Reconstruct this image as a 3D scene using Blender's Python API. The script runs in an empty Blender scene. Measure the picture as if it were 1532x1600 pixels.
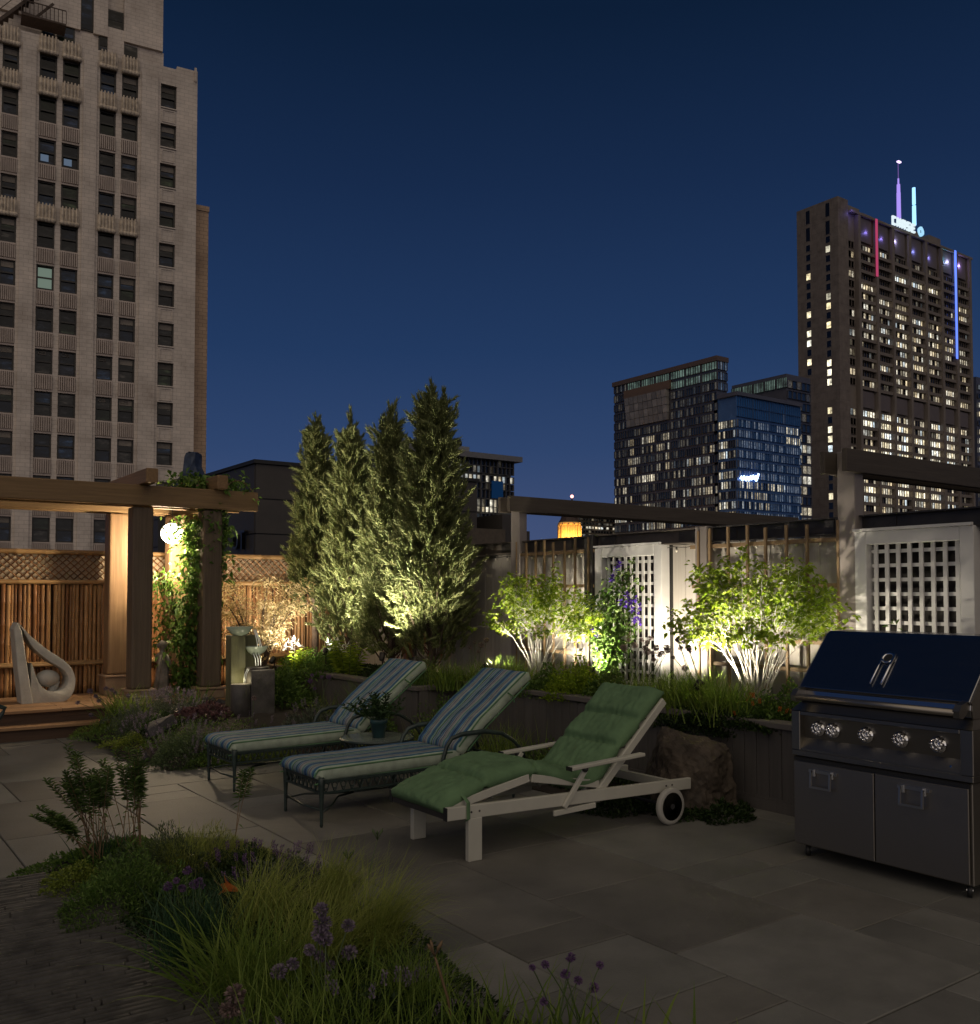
import bpy, math, random
import numpy as np
from mathutils import Vector, Matrix
R = math.radians
SC = bpy.context.scene
COL = SC.collection
random.seed(7)
RNG = np.random.default_rng(11)

# ---------------------------------------------------------------- camera
EYE = 1.62
YAW = R(35.76); PITCH = R(2.0); FPX = 1480.0; PCX = 766.0; PCY = 878.0
cam_d = bpy.data.cameras.new('camera')
cam = bpy.data.objects.new('camera', cam_d); COL.objects.link(cam)
cam.location = (0, 0, EYE); cam.rotation_euler = (math.pi/2 + PITCH, 0, -YAW)
cam_d.sensor_width = 36.0; cam_d.lens = FPX/1600*36.0
cam_d.shift_y = 78/1600
cam_d.clip_start = 0.05; cam_d.clip_end = 6000
SC.camera = cam

# ---------------------------------------------------------------- world: clear dusk sky
W = bpy.data.worlds.new('World'); SC.world = W; W.use_nodes = True
nt = W.node_tree; nt.nodes.clear()
tc = nt.nodes.new('ShaderNodeTexCoord'); sx = nt.nodes.new('ShaderNodeSeparateXYZ')
rp = nt.nodes.new('ShaderNodeValToRGB'); bg = nt.nodes.new('ShaderNodeBackground'); wo = nt.nodes.new('ShaderNodeOutputWorld')
nt.links.new(tc.outputs['Generated'], sx.inputs[0]); nt.links.new(sx.outputs['Z'], rp.inputs[0])
nt.links.new(rp.outputs[0], bg.inputs[0]); nt.links.new(bg.outputs[0], wo.inputs[0])
cr = rp.color_ramp
SKY = [(0.0, (0.062, 0.090, 0.190)), (0.06, (0.052, 0.080, 0.180)), (0.15, (0.028, 0.058, 0.148)), (0.25, (0.0155, 0.0405, 0.114)),
       (0.40, (0.0085, 0.0235, 0.070)), (0.53, (0.0040, 0.0132, 0.0385)), (1.0, (0.0022, 0.008, 0.024))]
while len(cr.elements) < len(SKY): cr.elements.new(0.5)
for e, (p, c) in zip(cr.elements, SKY): e.position = p; e.color = (*c, 1)
bg.inputs[1].default_value = 1.0

# one soft sun: the glow of the city behind the camera
sl = bpy.data.lights.new('sun', 'SUN'); so = bpy.data.objects.new('sun', sl); COL.objects.link(so)
sl.energy = 1.05; sl.color = (1.0, 0.83, 0.62); sl.angle = R(100)
d = Vector((0.42, 0.62, -0.62)).normalized()
so.rotation_euler = d.to_track_quat('-Z', 'Y').to_euler()

SC.view_settings.view_transform = 'Standard'; SC.view_settings.look = 'None'
SC.view_settings.exposure = 0.0; SC.view_settings.gamma = 1.0
SC.cycles.use_denoising = True
try: SC.cycles.denoiser = 'OPENIMAGEDENOISE'
except Exception: pass
SC.cycles.max_bounces = 6; SC.cycles.diffuse_bounces = 3; SC.cycles.glossy_bounces = 3
SC.cycles.transmission_bounces = 4; SC.cycles.transparent_max_bounces = 8
SC.cycles.sample_clamp_indirect = 4.0
SC.cycles.caustics_reflective = False; SC.cycles.caustics_refractive = False

# ---------------------------------------------------------------- measuring: image point -> place in the world
def ray(px, py):
    r = (px-PCX)/FPX; u = (PCY-py)/FPX
    f2 = math.cos(PITCH)-u*math.sin(PITCH); u2 = math.sin(PITCH)+u*math.cos(PITCH)
    return (f2*math.sin(YAW)+r*math.cos(YAW), f2*math.cos(YAW)-r*math.sin(YAW), u2)
def gz(px, py, z=0.0):
    X, Y, Z = ray(px, py); t = (z-EYE)/Z; return (X*t, Y*t, z)
def gx(px, py, x):
    X, Y, Z = ray(px, py); t = x/X; return (x, Y*t, EYE+Z*t)
def gy(px, py, y):
    X, Y, Z = ray(px, py); t = y/Y; return (X*t, y, EYE+Z*t)
def gd(px, py, fwd):
    X, Y, Z = ray(px, py); return (X*fwd, Y*fwd, EYE+Z*fwd)

# ---------------------------------------------------------------- objects
def prop(o, label=None, cat=None, group=None, kind=None):
    if label: o['label'] = label
    if cat: o['category'] = cat
    if group: o['group'] = group
    if kind: o['kind'] = kind
    return o
def thing(name, label, cat, loc=(0, 0, 0), rz=0.0, group=None):
    o = bpy.data.objects.new(name, None); COL.objects.link(o)
    o.location = loc; o.rotation_euler = (0, 0, rz); o.empty_display_size = 0.1
    return prop(o, label, cat, group)
def link(name, me, parent=None, loc=(0, 0, 0), rot=(0, 0, 0), sc=None, label=None):
    o = bpy.data.objects.new(name, me); COL.objects.link(o)
    o.location = loc; o.rotation_euler = rot
    if sc: o.scale = sc
    if parent: o.parent = parent
    if label: o['label'] = label
    return o
def dup(o, loc, rz=None, label=None, sc=None):
    c = o.copy(); COL.objects.link(c); c.location = loc
    if rz is not None: c.rotation_euler = (c.rotation_euler[0], c.rotation_euler[1], rz)
    if label: c['label'] = label
    if sc: c.scale = sc
    for ch in list(o.children):
        k = ch.copy(); COL.objects.link(k); k.parent = c
        for g in list(ch.children):
            q = g.copy(); COL.objects.link(q); q.parent = k
    return c
def bevel(o, w, seg=1):
    m = o.modifiers.new('bevel', 'BEVEL'); m.width = w; m.segments = seg; m.limit_method = 'ANGLE'; m.angle_limit = R(40)
    m.harden_normals = False
    return o

class MB:
    """collects shapes into one mesh"""
    def __init__(s): s.v = []; s.f = []; s.m = []; s.k = 0
    def add(s, vs, fs):
        b = len(s.v); s.v.extend([tuple(map(float, p)) for p in vs])
        s.f.extend([tuple(i+b for i in f) for f in fs]); s.m.extend([s.k]*len(fs)); return s
    def box(s, x0, x1, y0, y1, z0, z1):
        return s.add([(x0,y0,z0),(x1,y0,z0),(x1,y1,z0),(x0,y1,z0),(x0,y0,z1),(x1,y0,z1),(x1,y1,z1),(x0,y1,z1)],
            [(0,3,2,1),(4,5,6,7),(0,1,5,4),(1,2,6,5),(2,3,7,6),(3,0,4,7)])
    def bar(s, a, b, w, h, up=(0, 0, 1)):
        a = Vector(a); b = Vector(b); d = (b-a).normalized(); u = Vector(up)
        if abs(d.dot(u)) > 0.98: u = Vector((1, 0, 0))
        r = d.cross(u).normalized(); u = r.cross(d).normalized()
        P = []
        for q in (a, b):
            for i, j in ((-1,-1),(1,-1),(1,1),(-1,1)): P.append(q+r*(i*w/2)+u*(j*h/2))
        return s.add(P, [(0,1,2,3),(7,6,5,4),(0,4,5,1),(1,5,6,2),(2,6,7,3),(3,7,4,0)])
    def tube(s, pts, rad, n=8, cap=True, flat=1.0):
        pts = [Vector(p) for p in pts]; m = len(pts)
        if not hasattr(rad, '__len__'): rad = [rad]*m
        vs = []; fs = []; pr = None
        for i, p in enumerate(pts):
            t = (pts[min(i+1, m-1)]-pts[max(i-1, 0)])
            t = t.normalized() if t.length > 1e-9 else Vector((0, 0, 1))
            if pr is None:
                a = Vector((0, 0, 1)) if abs(t.z) < .9 else Vector((1, 0, 0)); pr = t.cross(a).normalized()
            else:
                pr = (pr-t*pr.dot(t)); pr = pr.normalized() if pr.length > 1e-6 else t.orthogonal().normalized()
            bn = t.cross(pr)
            for k in range(n):
                a = 2*math.pi*k/n; vs.append(p+(pr*math.cos(a)+bn*math.sin(a)*flat)*rad[i])
        for i in range(m-1):
            for k in range(n): fs.append((i*n+k, i*n+(k+1) % n, (i+1)*n+(k+1) % n, (i+1)*n+k))
        if cap: fs.append(tuple(range(n-1, -1, -1))); fs.append(tuple((m-1)*n+k for k in range(n)))
        return s.add(vs, fs)
    def lathe(s, prof, n=20, c=(0, 0, 0), sx=1.0, sy=1.0):
        vs = []; fs = []; m = len(prof)
        for r, z in prof:
            for k in range(n):
                a = 2*math.pi*k/n; vs.append((c[0]+r*sx*math.cos(a), c[1]+r*sy*math.sin(a), c[2]+z))
        for i in range(m-1):
            for k in range(n): fs.append((i*n+k, i*n+(k+1) % n, (i+1)*n+(k+1) % n, (i+1)*n+k))
        if prof[0][0] > 1e-6: fs.append(tuple(range(n-1, -1, -1)))
        if prof[-1][0] > 1e-6: fs.append(tuple((m-1)*n+k for k in range(n)))
        return s.add(vs, fs)
    def loft(s, rings, cap=True):
        n = len(rings[0]); vs = [p for r in rings for p in r]; fs = []
        for i in range(len(rings)-1):
            for k in range(n): fs.append((i*n+k, i*n+(k+1) % n, (i+1)*n+(k+1) % n, (i+1)*n+k))
        if cap: fs.append(tuple(range(n-1, -1, -1))); fs.append(tuple((len(rings)-1)*n+k for k in range(n)))
        return s.add(vs, fs)
    def prism(s, poly, f, d0, d1):
        """poly: 2d points; f(u, v, d) -> 3d"""
        n = len(poly); vs = [f(u, v, d0) for u, v in poly]+[f(u, v, d1) for u, v in poly]
        fs = [tuple(range(n-1, -1, -1)), tuple(range(n, 2*n))]+[(i, (i+1) % n, n+(i+1) % n, n+i) for i in range(n)]
        return s.add(vs, fs)
    def ball(s, c, r, n=12, m=8, sc=(1, 1, 1)):
        pr = []
        vs = []; fs = []
        for i in range(m+1):
            t = math.pi*i/m
            for k in range(n):
                a = 2*math.pi*k/n
                vs.append((c[0]+r*sc[0]*math.sin(t)*math.cos(a), c[1]+r*sc[1]*math.sin(t)*math.sin(a), c[2]+r*sc[2]*math.cos(t)))
        for i in range(m):
            for k in range(n): fs.append((i*n+k, (i+1)*n+k, (i+1)*n+(k+1) % n, i*n+(k+1) % n))
        return s.add(vs, fs)
    def mesh(s, name, mats, smooth=False):
        me = bpy.data.meshes.new(name); me.from_pydata(s.v, [], s.f)
        if not isinstance(mats, (list, tuple)): mats = [mats]
        for m in mats: me.materials.append(m)
        if len(mats) > 1: me.polygons.foreach_set('material_index', s.m)
        if smooth: me.polygons.foreach_set('use_smooth', [True]*len(s.f))
        me.validate(); me.update(); return me
    def obj(s, name, mats, parent=None, smooth=False, **kw):
        return link(name, s.mesh(name, mats, smooth), parent, **kw)

def fast_mesh(name, V, F, mat, smooth=False):
    """V (n,3), F (m,3 or 4)"""
    V = np.ascontiguousarray(V, dtype=np.float32); F = np.ascontiguousarray(F, dtype=np.int32)
    me = bpy.data.meshes.new(name); k = F.shape[1]
    me.vertices.add(len(V)); me.vertices.foreach_set('co', V.ravel())
    me.loops.add(F.size); me.loops.foreach_set('vertex_index', F.ravel())
    me.polygons.add(len(F)); me.polygons.foreach_set('loop_start', np.arange(0, F.size, k, dtype=np.int32))
    try: me.polygons.foreach_set('loop_total', np.full(len(F), k, dtype=np.int32))
    except Exception: pass
    if smooth: me.polygons.foreach_set('use_smooth', np.ones(len(F), dtype=bool))
    me.materials.append(mat); me.update(calc_edges=True); me.validate(); return me
def unit(a):
    return a/np.maximum(np.linalg.norm(a, axis=-1, keepdims=True), 1e-9)
def rdir(n): return unit(RNG.normal(size=(n, 3)))
def frames(D):
    ref = np.where(np.abs(D[:, 2:3]) > .95, np.array([[1., 0, 0]]), np.array([[0, 0, 1.]]))
    S = unit(np.cross(D, ref)); N = np.cross(S, D); return S, N
def leaves(P, D, L, Wd, fold=.25, droop=.0, twist=1.0):
    """one folded four-point leaf for each position P along D -> V, F"""
    n = len(P); D = unit(D); S, N = frames(D)
    a = RNG.uniform(-1, 1, n)[:, None]*twist
    S2 = S*np.cos(a)+N*np.sin(a); N2 = np.cross(S2, D)
    L = np.broadcast_to(np.asarray(L, float), (n,))[:, None]; Wd = np.broadcast_to(np.asarray(Wd, float), (n,))[:, None]
    tip = P+D*L; tip[:, 2:3] -= droop*L
    mid = P+D*L*.45
    V = np.stack([P, mid+S2*Wd*.5+N2*Wd*fold, tip, mid-S2*Wd*.5+N2*Wd*fold], 1).reshape(-1, 3)
    b = np.arange(n)[:, None]*4
    F = np.concatenate([b+np.array([[0, 1, 2]]), b+np.array([[0, 2, 3]])], 1).reshape(-1, 3)
    return V, F
def blades(P, A, L, lean, curve, Wd, seg=5):
    """grass blades: base P, azimuth A, length L, start lean and added bend (radians), width Wd"""
    n = len(P); t = np.linspace(0, 1, seg+1)
    th = lean[:, None]+curve[:, None]*t[None, :]**1.3
    ds = L[:, None]/seg
    h = np.concatenate([np.zeros((n, 1)), np.cumsum(np.sin(th[:, :-1])*ds, 1)], 1)
    v = np.concatenate([np.zeros((n, 1)), np.cumsum(np.cos(th[:, :-1])*ds, 1)], 1)
    c, s = np.cos(A)[:, None], np.sin(A)[:, None]
    ctr = np.stack([P[:, 0:1]+h*c, P[:, 1:2]+h*s, P[:, 2:3]+v], -1)
    w = Wd[:, None]*(1-t[None, :]**1.6*.97)*.5
    sv = np.stack([-s*np.ones_like(w), c*np.ones_like(w), np.zeros_like(w)], -1)
    # turn some blades edge-on
    ro = RNG.uniform(-.9, .9, n)[:, None]
    sv = sv*np.cos(ro)[..., None]+np.stack([c*np.ones_like(w), s*np.ones_like(w), np.zeros_like(w)], -1)*np.sin(ro)[..., None]
    V = np.stack([ctr-sv*w[..., None], ctr+sv*w[..., None]], 2).reshape(-1, 3)
    b = (np.arange(n)*(seg+1)*2)[:, None, None]; k = (np.arange(seg)*2)[None, :, None]
    F = (b+k+np.array([0, 1, 3, 2])[None, None, :]).reshape(-1, 4)
    return V, F
def scatter(TV, TF, P, D, scale, roll=True):
    """copies of a template (its own +z turned to D) joined into one mesh -> V, F"""
    TV = np.asarray(TV, float); TF = np.asarray(TF, int); n = len(P); D = unit(D); S, N = frames(D)
    if roll:
        a = RNG.uniform(0, 2*math.pi, n)[:, None]; S, N = S*np.cos(a)+N*np.sin(a), N*np.cos(a)-S*np.sin(a)
    sc = np.broadcast_to(np.asarray(scale, float), (n,))[:, None, None]
    V = (TV[None, :, 0:1]*S[:, None]+TV[None, :, 1:2]*N[:, None]+TV[None, :, 2:3]*D[:, None])*sc+P[:, None]
    F = (TF[None]+(np.arange(n)*len(TV))[:, None, None]).reshape(-1, TF.shape[1])
    return V.reshape(-1, 3), F
def join(*vf):
    Vs = []; Fs = []; o = 0
    for V, F in vf:
        if F.shape[1] == 4: F = np.concatenate([F[:, [0, 1, 2]], F[:, [0, 2, 3]]], 0)
        Vs.append(V); Fs.append(F+o); o += len(V)
    return np.concatenate(Vs), np.concatenate(Fs)
def part(name, VF, mat, parent, **kw):
    return link(name, fast_mesh(name, VF[0], VF[1], mat), parent, **kw)

# ---------------------------------------------------------------- materials
def nodes(name):
    m = bpy.data.materials.new(name); m.use_nodes = True; t = m.node_tree
    return m, t, t.nodes, t.links, t.nodes['Principled BSDF']
def N(ns, typ, **kw):
    n = ns.new(typ)
    for k, v in kw.items():
        if k in n.inputs: n.inputs[k].default_value = v
        else: setattr(n, k, v)
    return n
def ramp(ns, stops, interp='LINEAR'):
    r = ns.new('ShaderNodeValToRGB'); r.color_ramp.interpolation = interp; e = r.color_ramp.elements
    while len(e) < len(stops): e.new(.5)
    while len(e) > len(stops): e.remove(e[-1])
    for x, (p, c) in zip(e, stops): x.position = p; x.color = (*c, 1)
    return r
def mat(name, col, rough=.6, metal=0.0, var=.25, scale=8.0, bump=0.0, bscale=60.0, spec=.4, stretch=None, per=0.0, coat=0.0):
    """colour mottled by noise; per = difference between objects"""
    m, t, ns, ln, b = nodes(name)
    b.inputs['Roughness'].default_value = rough; b.inputs['Metallic'].default_value = metal
    b.inputs['Specular IOR Level'].default_value = spec; b.inputs['Coat Weight'].default_value = coat
    tcn = ns.new('ShaderNodeTexCoord'); src = tcn.outputs['Object']
    if stretch:
        mp = ns.new('ShaderNodeMapping'); mp.inputs['Scale'].default_value = stretch
        ln.new(src, mp.inputs[0]); src = mp.outputs[0]
    oi = ns.new('ShaderNodeObjectInfo')
    ad = N(ns, 'ShaderNodeVectorMath', operation='ADD'); ln.new(src, ad.inputs[0]); 
    ml = N(ns, 'ShaderNodeMath', operation='MULTIPLY'); ml.inputs[1].default_value = 37.0
    ln.new(oi.outputs['Random'], ml.inputs[0]); ln.new(ml.outputs[0], ad.inputs[1])
    nz = N(ns, 'ShaderNodeTexNoise', Scale=scale, Detail=5.0, Roughness=.6); ln.new(ad.outputs[0], nz.inputs['Vector'])
    lo = [max(0, c*(1-var)) for c in col]; hi = [min(1, c*(1+var)) for c in col]
    r = ramp(ns, [(.3, lo), (.7, hi)]); ln.new(nz.outputs['Fac'], r.inputs[0]); out = r.outputs[0]
    if per:
        hv = ns.new('ShaderNodeHueSaturation')
        mr = N(ns, 'ShaderNodeMapRange'); mr.inputs['To Min'].default_value = 1-per; mr.inputs['To Max'].default_value = 1+per
        ln.new(oi.outputs['Random'], mr.inputs[0]); ln.new(mr.outputs[0], hv.inputs['Value']); ln.new(out, hv.inputs['Color']); out = hv.outputs[0]
    ln.new(out, b.inputs['Base Color'])
    rr = N(ns, 'ShaderNodeMapRange'); rr.inputs['To Min'].default_value = max(.03, rough-.1); rr.inputs['To Max'].default_value = min(1, rough+.12)
    ln.new(nz.outputs['Fac'], rr.inputs[0]); ln.new(rr.outputs[0], b.inputs['Roughness'])
    if bump:
        n2 = N(ns, 'ShaderNodeTexNoise', Scale=bscale, Detail=4.0); ln.new(ad.outputs[0], n2.inputs['Vector'])
        bp = N(ns, 'ShaderNodeBump', Strength=bump, Distance=.01); ln.new(n2.outputs['Fac'], bp.inputs['Height']); ln.new(bp.outputs[0], b.inputs['Normal'])
    return m
def wood(name, c1, c2, axis='x', rough=.65, scale=6.0, per=.15, bump=.25):
    """grain running along axis"""
    m, t, ns, ln, b = nodes(name); b.inputs['Roughness'].default_value = rough; b.inputs['Specular IOR Level'].default_value = .3
    tcn = ns.new('ShaderNodeTexCoord'); mp = ns.new('ShaderNodeMapping')
    s = {'x': (.35, 9, 9), 'y': (9, .35, 9), 'z': (9, 9, .35)}[axis]; mp.inputs['Scale'].default_value = s
    oi = ns.new('ShaderNodeObjectInfo'); ad = N(ns, 'ShaderNodeVectorMath', operation='ADD')
    ml = N(ns, 'ShaderNodeMath', operation='MULTIPLY'); ml.inputs[1].default_value = 53.0
    ln.new(oi.outputs['Random'], ml.inputs[0]); ln.new(tcn.outputs['Object'], ad.inputs[0]); ln.new(ml.outputs[0], ad.inputs[1])
    ln.new(ad.outputs[0], mp.inputs[0])
    nz = N(ns, 'ShaderNodeTexNoise', Scale=scale, Detail=7.0, Roughness=.65, Distortion=.6); ln.new(mp.outputs[0], nz.inputs['Vector'])
    r = ramp(ns, [(.28, c1), (.5, [(a+q)/2 for a, q in zip(c1, c2)]), (.72, c2)]); ln.new(nz.outputs['Fac'], r.inputs[0])
    hv = ns.new('ShaderNodeHueSaturation'); mr = N(ns, 'ShaderNodeMapRange'); mr.inputs['To Min'].default_value = 1-per; mr.inputs['To Max'].default_value = 1+per
    ln.new(oi.outputs['Random'], mr.inputs[0]); ln.new(mr.outputs[0], hv.inputs['Value']); ln.new(r.outputs[0], hv.inputs['Color'])
    ln.new(hv.outputs[0], b.inputs['Base Color'])
    bp = N(ns, 'ShaderNodeBump', Strength=bump, Distance=.006); ln.new(nz.outputs['Fac'], bp.inputs['Height']); ln.new(bp.outputs[0], b.inputs['Normal'])
    return m
def leafmat(name, c1, c2, trans=.35, rough=.5, gloss=.25):
    """each leaf its own shade between c1 and c2, light passing through"""
    m, t, ns, ln, b = nodes(name)
    ge = ns.new('ShaderNodeNewGeometry'); oi = ns.new('ShaderNodeObjectInfo')
    r = ramp(ns, [(0, c1), (.6, [(a+q)/2 for a, q in zip(c1, c2)]), (1, c2)]); ln.new(ge.outputs['Random Per Island'], r.inputs[0])
    ln.new(r.outputs[0], b.inputs['Base Color']); b.inputs['Roughness'].default_value = rough; b.inputs['Specular IOR Level'].default_value = gloss
    tr = ns.new('ShaderNodeBsdfTranslucent'); ln.new(r.outputs[0], tr.inputs[0])
    mx = N(ns, 'ShaderNodeMixShader'); mx.inputs[0].default_value = trans
    ln.new(b.outputs[0], mx.inputs[1]); ln.new(tr.outputs[0], mx.inputs[2]); ln.new(mx.outputs[0], ns['Material Output'].inputs[0])
    return m
def emit(name, col, s):
    m, t, ns, ln, b = nodes(name); b.inputs['Base Color'].default_value = (.02, .02, .02, 1)
    b.inputs['Emission Color'].default_value = (*col, 1); b.inputs['Emission Strength'].default_value = s; return m
def plain(name, col, rough=.5, metal=0.0, spec=.5):
    m, t, ns, ln, b = nodes(name); b.inputs['Base Color'].default_value = (*col, 1); b.inputs['Roughness'].default_value = rough
    b.inputs['Metallic'].default_value = metal; b.inputs['Specular IOR Level'].default_value = spec; return m
def lamp(name, kind, loc, power, col=(1, .8, .55), parent=None, aim=None, spot=60, blend=.6, size=.03):
    l = bpy.data.lights.new(name, kind); l.energy = power; l.color = col; l.shadow_soft_size = size
    o = bpy.data.objects.new(name, l); COL.objects.link(o); o.location = loc
    if kind == 'SPOT':
        l.spot_size = R(spot); l.spot_blend = blend
        o.rotation_euler = (Vector(aim)-Vector(loc)).to_track_quat('-Z', 'Y').to_euler()
    if parent: o.parent = parent; o.matrix_parent_inverse = Matrix.Translation(-Vector(parent.location))
    return o
# ================================================================ THE CITY
GZ = -60.0      # street level, sixty metres under the roof garden
M_STREET = mat('street', (.05, .05, .05), .9)
g = MB().box(-3000, 3000, -3000, 3000, GZ-1, GZ).obj('ground', M_STREET); prop(g, kind='structure')

def brickmat(name, c1, c2, mortar, bw, bh, per=.0, ax='xz', msz=.02, rough=.6):
    m, t, ns, ln, b = nodes(name); b.inputs['Roughness'].default_value = rough; b.inputs['Specular IOR Level'].default_value = .3
    tcn = ns.new('ShaderNodeTexCoord'); sp = ns.new('ShaderNodeSeparateXYZ'); ln.new(tcn.outputs['Object'], sp.inputs[0])
    ad = N(ns, 'ShaderNodeMath', operation='ADD'); ln.new(sp.outputs['X'], ad.inputs[0]); ln.new(sp.outputs['Y'], ad.inputs[1])
    cb = ns.new('ShaderNodeCombineXYZ'); ln.new(ad.outputs[0], cb.inputs[0]); ln.new(sp.outputs['Z'], cb.inputs[1])
    br = ns.new('ShaderNodeTexBrick'); br.inputs['Scale'].default_value = 1; br.inputs['Brick Width'].default_value = bw; br.inputs['Row Height'].default_value = bh
    br.inputs['Mortar Size'].default_value = msz; br.inputs['Color1'].default_value = (*c1, 1); br.inputs['Color2'].default_value = (*c2, 1); br.inputs['Mortar'].default_value = (*mortar, 1)
    ln.new(cb.outputs[0], br.inputs['Vector'])
    nz = N(ns, 'ShaderNodeTexNoise', Scale=.35, Detail=6.0, Roughness=.7); ln.new(tcn.outputs['Object'], nz.inputs['Vector'])
    r = ramp(ns, [(.25, (.58, .55, .52)), (.5, (.9, .9, .88)), (.7, (1.12, 1.1, 1.06))]); ln.new(nz.outputs['Fac'], r.inputs[0])
    mx = N(ns, 'ShaderNodeMix', data_type='RGBA', blend_type='MULTIPLY'); mx.inputs['Factor'].default_value = 1
    ln.new(br.outputs['Color'], mx.inputs[6]); ln.new(r.outputs[0], mx.inputs[7]); ln.new(mx.outputs[2], b.inputs['Base Color'])
    return m
def officelight(name, p_lit, s_lo, s_hi, glass=(.008, .011, .018), tint=((1, .80, .48), (1, .93, .75)), scale=1.6, cool=.15):
    """a pane of an office window: each pane dark or lit, furniture and blinds breaking the light up"""
    m, t, ns, ln, b = nodes(name); b.inputs['Base Color'].default_value = (*glass, 1); b.inputs['Roughness'].default_value = .12; b.inputs['Specular IOR Level'].default_value = .6
    ge = ns.new('ShaderNodeNewGeometry'); oi = ns.new('ShaderNodeObjectInfo')
    cb = ns.new('ShaderNodeCombineXYZ'); ln.new(ge.outputs['Random Per Island'], cb.inputs[0]); ln.new(oi.outputs['Random'], cb.inputs[1])
    wn = N(ns, 'ShaderNodeTexWhiteNoise', noise_dimensions='3D'); ln.new(cb.outputs[0], wn.inputs['Vector'])
    gt = N(ns, 'ShaderNodeMath', operation='LESS_THAN'); gt.inputs[1].default_value = p_lit; ln.new(wn.outputs['Value'], gt.inputs[0])
    mr = N(ns, 'ShaderNodeMapRange'); mr.inputs['From Max'].default_value = p_lit; mr.inputs['To Min'].default_value = s_hi; mr.inputs['To Max'].default_value = s_lo
    ln.new(wn.outputs['Value'], mr.inputs[0])
    tcn = ns.new('ShaderNodeTexCoord'); ad = N(ns, 'ShaderNodeVectorMath', operation='ADD'); ln.new(tcn.outputs['Object'], ad.inputs[0])
    ml = N(ns, 'ShaderNodeMath', operation='MULTIPLY'); ml.inputs[1].default_value = 400; ln.new(oi.outputs['Random'], ml.inputs[0]); ln.new(ml.outputs[0], ad.inputs[1])
    nz = N(ns, 'ShaderNodeTexNoise', Scale=scale, Detail=4.0, Roughness=.7); ln.new(ad.outputs[0], nz.inputs['Vector'])
    rr = ramp(ns, [(.30, (.05,)*3), (.50, (.45,)*3), (.66, (1.0,)*3)]); ln.new(nz.outputs['Fac'], rr.inputs[0])
    m1 = N(ns, 'ShaderNodeMath', operation='MULTIPLY'); ln.new(gt.outputs[0], m1.inputs[0]); ln.new(mr.outputs[0], m1.inputs[1])
    m2 = N(ns, 'ShaderNodeMath', operation='MULTIPLY'); ln.new(m1.outputs[0], m2.inputs[0]); ln.new(rr.outputs[0], m2.inputs[1])
    sc = ns.new('ShaderNodeSeparateColor'); ln.new(wn.outputs['Color'], sc.inputs[0])
    tr = ramp(ns, [(0, tint[0]), (.8, tint[1]), (1-cool, tint[1]), (1, (.75, .9, 1))]); ln.new(sc.outputs[1], tr.inputs[0])
    ln.new(tr.outputs[0], b.inputs['Emission Color']); ln.new(m2.outputs[0], b.inputs['Emission Strength'])
    return m
def winmesh(name, w, h, nx, nz, mats, bar=.1, dep=.12, rec=.25):
    """a strip of panes between mullions, facing -y; slot 0 mullions, slot 1 panes"""
    b = MB()
    for i in range(nx+1):
        x = -w/2+w*i/nx; bw = bar if 0 < i < nx else bar*1.6
        b.box(x-bw/2, x+bw/2, -dep, rec+.02, 0, h)
    for k in range(nz+1):
        z = h*k/nz; b.box(-w/2+bar, w/2-bar, -dep*.8, rec+.01, z-bar*.5 if k else 0, z+bar*.5 if k < nz else h)
    b.k = 1
    for i in range(nx):
        for k in range(nz):
            x0 = -w/2+w*i/nx+bar*.3; x1 = -w/2+w*(i+1)/nx-bar*.3; z0 = h*k/nz+bar*.3; z1 = h*(k+1)/nz-bar*.3
            b.add([(x0, rec, z0), (x1, rec, z0), (x1, rec, z1), (x0, rec, z1)], [(0, 1, 2, 3)])
    return b.mesh(name, mats)
def text_mesh(s, size, extrude, m, name='letter'):
    c = bpy.data.curves.new(name, 'FONT'); c.body = s; c.size = size; c.extrude = extrude; c.resolution_u = 3
    o = bpy.data.objects.new(name, c); me = bpy.data.meshes.new_from_object(o)
    bpy.data.objects.remove(o); bpy.data.curves.remove(c); me.materials.clear(); me.materials.append(m); return me

# ---------------------------------------------------------------- the terracotta tower on the left
TA = R(-6.96)
tP = gd(305, 500, 84.0); tdir = (math.cos(TA), math.sin(TA)); tnor = (math.sin(TA), -math.cos(TA))
def fac(px, py, off=0.0):
    """place on the tower's front, off metres behind it -> along, height above the street"""
    X, Y, Z = ray(px, py); ox = tP[0]-tnor[0]*off; oy = tP[1]-tnor[1]*off
    t = (ox*tnor[0]+oy*tnor[1])/(X*tnor[0]+Y*tnor[1])
    return ((X*t-ox)*tdir[0]+(Y*t-oy)*tdir[1], EYE+Z*t-GZ)
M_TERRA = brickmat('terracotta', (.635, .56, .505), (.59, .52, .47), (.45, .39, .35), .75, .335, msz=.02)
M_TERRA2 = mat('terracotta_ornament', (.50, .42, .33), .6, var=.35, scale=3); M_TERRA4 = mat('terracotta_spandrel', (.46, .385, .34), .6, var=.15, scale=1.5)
M_TERRA3 = brickmat('terracotta_warm_lit', (.50, .35, .24), (.46, .32, .22), (.24, .17, .12), .75, .335, msz=.02)  # orange light falling on the wing is put into its block colour
M_BRONZE = plain('bronze_frame', (.02, .017, .014), .5)
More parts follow.
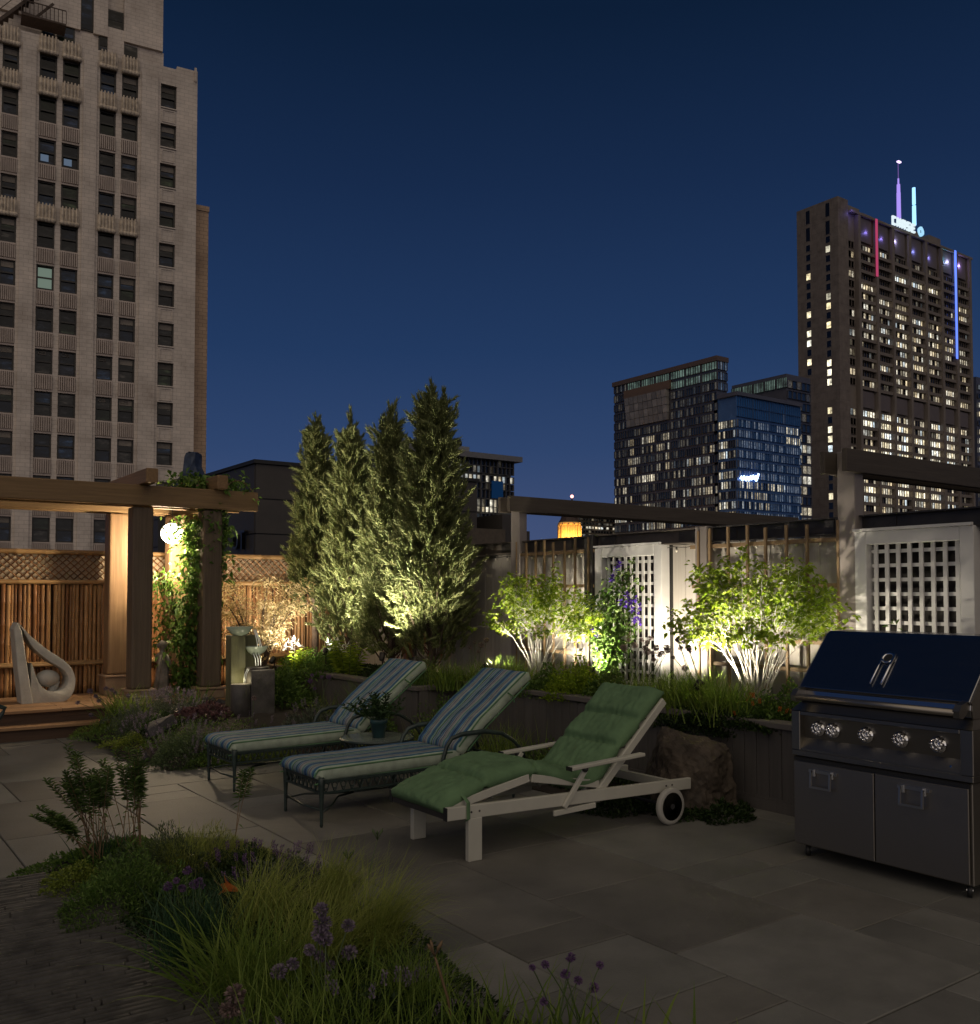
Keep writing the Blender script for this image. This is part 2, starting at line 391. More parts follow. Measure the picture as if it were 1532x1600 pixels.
def panemat(name, cols, s=0):
    m, t, ns, ln, b = nodes(name); oi = ns.new('ShaderNodeObjectInfo')
    r = ramp(ns, [(i/len(cols), c) for i, c in enumerate(cols)], 'CONSTANT'); ln.new(oi.outputs['Random'], r.inputs[0]); ln.new(r.outputs[0], b.inputs['Base Color'])
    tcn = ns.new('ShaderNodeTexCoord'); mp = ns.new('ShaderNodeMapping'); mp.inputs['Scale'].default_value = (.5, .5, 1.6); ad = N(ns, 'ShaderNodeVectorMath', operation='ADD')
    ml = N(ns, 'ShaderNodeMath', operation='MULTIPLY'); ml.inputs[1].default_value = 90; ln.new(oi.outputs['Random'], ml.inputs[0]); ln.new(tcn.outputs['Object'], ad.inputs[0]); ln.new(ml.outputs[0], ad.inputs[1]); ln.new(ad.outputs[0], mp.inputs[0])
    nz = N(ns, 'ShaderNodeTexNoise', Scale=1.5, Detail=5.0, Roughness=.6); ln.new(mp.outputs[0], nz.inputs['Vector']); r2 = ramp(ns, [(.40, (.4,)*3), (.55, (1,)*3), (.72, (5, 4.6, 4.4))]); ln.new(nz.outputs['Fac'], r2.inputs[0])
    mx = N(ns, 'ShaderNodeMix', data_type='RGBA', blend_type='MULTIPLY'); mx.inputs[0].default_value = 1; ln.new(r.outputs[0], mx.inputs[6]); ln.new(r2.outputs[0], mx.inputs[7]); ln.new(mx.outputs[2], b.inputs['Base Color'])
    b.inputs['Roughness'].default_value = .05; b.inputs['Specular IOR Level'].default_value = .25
    return m
M_PANE = panemat('reflection_tinted_pane', [(.010, .014, .022), (.018, .020, .020), (.030, .030, .028), (.012, .022, .045), (.020, .030, .018), (.016, .034, .070), (.010, .011, .013)])  # blue tints and bright streaks paint reflections into the pane colour
M_BLIND = mat('roller_blind', (.16, .14, .12), .7, per=.5)
M_LITROOM = emit('lit_room', (.55, .75, .6), .22)
M_LITROOM2 = emit('lit_room_blue', (.4, .6, .9), .18)
tower = thing('terracotta_tower', 'tall pale terracotta office tower with setback top and paired dark windows', 'building', (tP[0], tP[1], GZ), TA)
colpx = [(-33, -7), (-2, 24), (56.5, 84.5), (93.5, 121), (152, 178), (187, 212.5), (248, 273)]
cols = [(fac(a, 450)[0], fac(b, 450)[0]) for a, b in colpx]
rowz = [fac(261, 132+62.0*k)[1] for k in range(14)]
wh = rowz[0]-fac(261, 168.5)[1]; fl = rowz[0]-rowz[1]
ztop = fac(290, 107)[1]; sL = fac(-140, 450)[0]
MB().box(sL, 0, .7, 26, 0, ztop-.6).obj('wall', M_TERRA, tower)
# piers stand in front of the window plane
pe = [(sL, cols[0][0])]+[(cols[i][1], cols[i+1][0]) for i in range(6)]+[(cols[6][1], 0)]
for i, (a, b) in enumerate(pe):
    wide = b-a > 1.0
    o = MB(); o.box(a, b, 0 if wide else .12, .72, 0, ztop-(0 if i == 7 else .35))
    if wide and i < 7: o.box(a+.25, b-.25, -.16, .02, 0, ztop-1.3)
    if i == 7: o.box(a+1.5, b-.1, -.12, .02, ztop-1.0, ztop+.25)
    o.obj('pier', M_TERRA, tower)
def spandrel(w, h):
    b = MB(); b.box(-w/2, w/2, .2, .45, 0, h)
    n = 8
    for i in range(n):
        x = -w/2+w*(i+.5)/n; b.box(x-w*.03, x+w*.03, -.04, .21, h*.12, h*.9)
    b.box(-w/2, w/2, .1, .21, h*.92, h); b.box(-w/2, w/2, .08, .21, 0, h*.1)
    return b.mesh('spandrel', M_TERRA4)
def ornate(w, h):
    b = MB(); b.box(-w/2, w/2, -.1, .45, h*.08, h*.95)
    for i in range(5):
        x = -w/2+w*(i+.5)/5
        b.tube([(x, -.16, h*.2), (x, -.2, h*.6), (x, -.16, h*1.08)], [.09, .12, .07], 6)
        b.ball((x, -.12, h*.14), .26, 8, 6, (1, .8, .8))
    for i in range(6):
        x = -w/2+w*i/5; b.box(x-.06, x+.06, -.14, -.09, h*.25, h*1.0)
    return b.mesh('balconette', M_TERRA2)
def flatpanel(w, h):
    b = MB(); b.box(-w/2, w/2, .0, .45, 0, h)
    for x0, x1, z0, z1 in ((-.42, .42, .1, .16), (-.42, .42, .8, .86), (-.42, -.36, .16, .8), (.36, .42, .16, .8)):
        b.box(w*x0, w*x1, -.06, .01, h*z0, h*z1)
    b.box(-w/2, w/2, -.12, .01, h*.93, h)
    return b.mesh('inset_panel', M_TERRA)
wm = {}
for ci, (a, b) in enumerate(cols):
    w = b-a; cx = (a+b)/2
    fr = MB()
    fr.box(-w/2, w/2, .28, .5, wh-.12, wh); fr.box(-w/2, w/2, .28, .5, 0, .12); fr.box(-w/2, -w/2+.13, .28, .5, .12, wh-.12); fr.box(w/2-.13, w/2, .28, .5, .12, wh-.12)
    fr.box(-w/2+.13, w/2-.13, .3, .5, wh*.47, wh*.53)
    fm = fr.mesh('window', M_BRONZE)
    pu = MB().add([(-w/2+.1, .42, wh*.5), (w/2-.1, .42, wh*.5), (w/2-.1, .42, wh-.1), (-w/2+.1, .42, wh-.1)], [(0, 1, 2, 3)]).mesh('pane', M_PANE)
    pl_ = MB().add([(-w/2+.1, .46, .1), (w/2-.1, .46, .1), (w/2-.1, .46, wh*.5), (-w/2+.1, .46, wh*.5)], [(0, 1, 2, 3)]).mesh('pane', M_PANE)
    bl = MB().box(-w/2+.14, w/2-.14, .36, .39, wh*.72, wh-.12).mesh('blind', M_BLIND)
    lit = MB().box(-w/2+.15, w/2-.15, .395, .41, wh*.1, wh*.9).mesh('pane', M_LITROOM)
    lit2 = MB().box(-w/2+.2, w*.1, .395, .41, wh*.15, wh*.42).mesh('pane', M_LITROOM2)
    ve = MB()
    for x0, x1, z0, z1 in ((-.3, .12, .94, .96), (-.3, .12, .84, .86), (-.3, -.27, .84, .96), (.09, .12, .84, .96), (-.1, -.08, .84, .96), (-.08, .1, .9, .915)):
        ve.box(w*x0, w*x1, .33, .41, wh*(z0-.06), wh*(z1-.06))
    vm = ve.mesh('window_vent', M_BLIND)
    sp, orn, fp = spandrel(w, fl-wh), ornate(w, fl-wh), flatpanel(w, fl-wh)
    for k, z in enumerate(rowz):
        f = link('window', fm, tower, (cx, 0, z-wh))
        link('pane', pu, f); link('pane', pl_, f)
        if (ci, k) in ((2, 5),): link('pane', lit, f)
        elif (ci, k) in ((1, 10), (2, 2), (3, 2), (2, 12)): link('pane', lit2, f)
        elif (ci*7+k*5) % 5 in (0, 2): link('blind', bl, f, sc=None)
        if (ci, k) in ((1, 7), (2, 7), (3, 7), (4, 7), (4, 8), (5, 8)): link('vent', vm, f)
        if k < 13:
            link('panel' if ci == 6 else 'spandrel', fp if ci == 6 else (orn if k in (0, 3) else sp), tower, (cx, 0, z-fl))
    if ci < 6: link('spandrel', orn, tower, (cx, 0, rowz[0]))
    else: MB().box(a, b, .0, .5, rowz[0], ztop-.3).obj('panel', M_TERRA, tower)
# wing and setback top
s2 = fac(325, 450, 1.0)[0]
MB().box(0.01, s2, 1.0, 22, 0, fac(318, 324, 1.0)[1]).box(.01, s2+.05, .9, 22, fac(318, 330, 1.0)[1], fac(318, 322, 1.0)[1]).obj('wing', M_TERRA3, tower)
sR = fac(255, 60, 5.0)[0]; zb = ztop-2
o = MB(); o.box(sL, sR, 5.6, 24, zb, zb+30)
upw = [(169.5, 195, 12, 46), (128, 148.5, -60, 43), (66, 87, 30, 62), (90, 118, 38, 75), (155, 177, 55, 88), (185, 216, 68, 100)]
MB().box(sL, sR+.12, 5.3, 24.1, zb, fac(250, 79, 5)[1]).obj('base_course', M_TERRA, tower)
o.obj('setback_wall', M_TERRA, tower)
xs = sorted([(fac(a, b1, 5.0)[0], fac(b, b1, 5.0)[0]) for a, b, b1, b2 in upw[:2]])
edges = [sL]+[v for q in xs for v in q]+[sR]
for i in range(0, len(edges), 2): MB().box(edges[i], edges[i+1], 5.0, 5.62, fac(250, 79, 5)[1], zb+30).obj('pier', M_TERRA, tower)
for a, b, y0, y1 in upw:
    s0, z1 = fac(a, y0, 4.9); s1, _ = fac(b, y0, 4.9); z0 = fac((a+b)/2, y1, 4.9)[1]; z1 = fac((a+b)/2, y0, 4.9)[1]
    f = MB().box(s0, s1, 5.2 if a in (66,90,155,185) else 5.45, 5.59, z0, z1).obj('window', M_BRONZE, tower)
    q = 5.19 if a in (66, 90, 155, 185) else 5.44
    MB().box(s0+.12, s1-.12, q-.02, q+.0, z0+.12, (z0+z1)/2-.05).obj('pane', M_PANE, f); MB().box(s0+.12, s1-.12, q-.02, q, (z0+z1)/2+.05, z1-.12).obj('pane', M_PANE, f)
s0, z0 = fac(169, 62, 4.9); s1, z1 = fac(195, 46, 4.9)
MB().box(xs[1][0] if len(xs) > 1 else s0, s1, 5.05, 5.6, z0-1.2, z1-.05).obj('panel', M_TERRA, tower)
# fire stair at the top left
st = MB()
A = fac(-5, 22, 3.9); B = fac(30, 5, 3.9)
def q3(px, py, off): s, z = fac(px, py, off); return (s, off, z)
for off in (3.4, 4.4):
    st.bar(q3(-10, 38, off), q3(62, -14, off), .12, .25); st.bar(q3(58, 26, off), q3(84, 6, off), .1, .2); st.bar(q3(-10, 22, off), q3(50, -25, off), .05, .05); st.bar(q3(34, 18, off), q3(60, 27, off), .1, .12)
for i in range(9):
    px = -6+i*8; py = 36-i*5.8
    p = q3(px, py, 3.4); st.box(p[0]-.2, p[0]+.2, 3.4, 4.4, p[2]-.03, p[2]+.03)
p = q3(34, 20, 3.3); p2 = q3(104, 22, 3.3); st.box(p[0], p2[0], 3.2, 5, p[2]-.15, p[2])
for i in range(12):
    x = p[0]+(p2[0]-p[0])*i/11; st.box(x-.03, x+.03, 3.2, 3.26, p[2], p[2]+1.1)
st.box(p[0], p2[0], 3.18, 3.24, p[2]+1.1, p[2]+1.18)
st.obj('fire_stair', mat('rusty_iron', (.06, .04, .03), .7, var=.6), tower)

# ---------------------------------------------------------------- dark rooftop penthouse with panels, letters on its side
M_DARKP = mat('dark_panel', (.056, .050, .044), .55, var=.12, scale=2, per=.10)
M_DARKP2 = mat('dark_flashing', (.02, .02, .02), .6)
pc = gd(400, 718, 30.0); Yp = pc[1]; Xp = pc[0]; ph = thing('rooftop_penthouse', 'dark brown panelled windowless rooftop box behind the bamboo fence', 'building', (Xp, Yp, GZ))
xr = gy(746, 748, Yp)[0]-Xp; ztp = pc[2]-GZ; yb = 14.0
MB().box(.05, xr, .05, yb, 0, ztp-.05).obj('core', M_DARKP2, ph)
zr = [0, gd(400, 834, 30)[2]-GZ, gd(400, 779, 30)[2]-GZ, ztp-.12]
ncx = 5
for i in range(ncx):
    for k in range(3):
        link('panel', MB().box(xr*i/ncx+.015, xr*(i+1)/ncx-.015, 0, .06, zr[k]+.02, zr[k+1]-.02).mesh('panel', M_DARKP), ph)
for i in range(3):
    for k in range(3):
        MB().box(0-.01, .06, .06+yb*i/3+.015, yb*(i+1)/3-.015, zr[k]+.02, zr[k+1]-.02).obj('panel', M_DARKP, ph)
MB().box(-.08, xr+.05, -.08, yb+.05, ztp-.12, ztp).obj('roof_edge', M_DARKP2, ph)
M_LETTER = plain('black_letter', (.012, .012, .014), .35)
for ch, px, sz in (('O', 370.0, .62), ('T', 380.5, .78)):
    p = gx(px, 859, Xp)
    o = link('letter', text_mesh(ch, sz*1.15, .06, M_LETTER), ph, (-.12, p[1]-Yp, p[2]-GZ), (math.pi/2, 0, -math.pi/2))
# parapets stepping down to its right
pr = thing('parapet_block', 'low dark roof parapet with a small box on its right end beyond the fence', 'building', (xr+Xp, Yp, GZ))
a = gy(722, 826, Yp-.3)[0]-xr-Xp; bq = gy(790, 826, Yp-.3)[0]-xr-Xp; c = gy(820, 806, Yp)[0]-xr-Xp
MB().box(a, bq, -.3, 3, 0, gy(760, 826, Yp-.3)[2]-GZ).obj('wall', mat('brown_parapet', (.085, .068, .05), .7), pr)
MB().box(bq+.01, c, -.1, 4, 0, gy(806, 805, Yp)[2]-GZ).box(c+.01, c+.25, 0, 4, 0, gy(825, 830, Yp)[2]-GZ).obj('end_box', M_DARKP, pr)

# the dark blue shape above the pergola: an old roof ornament under a tarpaulin
fo = gd(300, 760, 25.0); fn = thing('roof_finial', 'dark blue tapered roof ornament rising behind the pergola beam by the terracotta tower', 'finial', (fo[0], fo[1], fo[2]-1.0), -YAW)
pxm = 25.0/1480
rings = []
for x0, x1, y in ((-34, 24, 792), (-30, 24, 768), (-24, 22, 752), (-15, 20, 742), (-12, 14, 730), (-11, 13, 716), (-8, 13, 710), (-6, 12, 708)):
    rr = []
    for k in range(14):
        a = 2*math.pi*k/14; w = 1+.12*math.sin(5*a+y)
        rr.append((((x0+x1)/2+(x1-x0)/2*math.cos(a)*w)*pxm, math.sin(a)*.30*w, (760-y)*pxm+1.0))
    rings.append(rr)
MB().loft(rings).obj('ornament', mat('blue_tarpaulin', (.035, .05, .085), .6, var=.5, scale=5, bump=.4, bscale=8), fn)
MB().box(-.7, .5, -.5, .5, -60, .55).obj('plinth', M_DARKP2, fn)

# ---------------------------------------------------------------- glass office block behind the conifers
M_MULL = mat('grey_mullion', (.10, .10, .105), .5, var=.1)
M_GLD = officelight('glass_dim', .35, .03, .35, scale=1.2)
M_GLB = officelight('glass_bright', .9, .25, 2.2, scale=1.3)
M_GLK = officelight('glass_dark', .03, .02, .1)
def block(name, label, px0, px1, pytop, fwd, depth, wallmat, ytest=700):
    """a building whose front (facing -y) spans px0..px1; returns root, width, front Y, top height"""
    P = gd(px0, pytop, fwd); Xr = gy(px1, pytop, P[1])[0]
    r = thing(name, label, 'building', (P[0], P[1], GZ))
    MB().box(0, Xr-P[0], .8, depth, 0, P[2]-GZ).obj('wall', wallmat, r)
    return r, Xr-P[0], P
M_CONC = mat('city_concrete', (.115, .105, .10), .8, var=.15, scale=.3)
ob_, w_, P_ = block('glass_office', 'mid-rise glass office with lit floors and roof overhang behind the tall conifers', 642, 803, 708, 150, 30, M_MULL)
for k, (y0, y1, me_, n) in enumerate(((714, 724, M_GLK, 14), (725, 735, M_GLD, 14), (740, 749, M_GLB, 10), (752, 760, M_GLD, 10), (763, 775, M_GLK, 10), (778, 788, M_GLB, 10), (790, 797, M_GLB, 10), (801, 815, M_GLD, 10), (816, 828, M_GLD, 10))):
    cxp = 722; z0 = gy(cxp, y1+1, P_[1])[2]-GZ; z1 = gy(cxp, y0-1, P_[1])[2]-GZ
    me = winmesh('window', w_/6-.1, z1-z0, 4, 1, [M_MULL, me_], .1)
    for i in range(6): link('window', me, ob_, (w_*(i+.5)/6, 0, z0))
z0 = gy(722, 708, P_[1])[2]-GZ
MB().box(-1, w_+1.0, -1.2, 30, z0-.7, z0+.2).obj('roof', mat('roof_metal', (.16, .16, .17), .5), ob_)
MB().box(w_*.05, w_*.72, 5, 14, z0+.2, z0+2.1).obj('plant_room', mat('pale_metal', (.22, .23, .25), .5), ob_)
MB().ball((w_*.62, 6, z0+2.6), 1.0, 10, 6).obj('dome_light', M_DARKP2, ob_)
MB().box(w_*.77, w_*.885, -.15, .2, gy(722, 775, P_[1])[2]-GZ, gy(722, 747, P_[1])[2]-GZ).obj('blue_panel', plain('blue_glass', (.01, .09, .30), .2), ob_)

# ---------------------------------------------------------------- far floodlit cupola and the low offices beside it
P = gd(890, 842, 300); cu = thing('floodlit_cupola', 'small floodlit golden cupola with dark pointed roof and red lamp', 'tower', (P[0], P[1], P[2])); cu.scale = (.714,)*3
M_GOLD = mat('gold_stone', (.55, .38, .16), .6)
b = MB().lathe([(5.0, -60), (5.0, 0), (5.2, .3), (4.7, .6), (4.7, 6.0), (5.2, 6.3), (5.2, 7.0), (4.6, 7.4)], 12)
for k in range(12):
    a = 2*math.pi*(k+.5)/12; b.tube([(5.0*math.cos(a), 5.0*math.sin(a), .3), (5.0*math.cos(a), 5.0*math.sin(a), 6.2)], .35, 6)
b.obj('drum', M_GOLD, cu)
MB().lathe([(4.8, 7.41), (4.0, 8.6), (3.0, 11.6), (1.2, 14.0), (.5, 15.0)], 12).obj('roof', mat('copper_roof', (.05, .03, .025), .6), cu)
MB().lathe([(.5, 15.01), (.3, 18.2)], 8, (1.6, 0, 0)).obj('spire', M_DARKP2, cu)
MB().ball((1.6, 0, 19.0), .75, 10, 8).obj('red_lamp', emit('aviation_red', (1, .45, .38), 3), cu)
for dx, dy in ((-5.5, -2.5), (-3, -5), (1.5, -5.5), (4.5, -4)):
    l_ = lamp('floodlight', 'POINT', (dx/.714, dy/.714, -.3), 2600, (1, .52, .13), None, size=.5); l_.parent = cu
ob2, w2, P2 = block('low_office', 'low grey office with ribbon windows under the left timber beam, right of the cupola', 906, 975, 786, 340, 4, M_CONC)
for k in range(9):
    y0 = 792+6.2*k+ (0 if k < 9 else 0); z0 = gy(930, y0+3.6, P2[1])[2]-GZ; z1 = gy(930, y0, P2[1])[2]-GZ
    me = winmesh('window', w2/3-.3, z1-z0, 5, 1, [M_MULL, M_GLD if k not in (5, 7) else M_GLB], .08)
    for i in range(3): link('window', me, ob2, (w2*(i+.5)/3, .05, z0))

# ---------------------------------------------------------------- stepped glass tower
M_NB = mat('dark_spandrel', (.085, .085, .105), .35, var=.12, scale=.3)
M_NBB = mat('sky_tinted_spandrel', (.06, .125, .29), .25, var=.15, scale=.3)  # blue of this spandrel and the blue glass below stands in for reflected sky
M_GBLUE = officelight('sky_tinted_glass_dim', .8, .03, .32, glass=(.025, .10, .28), tint=((.55, .75, 1), (.9, .95, 1)), scale=1.3)
M_GBLUED = officelight('sky_tinted_glass_dark', .02, .02, .1, glass=(.015, .11, .34))
M_GNAVY = officelight('navy_glass', .4, .02, .14, glass=(.02, .042, .095))
M_GHALF = officelight('half_lit_glass', .58, .05, .85, glass=(.012, .022, .05), scale=1.4)
M_GFULL = officelight('full_lit_glass', .95, .18, 1.9, glass=(.006, .010, .02), scale=1.4, tint=((1, .86, .58), (1, .96, .82)))
M_GGREEN = officelight('green_glass', 1.0, .16, .34, tint=((.55, .85, .7), (.6, .9, .75)), scale=.3)
NP = gd(1152, 640, 300); X0, Y0 = NP[0], NP[1]
nb = thing('stepped_glass_tower', 'broad stepped glass tower with blue right face and scattered lit offices', 'building', (X0, Y0, GZ))
def zx(py): return gx(1121, py, X0)[2]-GZ
yA = gx(958, 700, X0)[1]-Y0; yB = gx(1121, 700, X0)[1]-Y0        # along +y from the near corner
xR = gy(1254, 700, Y0)[0]-X0
ztA = gx(1121, 555, X0)[2]-GZ; ztL = gx(1152, 611, X0)[2]-GZ
MB().box(.9, xR, .9, yB+2, 0, ztL-.3).obj('wall', M_NBB, nb)
xT = gy(1138, 600, Y0+yB)[0]-X0
MB().box(.9, xT, yB+.5, yA, 0, ztA-.3).obj('tall_wall', M_NB, nb)
MB().box(-.15, xT+.2, yB-.2, yA+.2, ztA-1.6, ztA).obj('roof_edge', mat('brown_coping', (.10, .07, .06), .6), nb)
MB().box(-.15, xR+.2, -.2, yB-.25, ztL-1.2, ztL).obj('roof_edge', M_NB, nb)
# rows on the left face: image height of each row at x=1121, one floor every 16 px
def nbrow(y): return zx(y)
fh = zx(700)-zx(716)
nbay = 7; bw_ = (yA-yB)/nbay
V_ = {}
def wv(key, w, h, nx, nz, pm, mm=M_NB):
    if key not in V_: V_[key] = winmesh('window', w, h, nx, nz, [mm, pm], .09, .1, .3)
    return V_[key]
rows = [556+9, 574+5]+[590+16.3*i for i in range(16)]
for ri in range(17):
    ytop = 563+16.3*ri; z1 = zx(ytop); z0 = z1-fh*.74
    for c_ in range(nbay):
        yy = yB+bw_*(c_+.5)
        if ri <= 1: key = 'green' if c_ < (6 if ri == 0 else 3) else 'navy'
        elif ri <= 4: key = 'screen' if 2 < c_ < 6 else 'navy'
        elif ri == 5: key = 'navy'
        elif ri <= 7: key = 'half' if 2 < c_ < 6 else 'navy'
        else: key = 'half' if RNG.random() < .55 else ('navy' if RNG.random() < .75 else 'full')
        if key == 'screen': continue
        pm = {'green': M_GGREEN, 'navy': M_GNAVY, 'half': M_GHALF, 'full': M_GFULL}[key]
        link('window', wv('L'+key, bw_-.6, fh*.74, 6, 1, pm), nb, (.4, yy, z0), (0, 0, -math.pi/2))
# the big tilted screen of reflective panels
scn = MB(); 
y0s, y1s = yB+bw_*3.05, yB+bw_*5.95; zs0 = zx(640); zs1 = zx(590)
sm = mat('screen_panel', (.20, .19, .18), .25, var=.3, scale=.25, per=.25)
nxp, nzp = 9, 4
for i in range(nxp):
    for k in range(nzp):
        ya, yb2 = y0s+(y1s-y0s)*i/nxp, y0s+(y1s-y0s)*(i+1)/nxp; za, zb2 = zs0+(zs1-zs0)*k/nzp, zs0+(zs1-zs0)*(k+1)/nzp
        xa, xb = -.2-1.2*k/nzp, -.2-1.2*(k+1)/nzp
        MB().add([(xa, ya+.1, za+.08), (xa, yb2-.1, za+.08), (xb, yb2-.1, zb2-.08), (xb, ya+.1, zb2-.08), (.5, ya+.1, za+.08), (.5, yb2-.1, za+.08), (.5, yb2-.1, zb2-.08), (.5, ya+.1, zb2-.08)],
            [(0, 1, 2, 3), (4, 7, 6, 5), (0, 4, 5, 1), (1, 5, 6, 2), (2, 6, 7, 3), (3, 7, 4, 0)]).obj('screen_panel', sm, nb)
MB().box(-.6, .5, y0s-1, y1s+1, zs1+.1, zs1+3.0).obj('screen_hood', mat('brown_hood', (.13, .085, .06), .6), nb)
# -y end of the tall part
for ri in range(3):
    z1 = zx(563+16.3*ri); link('window', wv('endT', xT-1.0, fh*.8, 4, 1, M_GBLUE), nb, (xT/2+.2, yB, z1-fh*.8))
# the right (blue) face and the corner bay
for ri in range(16):
    y_ = 622+16.0*ri; z1 = gy(1152, y_, Y0)[2]-GZ; z0 = z1-fh*.70
    for c_ in range(4):
        xx = xR*(c_+.5)/4; key = 'bd' if ri < 2 else ('bl' if (c_ != 3 or ri not in (2, 3)) else 'full')
        if ri == 8 and c_ in (0, 1, 2): key = 'full' if c_ != 1 else 'half'
        if ri in (9, 10) and c_ < 2: key = 'half'
        pm = {'bd': M_GBLUED, 'bl': M_GBLUE, 'full': M_GFULL, 'half': M_GHALF}[key]
        link('window', wv('R'+key, xR/4-.5, fh*(.7 if ri > 1 else .95), 7, 1, pm, M_NBB), nb, (xx, .38, z0))
    if ri >= 2:
        for yy, wq in ((yB*.25, 'half'), (yB*.75, 'full' if ri % 3 else 'half')):
            link('window', wv('C'+wq, yB*.5-.3, fh*.7, 4, 1, M_GFULL if wq == 'full' else M_GHALF), nb, (.38, yy, z0), (0, 0, -math.pi/2))
# lit sign low on the blue face
p = gy(1156, 752, Y0); b = MB()
b.tube([(.45*k, -.35, 1.2+.75*math.sin(k*1.9)+.05*k) for k in range(19)], .34, 6).tube([(7.6, -.35, 1.0), (8.3, -.35, 2.0), (8.9, -.35, 3.4)], .34, 6)
b.obj('lit_sign', emit('sign_blue', (.45, .62, 1), 4), nb, loc=(p[0]-X0, 0, p[2]-GZ-.4))
# twin slab behind
X2 = gx(1231, 583, X0+28)[0]; y2 = gx(1231, 700, X2)[1]-Y0; y2e = gx(1142, 700, X2)[1]-Y0; zt2 = gx(1231, 582, X2)[2]-GZ; xe = gy(1271, 700, Y0+y2)[0]-X0
MB().box(X2-X0+.9, xe, y2+.9, y2e, 0, zt2).obj('rear_wall', M_NB, nb)
hh = gx(1231, 583, X2)[2]-gx(1231, 599.5, X2)[2]
for c_ in range(5):
    yy = y2+(y2e-y2)*(c_+.5)/5; link('window', wv('G2', (y2e-y2)/5-.6, hh*.95, 6, 1, M_GGREEN), nb, (X2-X0+.4, yy, zt2-hh*1.3), (0, 0, -math.pi/2))
for ri in range(15):
    z = zt2-hh*(1.35+ri); key = 'Egr' if ri < 5 else ('Ehf' if ri % 3 else 'Efl'); pm = M_GGREEN if ri < 0 else (M_GNAVY if ri < 5 else (M_GHALF if ri % 3 else M_GFULL))
    link('window', wv(key, xe-X2+X0-1.6, hh*.75, 5, 1, pm), nb, ((X2-X0+xe)/2+.3, y2+.35, z))

# ---------------------------------------------------------------- concrete slab tower with the lit name on its roof
M_SLAB = brickmat('slab_concrete', (.18, .15, .128), (.175, .145, .125), (.145, .122, .106), 4.0, 3.9, msz=.12)
M_FRAME = mat('tower_frame', (.17, .143, .124), .7, var=.12, scale=.15)
Yf = gd(1342, 600, 390)[1]
XL = gy(1343, 600, Yf)[0]; Zr = lambda py: gy(1360, py, Yf)[2]-GZ
sb = thing('slab_tower', 'tall brown concrete office tower with lit windows, two roof masts and lit name on top', 'building', (XL, Yf, GZ))
piers = [gy(p, 600, Yf)[0]-XL for p in (1346.8, 1374.6, 1399.8, 1426.2, 1451.3, 1475.7, 1498.4, 1520)]
zroof = gy(1342, 331.5, Yf)[2]-GZ; wB = piers[-1]+1.5
MB().box(-4, wB-.1, 2.0, 26, 0, zroof-.5).obj('core', M_FRAME, sb)
M_PURP = mat('purple_washed_pier', (.14, .12, .13), .7)
for i, x in enumerate(piers): MB().box(x-.85, x+.85, 0, 2.1, 0, zroof-(0 if i else .2)).obj('pier', M_FRAME, sb)
MB().box(-4, wB+.4, -.1, 26, zroof-.9, zroof+.1).obj('roof_edge', M_FRAME, sb)
pyrow = [383.6+15.03*i for i in range(15)]+[641+14.75*i for i in range(17)]
bayw = np.diff(piers)-1.7; fh2 = Zr(400)-Zr(415.03)
SV = {}
def sv(key, w, nx=6, pm=None):
    k = (key, round(w, 1), nx)
    if k not in SV: SV[k] = winmesh('window', w, fh2*.68, nx, 1, [M_FRAME, pm], .17, .0, .35)
    return SV[k]
M_TLD = officelight('tower_dark', .14, .04, .5, glass=(.006, .007, .010), scale=.9)
M_TLH = officelight('tower_half', .62, .12, 1.8, glass=(.006, .007, .010), scale=.9)
M_TLM = officelight('tower_most', .9, .3, 2.1, glass=(.006, .007, .010), scale=.8)
M_TLB = officelight('tower_bright', .95, .8, 3.4, glass=(.006, .007, .010), scale=.8, tint=((1, .84, .52), (1, .95, .78)))
TL = {'d': M_TLD, 'h': M_TLH, 'm': M_TLM, 'b': M_TLB}
pat = ['hhddddd', 'ddddddd', 'ddbbbdd', 'dddhddh', 'mddddhm', 'hmmdhdd', 'hmbmhdd', 'hhhmmhd', 'hmmhmmh', 'hmmmmhm', 'ddmmhdh', 'ddmmmdh', 'dmmdddh', 'ddmmdmd', 'hdhmhmm',
       'bbbhmmh', 'bbbhhmh', 'hbbbbmh', 'hbbbbbh', 'bbbbbbh', 'bbbbmmh', 'hhhhhdd', 'mmbhmhd', 'bmbbbmh', 'mhmmmmh', 'hmhmhhd', 'mmbhmhd', 'bmbbbmh', 'mhmmmmh', 'hmhmhhd', 'mmbhmhd', 'hmhmhhd']
for r_, py in enumerate(pyrow):
    z1 = Zr(py); z0 = z1-fh2*.68
    MB().box(piers[0], piers[-1], .5, 2.05, z0-fh2*.32, z0).obj('spandrel', M_FRAME, sb)
    for c_ in range(7):
        k = pat[r_][c_]; link('window', sv(k, bayw[c_], 6, TL[k]), sb, ((piers[c_]+piers[c_+1])/2, 1.6, z0))
    if r_ % 1 == 0:
        k = 'dhdhdd'[r_ % 6]; link('window', sv(k+'n', 4.0, 2, TL[k]), sb, (piers[0]-3.6, 1.65, z0))
# mechanical storeys: blank louvred panels
zt_, zb_ = zroof-1.0, Zr(381); zt2_, zb2_ = Zr(611), Zr(638)
M_LOUV = mat('louvre_panel', (.12, .10, .10), .6, var=.08, scale=.3)
for c_ in range(7):
    for (za, zb3) in ((zb_, zt_), (zb2_, zt2_)):
        x0, x1 = piers[c_]+.9, piers[c_+1]-.9; w = x1-x0
        o = MB().box(x0, x0+w*.80, .9, 2.05, za+.3, zb3-.3); o.box(x0+w*.80, x1, 1.7, 2.05, za+.3, zb3-.3); o.obj('louvre_panel', M_LOUV, sb)
